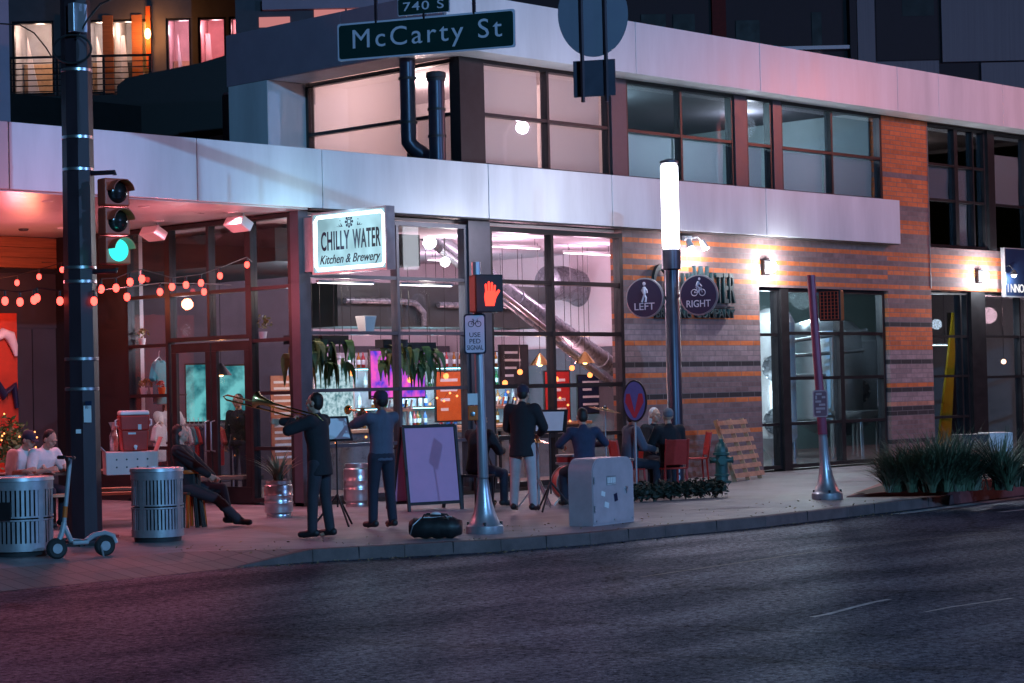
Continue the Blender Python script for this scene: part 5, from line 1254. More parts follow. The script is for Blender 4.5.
bm_ = {'amber':pbr('amber_glass',(.30,.10,.015),.1,0,.1,5), 'green':pbr('green_glass',(.03,.14,.05),.1,0,.1,5), 'clear':pbr('clear_bottle',(.55,.62,.66),.1,0,.1,5), 'red':pbr('red_bottle',(.45,.04,.05),.15,0,.1,5), 'blue':pbr('blue_bottle',(.05,.16,.45),.15,0,.1,5)}
proto = {}
for k in bm_:
    t = T('bottle', f'{k} glass bottle standing on the lit back bar shelves', 'bottle', (0,0,-50), 0, f'{k} bottles on the back bar')
    m = MB(); m.lathe([(.036,0),(.04,.01),(.04,.19),(.03,.22),(.014,.245),(.014,.30),(.0,.302)],10); m.obj('glass', bm_[k], t, smooth=True)
    m = MB(); m.lathe([(.0405,.06),(.0405,.15)],10); m.obj('paper_label', mt['white'], t, smooth=True)
    proto[k] = t
ks = list(bm_); used = set()
for z in shelf_z:
    x = -3.2
    while x < 3.0:
        if random.random() < .82:
            k = random.choice(ks); loc = (29.8+x, 31.0+random.uniform(-.02,.1), z+.001)
            if k not in used: proto[k].location = V(loc); used.add(k)
            else: copy_tree(proto[k], loc, random.uniform(0,6))
        x += random.uniform(.11,.2)
for x in (27.6,29.6,31.6): lamp('shelf_light', (x,30.5,1.75), 70, (.5,.85,1), .15)
for x in (25.6,27.4,29.2,31.0): lamp('bar_light', (x,28.0,2.35), 40, (1,.45,.5), .08)
# front bar counter with tap towers
t = T('bar_counter', 'long bar counter with pale top behind the storefront glass', 'bar', (28.4,28.6,0))
m = MB(); m.box(-3.2,3.4,-.3,.3,0,1.02); m.obj('front', pbr('bar_front_tile',(.16,.2,.24),.3,0,.4,3), t)
m = MB(); m.box(-3.3,3.5,-.38,.36,1.021,1.08); m.obj('counter_top', mt['wood'], t, bevel=.01)
for x,l in ((-1.6,'left of two'),(1.3,'right of two')):
    t = T('tap_tower', 'chrome beer tap tower on the bar counter, '+l, 'beer tap', (28.4+x,28.6,1.081))
    m = MB(); m.cyl((-.3,0,0),(-.3,0,.32),.03); m.cyl((.3,0,0),(.3,0,.32),.03); m.cyl((-.42,0,.34),(.42,0,.34),.045); m.obj('tower', mt['steel'], t, smooth=True)
    for k in range(6): m = MB(); m.cyl((-.35+k*.14,-.04,.36),(-.35+k*.14,-.09,.52),.014,.022); m.obj('tap_handle', mt[('red_plastic','white','orange_paint','black','navy','white')[k]], t, smooth=True)
# screens
def screen(c, w, h, f, label, em):
    t = T('wall_screen', label, 'screen', c)
    m = MB(); m.X = f; m.box(-w/2-.03,w/2+.03,-h/2-.03,h/2+.03,-.05,0); m.X=None; m.obj('case', mt['black'], t, bevel=.008)
    m = MB(); m.X = f; m.box(-w/2,w/2,-h/2,h/2,.001,.004); m.X=None; m.obj('display', em, t)
def scrmat(name, c1, c2, st, sc=3):
    m, nt, out = newmat(name); N = nt.nodes; L = nt.links; e = N.new('ShaderNodeEmission'); e.inputs[1].default_value = st; L.new(e.outputs[0], out.inputs[0])
    tc = N.new('ShaderNodeTexCoord'); v = N.new('ShaderNodeTexNoise'); v.inputs['Scale'].default_value = sc; v.inputs['Detail'].default_value = 3; L.new(tc.outputs['Object'], v.inputs['Vector'])
    r = N.new('ShaderNodeValToRGB'); q = r.color_ramp.elements; q[0].position=.35; q[0].color=(*c1,1); q[1].position=.6; q[1].color=(*c2,1); L.new(v.outputs[0], r.inputs[0]); L.new(r.outputs[0], e.inputs[0]); return m
f3 = frame((0,0,0),(.5,-.86,0),UP)
c = onX(202,393,24.2); screen(c, .62, 1.05, f3, 'teal screen menu inside the entrance, left of two', scrmat('teal_screen',(.01,.16,.2),(.25,.85,.85),.8))
c = onX(226,393,24.6); screen(c, .85, 1.0, f3, 'teal screen menu inside the entrance with violet band, right of two', scrmat('teal_screen_two',(.02,.2,.24),(.3,.9,.9),.8))
c = onY(398,374,28.2); screen(c, 1.35, .85, FY((0,0,0)), 'violet and pink glowing screen among the hanging plants', scrmat('violet_screen',(.08,.05,.6),(.9,.1,.5),1.5,4))
c = onY(316,430,30.2); screen(c, .9, 1.5, FY((0,0,0)), 'cyan lit menu board behind the trombonist', scrmat('cyan_board',(.05,.2,.26),(.5,.85,.9),.9,9))
c = onY(290,420,27.2); t = T('menu_board', 'tall orange and white menu board inside the corner window', 'menu board', c)
m = MB(); m.box(-.42,.42,-.02,.0,-.75,.75); m.obj('board', pbr('menu_paper',(.5,.2,.12),.6,0,.3,5), t)
m = MB()
for k in range(13): m.box(-.36,random.uniform(0,.34),-.026,-.021,.62-k*.105,.66-k*.105)
m.obj('print_lines', mt['white'], t)
lamp('menu_light', c+V((0,-.7,.5)), 14, (1,.6,.45), .1)
c = onY(398,430,27.6); t = T('drinks_fridge', 'glass front drinks fridge with white light behind the trumpeter', 'fridge', (c.x,29.3,1.085))
m = MB(); m.box(-.5,.5,0,.5,0,1.25); m.obj('body', mt['white'], t)
m = MB(); m.box(-.46,.46,-.012,-.002,.05,1.2); m.obj('lit_door', scrmat('fridge_light',(.15,.3,.34),(.7,.9,.95),1.0,12), t)
# pendants inside
for i,(px,py,y,l) in enumerate(((221,372,28.5,'black cone pendant lamp inside the entrance'),(540,362,27.0,'left amber pendant lamp over the taproom tables'),(585,360,27.0,'right amber pendant lamp over the taproom tables'))):
    p = onY(px,py,y) if i else onX(px,py,24.0); t = T('pendant_lamp', l, 'pendant lamp', p)
    m = MB(); m.lathe([(.02,.16),(.06,.12),(.20,-.06),(.19,-.06),(.05,.1)],20); m.obj('lamp_shade', mt['black'] if not i else mt['brass'], t, smooth=True)
    m = MB(); m.sph((0,0,-.03),.055,10); m.obj('bulb', emit('pendant_bulb_%d'%i,(1,.45,.15),18), t, smooth=True)
    m = MB(); m.cyl((0,0,.16),(0,0,4.5-p.z),.006,n=5); m.obj('cord', mt['black'], t)
    lamp('pendant_beam', p+V((0,0,-.15)), 30, (1,.42,.16), .06)
# fairy lights along window heads
def fairy(pxs, y, label):
    P = [onY(a,b,y) for a,b in pxs]; t = T('fairy_lights', label, 'fairy lights', P[0])
    m = MB(); m.tube([p-P[0]+V((0,.02,.03)) for p in P], .004, 4); m.obj('wire', mt['black'], t)
    for p in P: m = MB(); m.sph(p-P[0], .022, 8); m.obj('bulb', mt['bulb_small'], t, smooth=True)
fairy([(300,436),(312,441),(322,434),(336,443),(345,436),(356,444),(366,437),(372,440)], 27.9, 'fairy lights along the bar front behind the trumpeter')
fairy([(430,404),(437,398),(444,401),(450,393),(457,396),(461,388),(464,378),(466,368),(463,358)], 27.0, 'fairy lights climbing in the window left of the silver post')
fairy([(500,398),(508,392),(515,399),(523,405),(527,415),(524,425),(529,433),(537,441)], 25.7, 'fairy lights hanging in the window by the man in dark hoodie')
fairy([(560,398),(568,405),(561,412),(570,421),(563,428),(572,436)], 25.7, 'fairy lights hanging in the right window behind the drummer')
# hanging plants in the windows
def drape(px0, px1, py0, py1, y, n, label, mat='leaf'):
    c = onY((px0+px1)/2, py0, y); t = T('trailing_plant', label, 'plant', c)
    a, b = onY(px0,py0,y)-c, onY(px1,py0,y)-c; dz = onY(px0,py0,y).z-onY(px0,py1,y).z
    m = MB()
    for i in range(n):
        u = random.random(); p = a*(1-u)+b*u+V((0,random.uniform(-.15,.12),random.uniform(-.55,0)*dz)); L = dz*random.uniform(.35,.62); w_ = random.uniform(.05,.095)
        th = random.uniform(0,pi); s = V((cos(th),sin(th)*.7,0)); o_ = V((random.uniform(-.22,.22),random.uniform(-.2,.1),0))
        pr = None
        for k in range(6):
            v = k/5; q = p+o_*sin(v*1.7)+V((0,0,.10*sin(v*3.1)-L*v**1.25)); ww = w_*sin(min(1,.12+v)*pi*.97)**.8
            e = (q-s*ww+V((0,.01,0)), q+s*ww)
            if pr: m.face([pr[0],pr[1],e[1],e[0]])
            pr = e
    m.obj('leaves', mt[mat], t, normals=False)
    m = MB(); m.box(-.28,.28,-.1,.1,-.1,.04); m.obj('planter', mt['dark'], t)
    m = MB(); [m.cyl((s*.24,0,.04),(s*.24,0,.9),.005,n=5) for s in (-1,1)]; m.obj('hanger', mt['black'], t)
drape(286,316,338,393,25.45,46,'trailing plant with long pale leaves hanging in the window beside the corner post','leaf_y')
drape(318,345,338,388,25.45,44,'trailing plant with long green leaves hanging left of the violet screen','leaf')
drape(378,405,342,382,25.45,44,'trailing plant hanging above the trumpeter, right of the violet screen','leaf_y')
drape(408,432,345,384,25.45,44,'trailing plant hanging right of the mullion above the pink board','leaf')
for x, l in ((22.6,'left of two'),(24.4,'right of two')):  # lamps added to light the backlit leaves from the front
    t = T('plant_fill_lamp', 'added strip lamp brightening the hanging plants in the left storefront window, '+l, 'fill light', (x,25.22,3.52)); m = MB(); m.box(-.6,.6,-.03,.03,0,.04); m.obj('housing', mt['white'], t)
    m = MB(); m.box(-.58,.58,-.025,.025,-.012,-.001); m.obj('diffuser', mt['shoplight'], t); lamp('plant_fill_beam', (x,25.22,3.42), 26, (1,.85,.7), .1)
# small pots on the window transoms
for px,py,c,l in ((365,322,'white','white square pot on the transom behind the left storefront window'),):
    p = onY(px,py+12,25.35); t = T('flower_pot', l, 'pot', V((p.x,25.32,2.74)))
    m = MB(); m.hexa([(-.09,-.09,0),(.09,-.09,0),(.09,.09,0),(-.09,.09,0),(-.13,-.12,.26),(.13,-.12,.26),(.13,.12,.26),(-.13,.12,.26)]); m.obj('pot', mt['white'], t, bevel=.01)
    m = MB(); m.box(-.11,.11,-.1,.1,.24,.262); m.obj('soil', mt['soil'], t)
# window display by the entrance: shirts on hangers, pots with flowers
def shirt(px, py, X, s, mat, label, rz=.6):
    p = onX(px,py,X); t = T('hanging_shirt', label, 'shirt', p, rz)
    m = MB(); P = [(-.12,0),(-.28,-.06),(-.42,-.30),(-.31,-.36),(-.24,-.22),(-.25,-.72),(.25,-.72),(.24,-.22),(.31,-.36),(.42,-.30),(.28,-.06),(.12,0),(.06,-.05),(-.06,-.05)]
    m.prism([(x*s,-.05,z*s) for x,z in P],(0,.09,0)); m.obj('cloth', mat, t, bevel=.02)
    m = MB(); m.tube([(-.2*s,0,-.02),(0,0,.05*s),(.2*s,0,-.02)],.008,5); m.tube([(0,0,.05*s),(0,0,.12*s),(.03*s,0,.15*s)],.006,5); m.obj('hanger', mt['steel'], t)
mt['cloth_teal'] = pbr('teal_cloth',(.03,.26,.30),.85,0,.15,8); mt['cloth_grey'] = pbr('grey_cloth',(.2,.2,.23),.85,0,.2,8)
shirt(159,360,21.75,1.05,mt['cloth_teal'],'teal T-shirt displayed in the window left of the entrance door')
shirt(159,424,21.8,.9,mt['white_cloth'],'pale T-shirt displayed low in the window left of the entrance door')
for i in range(9):
    p = onX(181+i*4.4, 432+(i%3), 22.6)
    cc = (mt['cloth_grey'],mt['white_cloth'],mt['cloth_teal'],mt['redchair'],mt['navy'])[i%5]
    shirt(181+i*4.4, 426, 22.9, .95, cc, ('grey','pale','teal','red','navy')[i%5]+' shirt on the rail inside the entrance door' if i < 5 else ('grey','pale','teal','red','navy')[i%5]+' shirt farther right on the rail inside the entrance', rz=1.3)
p = onX(200,424,22.9); t = T('clothes_rail', 'steel clothes rail inside the entrance holding the shirts', 'clothes rail', (p.x,p.y,0))
m = MB(); d_ = V((0,1,0)); m.tube([d_*-.9,d_*-.9+V((0,0,1.25)),d_*.9+V((0,0,1.25)),d_*.9],.018,8); m.obj('rail', mt['steel'], t, smooth=True)
m = MB(); [m.box(-.25,.25,s*.9-.02,s*.9+.02,0,.03) for s in (-1,1)]; m.obj('foot', mt['steel'], t)
for px,py,X,h_,mm,l in ((144,398,21.62,.2,'leaf_y','yellow potted flowers on the window shelf'),(154,398,21.62,.17,'white','white potted plant on the window shelf'),(162,398,21.62,.14,'redchair','red potted flower on the window shelf'),(142,343,21.62,.2,'leaf_y','yellow flowers on the upper window transom'),(263,333,21.62,.3,'leaf_y','twiggy branch arrangement glowing in the window beside the corner')):
    p = onX(px,py,X); zz = 1.80 if py > 380 else (2.645 if py > 338 else 2.645)
    t = T('potted_flowers', l, 'potted plant', (p.x,p.y,zz))
    m = MB(); m.lathe([(.05,0),(.07,.12),(.06,.12)],14); m.obj('pot', mt['white'] if mm != 'redchair' else mt['orange_paint'], t, smooth=True)
    m = MB(); leafcloud(m, 60, (0,0,.12+h_/2), (h_*.6,h_*.6,h_/2), .035); m.obj('leaves', mt[mm if mm != 'white' else 'leaf'], t, normals=False)
m = MB(); m.box(-.02,.3,-.55,.55,-.03,0); o = m.obj('display_shelf', mt['dark']); o.location = (21.5,28.93,1.80); tag(o,'dark display shelf across the window left of the entrance door','shelf')
lamp('display_light', (22.2,28.9,2.9), 24, (.95,.75,.8), .1); lamp('entrance_light', (23.3,27.2,3.2), 60, (.75,.85,1), .2); lamp('entrance_light', (22.3,25.8,3.6), 16, (1,.5,.45), .1)
# table sets inside right bays
for i,(x,y) in enumerate(((26.6,26.3),(28.3,26.5))):
    t = T('high_table', 'dark high table inside the '+('left' if i==0 else 'right')+' of the two right storefront bays', 'table', (x,y,.013))
    m = MB(); m.box(-.4,.4,-.3,.3,1.0,1.05); m.obj('table_top', mt['wood'], t, bevel=.01)
    for sx in (-.35,.35):
        for sy in (-.25,.25): m = MB(); m.box(sx-.02,sx+.02,sy-.02,sy+.02,0,1.0); m.obj('leg', mt['black'], t)
# brewhouse: tanks, pipework
mt['brewlamp'] = emit('brewhouse_lamp',(.8,.97,1),9)
for i,(x,y,l) in enumerate(((36.6,26.8,'left'),(40.0,28.8,'right'))):
    t = T('linear_light', f'long cool white ceiling light in the brewhouse, {l} of two', 'ceiling light', (x,y,3.9))
    m = MB(); m.box(-.8,.8,-.07,.07,0,.05); m.obj('housing', mt['white'], t); m = MB(); m.box(-.78,.78,-.06,.06,-.012,-.001); m.obj('diffuser', mt['brewlamp'], t)
    lamp('brewhouse_light', (x,y,3.7), 330, (.72,.93,1), .25)
lamp('brewhouse_light', (34.6,25.8,3.2), 70, (.8,.95,1), .15)
def tank(x, y, R, H, z0, label):
    t = T('brewing_tank', label, 'tank', (x,y,.013))
    m = MB(); m.lathe([(.05,z0-.45),(R,z0),(R,z0+.02),(R*1.01,z0+.03),(R*1.01,z0+.07),(R,z0+.08),(R,H-.35),(R*1.01,H-.34),(R*1.01,H-.3),(R,H-.29),(R*.8,H-.1),(R*.3,H),(0,H)],40); m.obj('vessel', mt['steel'], t, smooth=True)
    for k in range(4): a = pi/4+k*pi/2; m = MB(); m.cyl((R*.85*cos(a),R*.85*sin(a),0),(R*.85*cos(a),R*.85*sin(a),z0+.1),.04); m.obj('leg', mt['steel'], t, smooth=True)
    return t
def manway(t, R, z, r, dirv):
    d = V(dirv).normalized(); c = d*(R-.02)+V((0,0,z)); m = MB(); m.lathe([(r*1.15,0),(r*1.15,.05),(r,.055),(r,.03),(r*.2,.07),(0,.075)],28,c,d); o = m.obj('manway', mt['galv'], t, smooth=True)
    m = MB(); [m.lathe([(r*.12*1,0.05),(r*.12,.09),(0,.095)],8,c+ (d.cross(UP)*cos(a)+UP*sin(a))*r*1.05,d) for a in [i*pi/4 for i in range(8)]]; m.obj('clamp', mt['steel'], o)
mt['pale_steel'] = pbr('pale_steel',(.66,.69,.72),.35,.25,.06,6)
ta1 = tank(onY(772,400,26.3).x+.08,26.3,.46,3.3,.6,'slim steel tank with two round manways behind the narrow brewhouse window')
for ch in kids(ta1):
    if ch.name.startswith('vessel'): ch.data.materials[0] = mt['pale_steel']
lamp('brewhouse_light', (34.3,25.75,1.6), 30, (.8,.95,1), .1)  # extra lamp without fixture, added to brighten the slim tank's front
for z in (.95,2.05): manway(ta1,.46,z,.24,(-.75,-.66,0))
tank(40.0,28.2,.85,3.2,.9,'wide steel brewing tank in the middle of the brewhouse'); 
tb2 = tank(41.9,28.9,.8,3.0,.9,'wide steel brewing tank at the right of the brewhouse'); manway(tb2,.8,1.5,.25,(-.6,-.8,0))
t = T('brew_pipework', 'run of steel pipes and rails in front of the brewing tanks', 'pipes', (37.6,26.9,0))
for P_ in ([(-1.2,0,2.6),(2.2,0,2.9)],[(-1.2,.1,2.3),(2.2,.1,2.45)],[(-1.0,0,.1),(-1.0,0,2.6)],[(.9,.05,.1),(.9,.05,2.8)],[(-1.2,-.1,1.9),(.4,-.1,1.9),(.4,-.1,1.0),(1.6,-.1,1.0)]):
    m = MB(); m.tube(P_,.045,10); m.obj('pipe_run', mt['steel'], t, smooth=True)
m = MB(); m.tube([(-1.0,-.15,.9),(.1,-.15,.9)],.02,8); m.lathe([(.2,-.02),(.24,0),(.2,.02)],20,(1.3,-.15,1.6),(0,1,0)); m.obj('valve_wheel', mt['steel'], t, smooth=True)
t = T('steel_trough', 'wide shallow steel trough standing in the brewhouse window', 'trough', (38.1,26.1,0))
m = MB(); m.lathe([(.1,.92),(.45,1.0),(.55,1.12),(.53,1.12),(.4,1.02)],28); m.obj('basin', mt['steel'], t, smooth=True)
for k in range(3): a = k*2.1; m = MB(); m.cyl((.3*cos(a),.3*sin(a),.013),(.25*cos(a),.25*sin(a),.98),.025); m.obj('leg', mt['steel'], t, smooth=True)
p = onY(881,393,25.26); t = T('window_notice', 'small pinkish notice taped inside the brewhouse window', 'notice', p)
m = MB(); m.box(-.13,.13,-.0,.004,-.3,.3); m.obj('paper', mt['lav'], t); m = MB(); m.box(-.13,.13,-.004,-.001,-.3,-.1); m.obj('print', mt['redink'], t)
# shop: yellow diagonal, dark round logo, warm lights
t = T('shop_mural', 'leaning yellow board with a pale letter C on dark ground in the shop window', 'display board', (onY(957,400,26.3).x,26.3,0))
m = MB(); m.hexa([(-.9,0,.02),(-.35,0,.02),(-.35,.05,.02),(-.9,.05,.02),(-.05,0,3.3),(.12,0,3.3),(.12,.05,3.3),(-.05,.05,3.3)]); m.obj('yellow_board', pbr('yellow_board_paint',(.62,.42,.02),.5,0,.08,5), t)
m = MB(); m.box(-.2,.9,.06,.09,.02,3.3); m.obj('dark_ground', mt['black'], t)
text('C','lettering',mt['white'],t,FX((-.2,.0,1.9))@Matrix.Translation((0,0,.3)) if 0 else FY((.62,.04,1.95)),h=.6,d=.02,bold=.02)
m = MB(); m.box(.1,.8,.02,.05,.3,1.2); m.obj('red_board', mt['redchair'], t)
lamp('shop_light', (41.0,25.8,3.0), 45, (.8,.9,1), .12); lamp('shop_light', (45.6,27.2,3.3), 130, (1,.55,.6), .2)
t = T('linear_light', 'single cool tube light inside the shop at right', 'ceiling light', (onY(940,345,26.6).x,26.6,onY(940,345,26.6).z))
m = MB(); m.box(-.35,.75,-.03,.03,0,.04); m.obj('housing', mt['white'], t); m = MB(); m.box(-.34,.74,-.025,.025,-.012,-.001); m.obj('diffuser', mt['brewlamp'], t); m = MB(); m.cyl((.2,0,.04),(.2,0,1.5),.006,n=5); m.obj('cord', mt['black'], t)
for i,x in enumerate((44.2,45.2)):
    t = T('pendant_lamp', 'small warm pendant in the pink lit shop window, '+('left' if i==0 else 'right')+' of the pair', 'pendant lamp', (x,26.6,2.15))
    m = MB(); m.sph((0,0,0),.06,10); m.obj('bulb', emit('shop_bulb_%d'%i,(1,.5,.3),10), t, smooth=True); m = MB(); m.cyl((0,0,.06),(0,0,1.7),.006,n=5); m.obj('cord', mt['black'], t)
# left rear: painted red banner, lit bush
a, b = onY(-4,380,31.3), onY(20,380,31.3); zt_, zb2 = onY(10,313,31.3).z, 0.1
t = T('painted_banner', 'tall red banner with pale curling stroke on the rear wall under the canopy', 'banner', (b.x,31.4,0))
m = MB(); m.box(-1.8,0,-.03,0,zb2,zt_); m.obj('cloth', pbr('red_banner_cloth',(.55,.055,.02),.7,0,.3,2), t)
m = MB(); q = lambda px,py: onY(px,py,31.3)-V((b.x,31.4,0)); m.tube([q(-6,340),q(3,333),q(10,336),q(14,346),q(16,356)],[.05,.09,.1,.07,.03],10); m.obj('curl', mt['white'], t, smooth=True)
m = MB(); m.tube([q(-4,380),q(4,395),q(14,385),q(17,408)],[.05,.09,.07,.04],10); m.obj('dark_stroke', mt['navy'], t, smooth=True)
lamp('banner_light', (b.x-.6,30.0,3.4), 42, (1,.25,.12), .1)
p = gp(10,500); p = V((17.6,29.6,0)); t = T('lit_bush', 'small bush dotted with fairy lights at the left edge under the canopy', 'bush', p)
cz = onY(12,440,29.6); p2 = V((cz.x,29.6,0)); t.location = p2
m = MB(); leafcloud(m, 520, (0,0,cz.z-.05), (.42,.4,.5), .06); m.obj('leaves', mt['leaf'], t, normals=False)
m = MB(); m.tube([(0,0,0),(.03,0,.5),(0,0,cz.z)],[.05,.035,.02],8); m.obj('trunk', mt['wood_dk'], t)
for k in range(22):
    v = V((random.gauss(0,1),random.gauss(0,1),random.gauss(0,1))).normalized(); m = MB(); m.sph((v.x*.42,v.y*.4,cz.z-.05+v.z*.5),.016,6); m.obj('fairy_bulb', mt['bulb_small'], t)

# more life in the taproom: high stools, framed boards, hanging glass rack, kettle lights
def barstool(x, y, label, proto=[]):
    if proto: return copy_tree(proto[0], (x,y,.013), random.uniform(0,6), label)
    t = T('bar_stool', label, 'stool', (x,y,.013), 0, 'tall stools inside along the bar')
    m = MB(); m.lathe([(0,.72),(.17,.72),(.18,.74),(.17,.77),(0,.77)],18); m.obj('seat', mt['orange_paint'], t, smooth=True)
    for k in range(4): a = pi/4+k*pi/2; m = MB(); m.cyl((.22*cos(a),.22*sin(a),0),(.13*cos(a),.13*sin(a),.72),.014); m.obj('leg', mt['black'], t)
    proto.append(t); return t
for px, l in ((340,'behind the trombonist'),(372,'behind the trumpeter'),(418,'behind the sandwich board'),(452,'left of the silver post'),(505,'beside the hooded man'),(548,'left of the drummer'),(600,'right of the drummer')):
    q = onY(px,470,27.6); barstool(q.x, 27.6, 'tall orange topped stool inside the taproom '+l)
for i,(px0,px1,py0,py1,y,c,l) in enumerate(((500,528,346,384,30.0,'dark','dark framed board high behind the hooded man'),(545,570,372,420,29.0,'redchair','red framed poster behind the drummer'),(578,606,376,412,29.0,'navy','navy framed poster right of the red poster'),(436,462,372,420,29.8,'orange_paint','orange poster behind the pink sandwich board'))):
    a, b = onY(px0,py0,y), onY(px1,py1,y); t = T('framed_poster', l, 'poster', ((a.x+b.x)/2,y,(a.z+b.z)/2)); w_, h_ = abs(b.x-a.x)/2, abs(a.z-b.z)/2
    m = MB(); m.box(-w_-.03,w_+.03,0,.04,-h_-.03,h_+.03); m.obj('frame', mt['black'], t); m = MB(); m.box(-w_,w_,-.006,-.001,-h_,h_); m.obj('print', mt[c], t)
    m = MB()
    for k in range(4): m.box(-w_*.7,w_*random.uniform(-.1,.7),-.010,-.0065,h_*(.6-.4*k),h_*(.72-.4*k))
    m.obj('print_lines', mt['white'], t)
    m = MB(); [m.cyl((s*w_*.8,.02,h_),(s*w_*.8,.02,4.56-(a.z+b.z)/2),.006,n=5) for s in (-1,1)]; m.obj('hanger', mt['black'], t)
for i,px in enumerate((335,352,410,428,446,505,520,556,572,590)):
    y = 27.9; p = onY(px, 366+(i*7)%18, y); l = 'small amber globe bulb hanging over the bar, '+('behind the trombonist','right of the trombonist','right of the violet screen','left of the amber fairy lights','by the silver post','above the hooded man','right of the hooded man','left over the drummer','above the drummer','right over the drummer')[i]
    t = T('globe_bulb', l, 'pendant lamp', p, 0, 'amber globe bulbs over the bar')
    m = MB(); m.sph((0,0,0),.055,10); m.obj('bulb', bpy.data.materials.get('amber_globe') or emit('amber_globe',(1,.22,.06),5), t, smooth=True); m = MB(); m.cyl((0,0,.05),(0,0,4.54-p.z),.006,n=5); m.obj('cord', mt['black'], t)
# ================================================================ people
def finish(mb, name, mat, parent, vox, smooth_it=4):
    """fuse overlapping limbs into one continuous skin"""
    bmesh.ops.recalc_face_normals(mb.b, faces=mb.b.faces)
    me = bpy.data.meshes.new('tmp'); mb.b.to_mesh(me); mb.b.free()
    o = bpy.data.objects.new('tmp', me); COL.objects.link(o)
    r = o.modifiers.new('r', 'REMESH'); r.mode = 'VOXEL'; r.voxel_size = vox
    s = o.modifiers.new('s', 'SMOOTH'); s.iterations = smooth_it; s.factor = .5
    bpy.context.view_layer.update(); dg = bpy.context.evaluated_depsgraph_get()
    m2 = bpy.data.meshes.new_from_object(o.evaluated_get(dg)); bpy.data.objects.remove(o); bpy.data.meshes.remove(me)
    m2.name = name; m2.materials.clear(); m2.materials.append(mat)
    m2.polygons.foreach_set('use_smooth', [True]*len(m2.polygons))
    q = bpy.data.objects.new(name, m2); COL.objects.link(q); q.parent = parent; return q
def ik(a, b, l1, l2, pole):
    a, b = V(a), V(b); d = b-a; L = min(d.length, (l1+l2)*.999); d.normalize()
    if L < .05: L = .05
    x = (l1*l1-l2*l2+L*L)/(2*L); h = math.sqrt(max(0,l1*l1-x*x)); p = V(pole); p = (p-d*p.dot(d)).normalized()
    return a+d*x+p*h, a+d*L
def hand(mb, wrist, fore, palm_n, side, curl=.5):
    """palm, four jointed fingers of unequal length and a thumb leaving the palm's side"""
    f = V(fore).normalized(); n = V(palm_n); n = (n-f*n.dot(f)).normalized(); s = f.cross(n)*side
    w = V(wrist); k0 = w+f*.085
    for j, u in enumerate((-.028,-.01,.01,.028)):
        mb.caps(w+f*.012+s*u*.6, k0+s*u, .016, .0135, 8)
        L = (.066,.078,.073,.058)[j]; p = k0+s*u*1.12; d = f
        for seg in range(3):
            a = curl*(.55+.35*seg); d2 = (f*cos(a*(1+seg*.55))+n*sin(a*(1+seg*.55))).normalized(); l = L*(.46,.32,.24)[seg]
            mb.caps(p, p+d2*l, .0092-.0008*seg, .0086-.0008*seg, 7); p = p+d2*l
    p = w+f*.025-s*.026; q = p+(f*.6-s*.62+n*.35).normalized()*.042; mb.caps(p,q,.013,.011,7); mb.caps(q,q+(f*.75+n*.55-s*.1).normalized()*.034,.0105,.009,7)
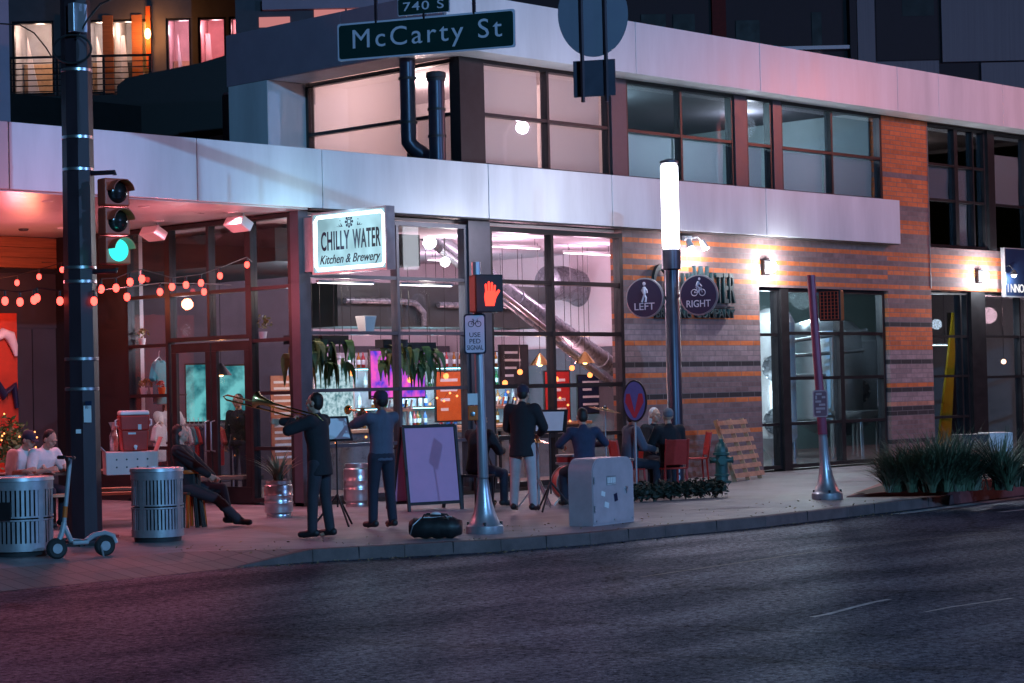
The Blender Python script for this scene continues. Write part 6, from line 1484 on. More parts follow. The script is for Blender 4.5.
def person(P, rz, label, hip=.93, lean=0, side=0, turn=0, nod=0, hands=((-.25,.05,.85),(.25,.05,.85)), feet=((-.12,.0,.08),(.12,.0,.08)), elbows=((-.6,-.6,-.5),(.6,-.6,-.5)), knees=((-.1,1,0),(.1,1,0)),
           shirt='cloth_grey', pants='dark', shoes='black', hairm='hair_dk', skin='skin', sleeves='long', hair='short', hat=None, s=1.0, group=None, curl=.9, coat=False, palms=None):
    t = thing('person', label, 'person', P, rz, group)
    X = Matrix.Rotation(lean,4,'X')*1; hipc = V((0,0,hip))
    up_ = V((sin(side), sin(lean), cos(lean)*cos(side))).normalized(); fwd = V((0,cos(lean),-sin(lean))); rt = up_.cross(fwd)*-1; rt = V((1,0,0)) - up_*up_.x; rt.normalize(); fwd = up_.cross(rt)
    tp = lambda a, b, c: hipc+rt*a+fwd*b+up_*c
    neck = tp(0,.01,.555); sh = [tp(-.185,0,.49), tp(.185,0,.49)]
    hd_d = V((0,sin(nod),cos(nod))); hf = V((sin(turn)*cos(nod)*-1, cos(turn)*cos(nod), -sin(nod))).normalized(); hr = hf.cross(up_).normalized(); hu = hr.cross(hf).normalized()
    hc = neck+hu*.155+hf*.025
    HP = lambda a,b,c: hc+hr*a+hf*b+hu*c
    el, wr = [], []
    for i in (0,1):
        e, w_ = ik(sh[i], hands[i], .285, .25, elbows[i]); el.append(e); wr.append(w_)
    hp = [hipc+rt*-.095, hipc+rt*.095]; kn, an = [], []
    for i in (0,1):
        k, a = ik(hp[i], feet[i], .43, .42, knees[i]); kn.append(k); an.append(a)
    def ell(mb, c, rx, ry, rz_, fr=None):
        fr = fr or (rt, fwd, up_); m0 = mb.X; M = Matrix(fr).transposed().to_4x4(); M.translation = V(c); mb.X = M; mb.sph((0,0,0),(rx,ry,rz_),14); mb.X = m0
    def torso(mb, g=0.0, low=-.02):
        S_ = [(low,.160,.118),(.06,.150,.110),(.14,.142,.104),(.22,.144,.104),(.30,.156,.110),(.38,.168,.114),(.44,.172,.110),(.49,.150,.095),(.53,.095,.075),(.55,.06,.055)]
        mb.rings([[tp((rx+g)*cos(2*pi*k/20), (ry+g)*sin(2*pi*k/20)+(.012 if .25 < c < .45 else 0), c) for k in range(20)] for c, rx, ry in S_])
        for i in (0,1): mb.caps(tp((-.11,.11)[i],0,.465), sh[i], .072+g, .062+g, 10)
    def legs(mb, g=0.0, full=1.0):
        for i in (0,1):
            mb.caps(hp[i]+V((0,0,-.02)), kn[i], .088+g, .060+g, 12); mb.caps(kn[i], kn[i]+(an[i]-kn[i])*full, .058+g, .041+g*1.6, 12)
            c = kn[i]+(an[i]-kn[i])*.3; mb.sph(c,(.054+g,.058+g,.09),10)
        ell(mb, hipc+V((0,0,.0)), .165+g, .125+g, .12)
    # body
    b = MB(); torso(b, -.012); legs(b, -.012)
    b.caps(tp(0,0,.48), neck+hu*.06, .058, .052, 12)
    fr = (hr, hf, hu)
    ell(b, HP(0,-.01,.025), .077, .095, .100, fr); ell(b, HP(0,.02,-.045), .060, .070, .072, fr); ell(b, HP(0,.055,-.085), .028, .028, .024, fr)
    ell(b, HP(0,.095,-.012), .013, .022, .026, fr); ell(b, HP(0,.088,.030), .052, .014, .011, fr)
    for sx in (-1,1):
        ell(b, HP(sx*.079,-.012,-.008), .011, .024, .034, fr); ell(b, HP(sx*.031,.079,.010), .014, .011, .009, fr); ell(b, HP(sx*.045,.060,-.025), .022, .020, .02, fr)
    ell(b, HP(0,.087,-.052), .024, .010, .008, fr)
    for i in (0,1):
        b.caps(sh[i], el[i], .049, .040, 10); b.caps(el[i], wr[i], .040, .026, 10); f_ = (wr[i]-el[i]).normalized()
        pn = V(palms[i]) if palms else V((-1 if i else 1, .2, -.3)); hand(b, wr[i], f_, pn, 1 if i else -1, curl)
        d = an[i]-kn[i]; b.caps(an[i], an[i]+V((0,.12,-.05)), .036, .03, 8)
    finish(b, 'body', mt[skin], t, .0075, 3)
    # clothes
    g = .03 if coat else .016
    c = MB(); torso(c, g, -.17 if coat and hip > .8 else -.06)
    for i in (0,1):
        c.caps(sh[i], el[i], .060+g, .048+g*.8, 10)
        if sleeves == 'long': c.caps(el[i], el[i]+(wr[i]-el[i])*.93, .046+g*.8, .036+g*.6, 10)
        else: c.caps(sh[i], sh[i]+(el[i]-sh[i])*.75, .064+g, .060+g, 10)
    c.caps(tp(0,-.01,.46), tp(0,-.005,.545), .075, .062+g*.3, 10)
    if hair == 'hood': ell(c, HP(0,-.02,.0), .105, .115, .13, fr); 
    finish(c, 'jacket' if coat else 'shirt', mt[shirt], t, .012, 5)
    p = MB(); legs(p, .013, .94); finish(p, 'trousers', mt[pants], t, .012, 5)
    for i in (0,1):
        sgn_ = -1 if i == 0 else 1
        m = MB(); a = an[i]; dirf = V(((kn[i]-an[i]).x*.2+sgn_*.15, 1, 0)).normalized(); z0 = a.z-.075
        m.caps(V((a.x,a.y,z0+.06))-dirf*.05, V((a.x,a.y,z0+.045))+dirf*.15, .047, .040, 10); m.caps(V((a.x,a.y,z0+.10))-dirf*.01, V((a.x,a.y,z0+.05))+dirf*.06, .045, .045, 10)
        finish(m, 'shoe', mt[shoes], t, .011, 3)
    if hair in ('short','long'):
        h = MB(); ell(h, HP(0,-.03,.045), .083, .092, .092, fr); ell(h, HP(0,-.055,.0), .078, .062, .09, fr)
        if hair == 'long': ell(h, HP(0,-.075,-.09), .085, .055, .16, fr); ell(h, HP(0,-.09,-.2), .075, .045, .13, fr)
        q = finish(h, 'hair', mt[hairm], t, .010, 2)
    if hat:
        h = MB(); ell(h, HP(0,-.02,.06), .088, .105, .078, fr); ell(h, HP(0,-.03,.03), .086, .095, .06, fr)
        if hat != 'beanie': ell(h, HP(0,.10,.045), .068, .075, .010, fr)
        finish(h, 'cap' if hat != 'beanie' else 'beanie', mt['cap_m' if hat != 'beanie' else 'beanie_m'], t, .009, 2)
    return t, wr, el, hc
mt['cap_m'] = pbr('cap_cloth',(.03,.025,.05),.85,0,.15,14); mt['shirt_bl'] = pbr('slate_blue_shirt',(.085,.095,.14),.85,0,.2,9,stretch=(1,1,.4),bump=.9,bscale=9); mt['jeans'] = pbr('dark_denim',(.02,.022,.04),.85,0,.25,12,bump=.9,bscale=9)
mt['khaki'] = pbr('pale_chinos',(.48,.42,.44),.85,0,.15,7,bump=.9,bscale=9); mt['hoodie'] = pbr('black_hoodie',(.015,.015,.02),.9,0,.3,8,bump=.9,bscale=9); mt['grey_tr'] = pbr('charcoal_trousers',(.03,.028,.038),.85,0,.25,8,bump=.9,bscale=9); mt['beanie_m'] = pbr('grey_knit',(.16,.16,.19),.95,0,.15,30)
mt['denim_sh'] = pbr('denim_jacket',(.03,.04,.085),.85,0,.25,9,bump=.9,bscale=9)
def face_dir(v):        # rotation that turns local +y toward v
    return math.atan2(-v.x, v.y)
def L2W(P, rz, q): return V(P)+Matrix.Rotation(rz,3,'Z')@V(q)
BACK = -TW
# trumpeter: back to the street, turned a little left
Pt = gp(383,529); rzt = face_dir((BACK*.8-RT*.6))
t, wr, el, hc = person(Pt, rzt, 'man playing trumpet with his back to the street in slate shirt, dark trousers and cap', lean=-.04, hip=.94, hands=((-.10,.40,1.44),(.09,.36,1.45)), elbows=((-.9,-.1,-.6),(.9,-.1,-.6)), turn=.1, nod=-.05, shirt='shirt_bl', pants='jeans', skin='skin_dk', hair='short', hat='cap', feet=((-.13,.03,.08),(.13,-.04,.08)), palms=((1,0,.2),(-1,0,.2)), sleeves='short')
tr = thing('trumpet', 'brass trumpet raised in the hands of the man in the slate shirt', 'trumpet', L2W(Pt,rzt,(0,.30,1.50)), rzt)
m = MB(); m.lathe([(.008,0),(.012,.1),(.018,.17),(.035,.23),(.06,.255),(.062,.257),(.04,.235),(.012,.17)],20,(0,.22,.02),(0,1,.05)); m.obj('bell', mt['brass'], tr, smooth=True)
m = MB(); m.tube([(0,-.13,.02),(0,.25,.02)],.007,8); m.tube([(0,.3,.03),(0,.36,.0),(0,.34,-.08),(0,.05,-.09),(0,-.02,-.05),(0,.02,.0),(0,.2,.01)],.007,8); m.obj('tubing', mt['brass'], tr, smooth=True)
for k in range(3): m = MB(); m.cyl((.0,.09+.035*k,-.1),(0,.09+.035*k,.05),.013); m.cyl((.0,.09+.035*k,.05),(0,.09+.035*k,.08),.005); m.obj('valve', mt['brass'], tr, smooth=True)
m = MB(); m.lathe([(.006,0),(.012,-.05),(.014,-.06)],12,(0,-.13,.02),(0,1,0)); m.obj('mouthpiece', mt['steel'], tr, smooth=True)
# trombonist: dark, in profile toward the left
Pb = gp(321,538); rzb = face_dir((-RT*.9+BACK*.35))
t, wr, el, hc = person(Pb, rzb, 'person in dark clothes playing trombone beside the keg planter', lean=.05, hip=.93, hands=((-.10,.30,1.43),(.06,.62,1.42)), elbows=((-.9,.1,-.5),(.8,.1,-.8)), shirt='hoodie', pants='grey_tr', hair='short', turn=0, nod=-.05, coat=True, feet=((-.13,.05,.08),(.14,-.06,.08)), palms=((1,0,.2),(-1,0,.2)))
tb = thing('trombone', 'brass trombone raised by the dark clothed player at left', 'trombone', L2W(Pb,rzb,(.0,.28,1.52)), rzb)
Zt = Matrix.Rotation(radians(14),4,'X')
m = MB(); m.X = Zt; m.lathe([(.009,0),(.014,.18),(.024,.30),(.05,.39),(.10,.445),(.105,.45),(.06,.40),(.016,.2)],24,(-.09,.10,.05),(0,1,0)); m.X=None; m.obj('bell', mt['brass'], tb, smooth=True)
m = MB(); m.X = Zt; m.tube([(0,-.12,0),(0,.55,0)],.010,8); m.tube([(0,.5,-.06),(0,-.05,-.06)],.010,8); m.tube([(-.09,.12,.05),(-.09,-.3,.05),(-.06,-.38,0),(0,-.3,-.06),(0,-.05,-.06)],.010,8); m.X=None; m.obj('tubing', mt['brass'], tb, smooth=True)
m = MB(); m.X = Zt; m.tube([(0,.2,0),(0,1.0,0),(0,1.05,-.03),(0,1.0,-.06),(0,.2,-.06)],.0115,8); m.tube([(0,.34,0),(0,.34,-.06)],.008,6); m.X=None; m.obj('slide', mt['brass'], tb, smooth=True)
m = MB(); m.X = Zt; m.lathe([(.008,0),(.016,-.06),(.018,-.075)],12,(0,-.12,0),(0,1,0)); m.X=None; m.obj('mouthpiece', mt['steel'], tb, smooth=True)
# hoodie man, seen from behind
Ph = gp(524,515); rzh = face_dir(BACK*.9+RT*.3)
person(Ph, rzh, 'man in black hoodie and pale trousers seen from behind by the silver post', lean=.06, hip=.98, hands=((-.14,.33,1.12),(.16,.32,1.12)), elbows=((-.8,-.5,-.5),(.8,-.5,-.5)), shirt='hoodie', pants='khaki', hair='short', hat='cap', nod=.2, coat=True, feet=((-.16,.04,.08),(.16,-.05,.08)))
# seated drummer behind the kit, back to the street
Pd = gp(586,507); rzd = face_dir(BACK*.9-RT*.2)
person(Pd, rzd, 'drummer in dark blue shirt seated with his back to the street behind the grey cabinet', hip=.62, lean=.10, hands=((-.24,.42,.88),(.26,.40,.90)), elbows=((-.9,-.3,-.5),(.9,-.3,-.5)), shirt='denim_sh', pants='jeans', hair='short', nod=.15, feet=((-.22,.42,.08),(.22,.42,.08)), knees=((-.4,1,.4),(.4,1,.4)), s=1)
st_ = thing('drum_stool', 'round black drum stool under the drummer', 'stool', Pd, rzd)
m = MB(); m.lathe([(0,.46),(.17,.46),(.18,.50),(.16,.53),(0,.53)],20); m.obj('seat', mt['black'], st_, smooth=True)
m = MB(); m.cyl((0,0,.15),(0,0,.46),.02); [m.cyl((0,0,.25),(.26*cos(a),.26*sin(a),0.01),.013) for a in (0,2.1,4.2)]; m.obj('tripod', mt['steel'], st_, smooth=True)
def drum(P, R, h, z, label, mat, axis=None):
    t = thing('drum', label, 'drum', P)
    ax = V(axis) if axis else UP; c = V((0,0,z)) if axis is None else V((0,0,R+.02))
    m = MB(); m.lathe([(R-.005,0),(R-.005,h)],28,c,ax); m.obj('shell', mat, t, smooth=True)
    for hh in (0,h-.03): m = MB(); m.lathe([(R,hh),(R+.012,hh),(R+.012,hh+.03),(R,hh+.03)],28,c,ax); m.obj('hoop', mt['steel'], t, smooth=True)
    m = MB(); m.lathe([(R-.004,h+.002),(0,h+.003)],28,c,ax); m.obj('drumhead', mt['white'], t)
    if axis is None:
        m = MB(); m.cyl((0,0,.2),(0,0,z),.014); [m.cyl((0,0,.3),(.24*cos(a),.24*sin(a),.01),.012) for a in (.5,2.6,4.7)]; m.obj('stand', mt['steel'], t, smooth=True)
drum(L2W(Pd,rzd,(-.12,.52,0)), .18, .14, .62, 'steel hooped snare drum in front of the drummer', mt['redchair']); drum(L2W(Pd,rzd,(.62,.35,0)), .21, .38, .3, 'red floor tom at the right of the drummer', mt['redchair']); drum(L2W(Pd,rzd,(.1,1.0,0)), .28, .40, 0, 'big bass drum lying on its side in front of the drummer', mt['redchair'], Matrix.Rotation(rzd,3,'Z')@V((0,1,0)))
def cymbal(P, z, R, label, tilt):
    t = thing('cymbal_stand', label, 'cymbal', P)
    m = MB(); m.cyl((0,0,.02),(0,0,z+.06),.012); [m.cyl((0,0,.4),(.3*cos(a),.3*sin(a),.01),.012) for a in (.3,2.4,4.5)]; m.obj('stand', mt['steel'], t, smooth=True)
    m = MB(); m.lathe([(.0,.035),(.04,.03),(.05,.012),(R,-.012),(R,-.016),(.05,.006),(.0,.028)],36,(0,0,z),(sin(tilt),-.12,1)); m.obj('cymbal', mt['brass'], t, smooth=True)
cymbal(L2W(Pd,rzd,(.55,.85,0)), 1.42, .25, 'large brass cymbal on a tall stand right of the drummer', .2); cymbal(L2W(Pd,rzd,(-.5,.85,0)), 1.30, .22, 'brass crash cymbal on a tall stand left of the drummer', -.2); cymbal(L2W(Pd,rzd,(-.62,.40,0)), .98, .18, 'low hi-hat cymbal pair on a stand at the left of the drummer', .05)
# music stands
def mstand(P, rz, label, z=1.15):
    t = thing('music_stand', label, 'music stand', P, rz)
    m = MB(); m.cyl((0,0,.25),(0,0,z),.012); [m.cyl((0,0,.42),(.32*cos(a),.32*sin(a),.012),.014) for a in (.4,2.5,4.6)]; m.obj('tripod', mt['black'], t, smooth=True)
    m = MB(); m.hexa([(-.25,-.02,z-.03),(.25,-.02,z-.03),(.25,0,z-.03),(-.25,0,z-.03),(-.25,.10,z+.3),(.25,.10,z+.3),(.25,.115,z+.3),(-.25,.115,z+.3)]); m.obj('desk', mt['black'], t)
    if 'trombonist' in label: return
    m = MB(); m.hexa([(-.2,-.028,z),(.2,-.028,z),(.2,-.024,z),(-.2,-.024,z),(-.2,.07,z+.27),(.2,.07,z+.27),(.2,.075,z+.27),(-.2,.075,z+.27)]); m.obj('sheet_music', mt['white'], t)
mstand(L2W(Pt,rzt,(-.05,1.0,0)), rzt, 'black music stand with sheet music in front of the trumpeter')
mstand(L2W(Ph,rzh,(.15,.8,0)), rzh, 'black music stand in front of the man in the hoodie')
# dark seated listener left of the post
Pl = gp(478,508); rzl = face_dir(RT*.5+BACK*.6)
person(Pl, rzl, 'person in black jacket sitting in shadow behind the silver flared post', hip=.60, lean=.15, hands=((-.12,.46,1.02),(.16,.42,.84)), shirt='hoodie', pants='jeans', hair='short', coat=True, feet=((-.16,.45,.08),(.16,.42,.08)), knees=((-.2,1,.4),(.2,1,.4)))
hs = thing('folding_stool', 'small dark stool under the person sitting behind the silver post', 'stool', Pl, rzl)
m = MB(); m.box(-.2,.2,-.18,.18,.46,.50); m.obj('seat', mt['black'], hs, bevel=.01)
for sx in (-.17,.17):
    for sy in (-.15,.15): m = MB(); m.bar((sx,sy,0),(sx,sy,.46),.025,.025); m.obj('leg', mt['black'], hs)
# cafe table people
Pw = gp(654,492); rzw = face_dir(TW*.8+RT*.55)
person(Pw, rzw, 'white haired person in black clothes seated facing the street at a teal table', hip=.56, lean=.08, hands=((-.14,.36,.80),(.14,.36,.80)), shirt='hoodie', pants='jeans', hair='long', hairm='hair_wh', feet=((-.12,.42,.08),(.12,.42,.08)), knees=((0,1,.4),(0,1,.4)), coat=True)
Pg = gp(672,496); rzg = face_dir(BACK*.9-RT*.3)
person(Pg, rzg, 'person in dark coat and grey beanie seated, back turned, behind the lamp post', hip=.56, lean=.12, hands=((-.16,.40,.80),(.14,.38,.80)), shirt='hoodie', pants='grey_tr', hair='none', hat='beanie', feet=((-.12,.42,.08),(.12,.42,.08)), knees=((0,1,.4),(0,1,.4)), coat=True)
Pk = gp(630,497); rzk = face_dir(RT*.9+BACK*.3)
person(Pk, rzk, 'person in slate jacket seated sideways behind the oval sign', hip=.56, lean=.1, hands=((-.16,.38,.75),(.14,.38,.75)), shirt='shirt_bl', pants='jeans', hair='short', feet=((-.12,.42,.08),(.12,.42,.08)), knees=((0,1,.4),(0,1,.4)), coat=True)
for P_, r_, l in ((Pg,rzg,'red metal cafe chair under the person in the grey beanie'),(Pk,rzk,'red metal cafe chair behind the oval sign')): cafechair(P_, r_, l)
for ob in bpy.data.objects:
    if ob.get('label','').startswith('red metal cafe chair facing'): ob.location = Pw; ob.rotation_euler = (0,0,rzw); ob['label'] = 'red metal cafe chair under the white haired person'
# two people in white at the table end, left
for px,py,l,hm,dx in ((17,528,'person in white shirt with light hair seated at the far left behind the litter bin','hair_dk',0),(38,527,'person in white with dark hair bent over the picnic table near the pole','hair_dk',1)):
    P_ = gp(px,py); r_ = face_dir(TW*.6+RT*.75); 
    person(P_, r_, l, hip=.56, lean=.35, nod=.45, hands=((-.16,.42,.82),(.14,.42,.80)), shirt='white_cloth', pants='jeans', hair='short', hat=None if dx else 'cap', sleeves='short', feet=((-.12,.38,.08),(.12,.38,.08)), knees=((0,1,.4),(0,1,.4)), turn=.1)
    bn = thing('low_stool', 'dark stool under the '+('second' if dx else 'leftmost')+' person in white', 'stool', P_, r_)
    m = MB(); m.box(-.2,.2,-.18,.18,.42,.46); m.obj('seat', mt['wood_dk'], bn, bevel=.01)
    for sx in (-.17,.17):
        for sy in (-.15,.15): m = MB(); m.bar((sx,sy,0),(sx,sy,.42),.03,.03); m.obj('leg', mt['wood_dk'], bn)
# lounging person on the low stool, boots stretched to the right
Pr = gp(190,527); rzr = face_dir(RT*.95+TW*.1)
person(Pr, rzr, 'dark haired person slouching on the orange stool with legs stretched right and black boots', hip=.55, lean=-.22, nod=-.1, turn=.4, hands=((-.16,.30,.66),(.16,.42,.62)), shirt='hoodie', pants='grey_tr', hair='long', feet=((-.10,.52,.10),(.10,.70,.09)), knees=((0,1,.7),(0,1,.7)), coat=True)
for ob in bpy.data.objects:
    if ob.get('category') == 'stool' and ob.name.startswith('bar_stool'): ob.location = Pr
# staff inside the entrance window and by the door
Ps = onX(164,470,22.6); Ps = V((22.7,Ps.y,.013)); person(Ps, face_dir(V((-.4,-1,0))), 'person in white top arranging the window display left of the entrance door', hip=.93, hands=((-.3,.1,.95),(.2,.5,1.2)), shirt='white_cloth', pants='jeans', hair='long', sleeves='short')
Ps = V((23.0,onX(240,470,23.0).y,.013)); person(Ps, face_dir(V((-1,-.3,0))), 'person in dark top standing just inside the right door leaf', hip=.93, shirt='hoodie', pants='jeans', hair='short')
# ================================================================ buildings behind
class Fr:
    def __init__(s, D): s.D = D; f = V((sin(YAW),cos(YAW),0)); s.O = V((f.x*D, f.y*D, 0)); s.f = f
    def at(s, px, py, dy=0):
        d = ray(px,py); k = (s.D+dy)/d.dot(s.f); p = CAM+d*k-s.O; return V((p.dot(RT), dy, p.z))
    def rect(s, px0, px1, py0, py1, dy=0):
        m_ = (px0+px1)/2, (py0+py1)/2
        return s.at(px0,m_[1],dy).x, s.at(px1,m_[1],dy).x, s.at(m_[0],py1,dy).z, s.at(m_[0],py0,dy).z
F1 = Fr(56)
apt = thing('apartment_building', 'dark apartment building behind with orange and pink lit windows', 'building', F1.O, -YAW)
wins = [(12,54,20,95),(83,106,18,95),(111,136,19,95),(139,151,19,75),(166,191,19,66),(198,226,19,60),(229,256,22,60)]
WR = [F1.rect(*w_) for w_ in wins]; zt_ = WR[2][3]; zb2 = WR[0][2]
m = MB(); xs = [WR[0][0]-12]+[v for w_ in WR for v in w_[:2]]+[WR[-1][1]+5]
for a, b in zip(xs[::2], xs[1::2]): m.box(a,b,0,.3,zb2,zt_)
m.box(xs[0],xs[-1],0,.3,0,zb2); m.box(xs[0],xs[-1],0,.3,zt_,26); m.obj('wall', mt['plaster_dk'], apt)
mt['apt_or'] = pbr('orange_room_wall',(.6,.36,.2),.8,0,.2,2); mt['apt_pk'] = pbr('pink_room_wall',(.62,.42,.45),.8,0,.2,2); mt['apt_gy'] = pbr('grey_room_wall',(.5,.52,.58),.8,0,.2,2)
for i, (a, b, _, _) in enumerate(WR):
    m = MB(); t_ = .06; m.box(a,b,.05,.2,zb2,zb2+t_); m.box(a,b,.05,.2,zt_-t_,zt_); m.box(a,a+t_,.051,.2,zb2+t_,zt_-t_); m.box(b-t_,b,.051,.2,zb2+t_,zt_-t_)
    w_ = m.obj('window', mt['frame'], apt)
    m = MB(); m.box(a+t_,b-t_,.12,.13,zb2+t_,zt_-t_); m.obj('pane', mt['glass'], w_)
    mm = (mt['apt_gy'],mt['apt_gy'],mt['apt_gy'],mt['apt_or'],mt['apt_pk'],mt['apt_pk'],mt['apt_pk'])[i]
    A_, B_ = a-.1, b+.1
    m = MB(); m.box(A_,B_,2.2,2.3,zb2-.3,zt_+.3); m.box(A_,B_,.31,2.2,zt_+.3,zt_+.35); m.box(A_-.05,A_,.31,2.3,zb2-.3,zt_+.3); m.box(B_,B_+.05,.31,2.3,zb2-.3,zt_+.3); m.box(A_,B_,.31,2.2,zb2-.35,zb2-.3); m.obj('room', mm, apt)
    m = MB(); zz = zb2+(zt_-zb2)*.55; m.box(A_+.02,B_-.02,1.7,2.19,zb2,zz); m.obj('sideboard', mt['wood'] if i != 2 else mt['dark'], apt)
    m = MB(); sl_ = (b-a)*.9; m.prism([(a+.1,1.4,zt_-.2),(a+.1,1.4,zb2),(a+.1+sl_*(.8 if i % 2 else .35),1.4,zb2)] if i in (0,1,4) else [(a,1.4,zt_-.2),(a,1.4,zb2),(a+.25,1.4,zb2),(a+.12,1.4,zt_-.2)],(0,.05,0)); m.obj('curtain', mt['plaster'], apt)
    lamp('apartment_light', F1.O+RT*((a+b)/2)+F1.f*1.0+V((0,0,zt_-.15)), (60,48,36,40,44,50,26)[i], ((1,.58,.40),(1,.6,.42),(1,.62,.45),(1,.42,.12),(1,.55,.62),(1,.36,.38),(1,.34,.36))[i], .12)
for a, b in ((0,1),(1,2),(2,3)):
    x = (WR[a][1]+WR[b][0])/2; m = MB(); m.box(x-.14,x+.14,-.05,.0,zb2,zt_+.1); m.obj('pilaster', mt['wood_soffit'], apt)
q = F1.at(148,34,-.25); wl_ = thing('wall_light', 'glowing orange wall lamp on the dark apartment wall', 'wall light', F1.O+RT*q.x+F1.f*q.y+V((0,0,q.z)), -YAW)
m = MB(); m.box(-.06,.06,.02,.25,-.9,.75); m.obj('bracket', mt['orange_paint'], wl_); m = MB(); m.sph((0,-.05,0),(.085,.08,.15),12); m.obj('globe', emit('apartment_lamp',(1,.42,.12),14), wl_, smooth=True)
lamp('apartment_lamp_beam', F1.O+RT*q.x+F1.f*(q.y-.3)+V((0,0,q.z)), 60, (1,.36,.10), .1)
F2 = Fr(54)
bal = thing('balcony', 'dark balcony with horizontal rails across the lit apartment windows', 'balcony', F2.O, -YAW)
x0, x1, zf, zr = F2.rect(-40,152,57,96)
m = MB(); m.box(x0,x1,0,1.95,zf-.25,zf); m.obj('slab', mt['dark'], bal)
m = MB()
for k in range(7): z = zf+.12+(zr-zf-.12)*k/6; m.bar((x0,0,z),(x1,0,z),.03,.025 if k < 6 else .06)
m.obj('rails', mt['frame'], bal)
for k in range(6): x = x1-.05-k*1.2; m = MB(); m.box(x-.03,x+.03,.02,.08,zf,zr); m.obj('post', mt['frame'], bal)
F3 = Fr(46)
st = thing('stair_enclosure', 'black sloping stair enclosure rising beside the upper storey', 'stairwell', F3.O, -YAW)
P_ = [F3.at(*p) for p in ((60,140),(234,160),(234,50),(226,55),(200,63),(150,73),(126,78),(117,86),(117,95),(60,96))]
m = MB(); m.prism(P_,(0,.3,0)); m.obj('flank', mt['black'], st)
rf = thing('roof_terrace_wall', 'black parapet wall standing at the back of the canopy roof', 'wall', (22,36,5.6))
m = MB(); z9 = onY(50,97,36).z; m.box(-14,4.6,0,.3,0,z9-5.6); m.obj('wall', mt['black'], rf)
q = onY(208,136,36); sk = thing('skylight', 'small teal lit skylight on the canopy roof', 'skylight', (q.x,35,q.z-.12))
m = MB(); m.hexa([(-.6,-.3,-.3),(.45,-.3,-.3),(.45,.3,-.3),(-.6,.3,-.3),(-.5,-.3,.0),(.45,-.3,.12),(.45,.3,.12),(-.5,.3,.0)]); m.obj('frame', mt['alu'], sk); m = MB(); m.face([(-.45,-.305,-.1),(.4,-.305,-.1),(.4,-.305,.06),(-.45,-.305,.0)]); m.obj('glazing', emit('skylight_glow',(.2,.7,.75),.7), sk)
lb = thing('neighbour_building', 'pale panelled building edge at the far left above the canopy', 'building', (14,33,5.6))
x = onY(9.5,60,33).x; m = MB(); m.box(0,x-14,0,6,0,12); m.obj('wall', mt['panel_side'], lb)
# dark modern block behind at right
F6 = Fr(78)
rb = thing('office_block', 'dark modern block behind the brewery roof with ribbed grey panels and unlit windows', 'building', F6.O, -YAW)
mt['ribbed'] = pbr('ribbed_grey_cladding',(.27,.28,.33),.6,.1,.15,14,stretch=(1,1,.02))
mt['blk'] = pbr('block_wall',(.055,.055,.07),.7,0,.2,1); mt['dkbrick'] = pbr('dark_red_brick',(.16,.03,.03),.8,0,.3,9)
mt['steel_dark'] = pbr('dark_window_glass',(.07,.11,.12),.12,0,.1,2,spec=1)
x0, x1, _, _ = F6.rect(360,1200,0,50); m = MB(); m.box(x0,x1,0,10,0,34); m.obj('wall', mt['blk'], rb)
def rbx(px0,px1,py0,py1,mat,nm,d=.25):
    a, b, z0_, z1_ = F6.rect(px0,px1,py0,py1,-d); m = MB(); m.box(a,b,-d,.01,z0_,z1_); return m.obj(nm, mt[mat], rb, bevel=.01)
rbx(850,857,-60,120,'blk','pier',.7); rbx(857.5,875,-60,120,'ribbed','pier',.5); rbx(941,1120,-60,60,'ribbed','cladding',.4); rbx(982,1120,61,130,'ribbed','cladding',.3); rbx(876,940,61,130,'ribbed','cladding',.3)
rbx(712,726,-30,60,'dkbrick','brick_pier',.3); rbx(875.5,940.5,-60,60,'blk','recess_wall',.05)
for a in ((641,666,14,34),(673,695,14,34),(736,760,20,62),(640,700,-60,-20),(812,822,12,60),(902,934,-5,16)):
    m = rbx(*a,'steel_dark','window',.08)
rbx(735,850,46,50,'alu','rail',.6)
F7 = Fr(50)
q = thing('rear_block', 'dark block with a row of small pink lit windows just above the parapet', 'building', F7.O, -YAW)
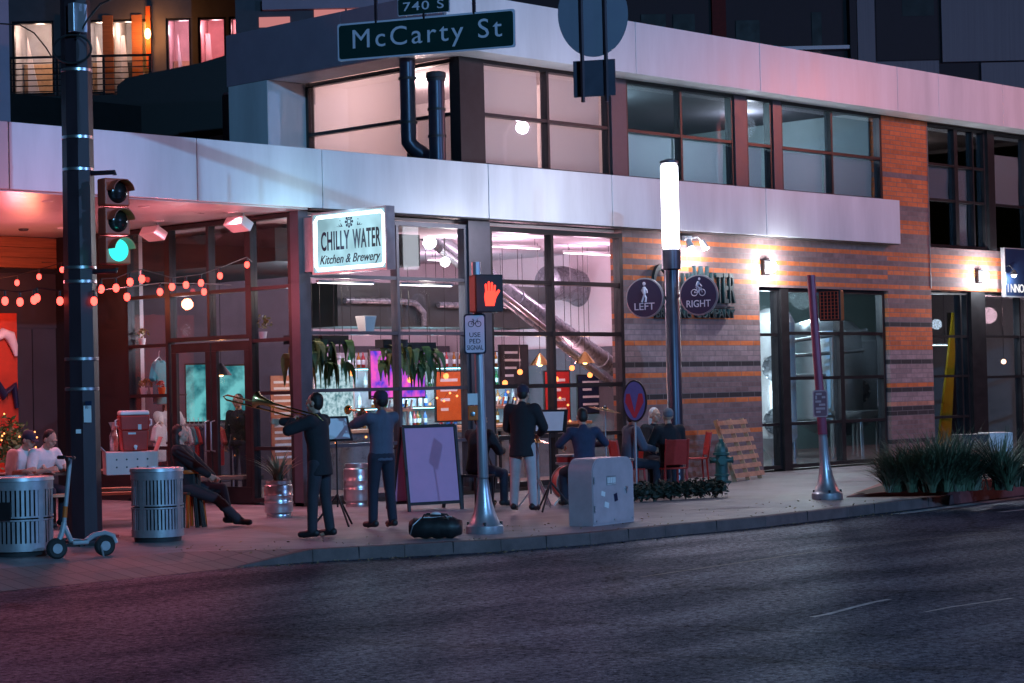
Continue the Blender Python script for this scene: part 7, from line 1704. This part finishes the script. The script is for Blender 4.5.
a, b, z0_, z1_ = F7.rect(236,420,-60,150); m = MB(); m.box(a,b,0,3,0,z1_); m.obj('wall', mt['plaster_dk'], q)
a, b, z0_, z1_ = F7.rect(262,420,-2,8,-.2); m = MB(); m.box(a,b,-.2,0,z0_,z1_); m.obj('cladding', mt['panel_side'], q)
for a in ((259,290,17,27),(314,345,8,20),(347,360,8,20)):
    x0,x1,z0_,z1_ = F7.rect(*a,-.02); m = MB(); m.box(x0,x1,-.03,-.005,z0_,z1_); m.obj('window', emit('strip_window_%d'%a[0],(1,.36,.36),.55), q)
# ================================================================ unseen street lamps; only the warm one is mirrored, others added to light facades
def streetlamp(x, y, h, arm, power, col, label):
    t = thing('street_lamp', label, 'street lamp', (x,y,-.14))
    m = MB(); m.lathe([(.2,0),(.2,.06),(.11,.09),(.07,h)],14); m.obj('pole', mt['polemetal'], t, smooth=True)
    A_ = V(arm); m = MB(); m.tube([(0,0,h-.1),V((0,0,h+.2))+A_*.3,V((0,0,h+.25))+A_],.045,8); m.obj('arm', mt['polemetal'], t, smooth=True)
    m = MB(); c = V((0,0,h+.22))+A_; m.sph(c,(.35,.2,.10),14); m.obj('lamp_head', mt['alu'], t, smooth=True)
    m = MB(); m.sph(c-V((0,0,.09)),(.2,.14,.06),12); m.obj('lens', emit('street_lens',col,60), t, smooth=True)
    lamp('street_light', V((x,y,-.14))+c-V((0,0,.28)), power, col, .16)
streetlamp(45.2,15.0,9.0,(-.9,1.2,0), 1500, (1,.26,.20), 'added unseen red lamp on a pole, tinting the right parapet')  # out of view, added for a local pink tint on the parapet
streetlamp(41.4,10.6,8.9,(-.8,1.4,0), 500, (.95,.72,.9), 'tall warm street lamp across the street to the right')
streetlamp(3.0,-15.0,13.5,(.3,1.5,0), 25000, (.20,.56,1), 'added unseen blue lamp on a tall pole, lighting the left fascia')  # added behind the camera as frontal blue light on the fascia
streetlamp(30.0,-13.0,9.2,(0,1.5,0), 9500, (.24,.47,1), 'added unseen violet white lamp on a pole, lighting the facade middle')  # another unseen lamp, added to lift the facade above the road
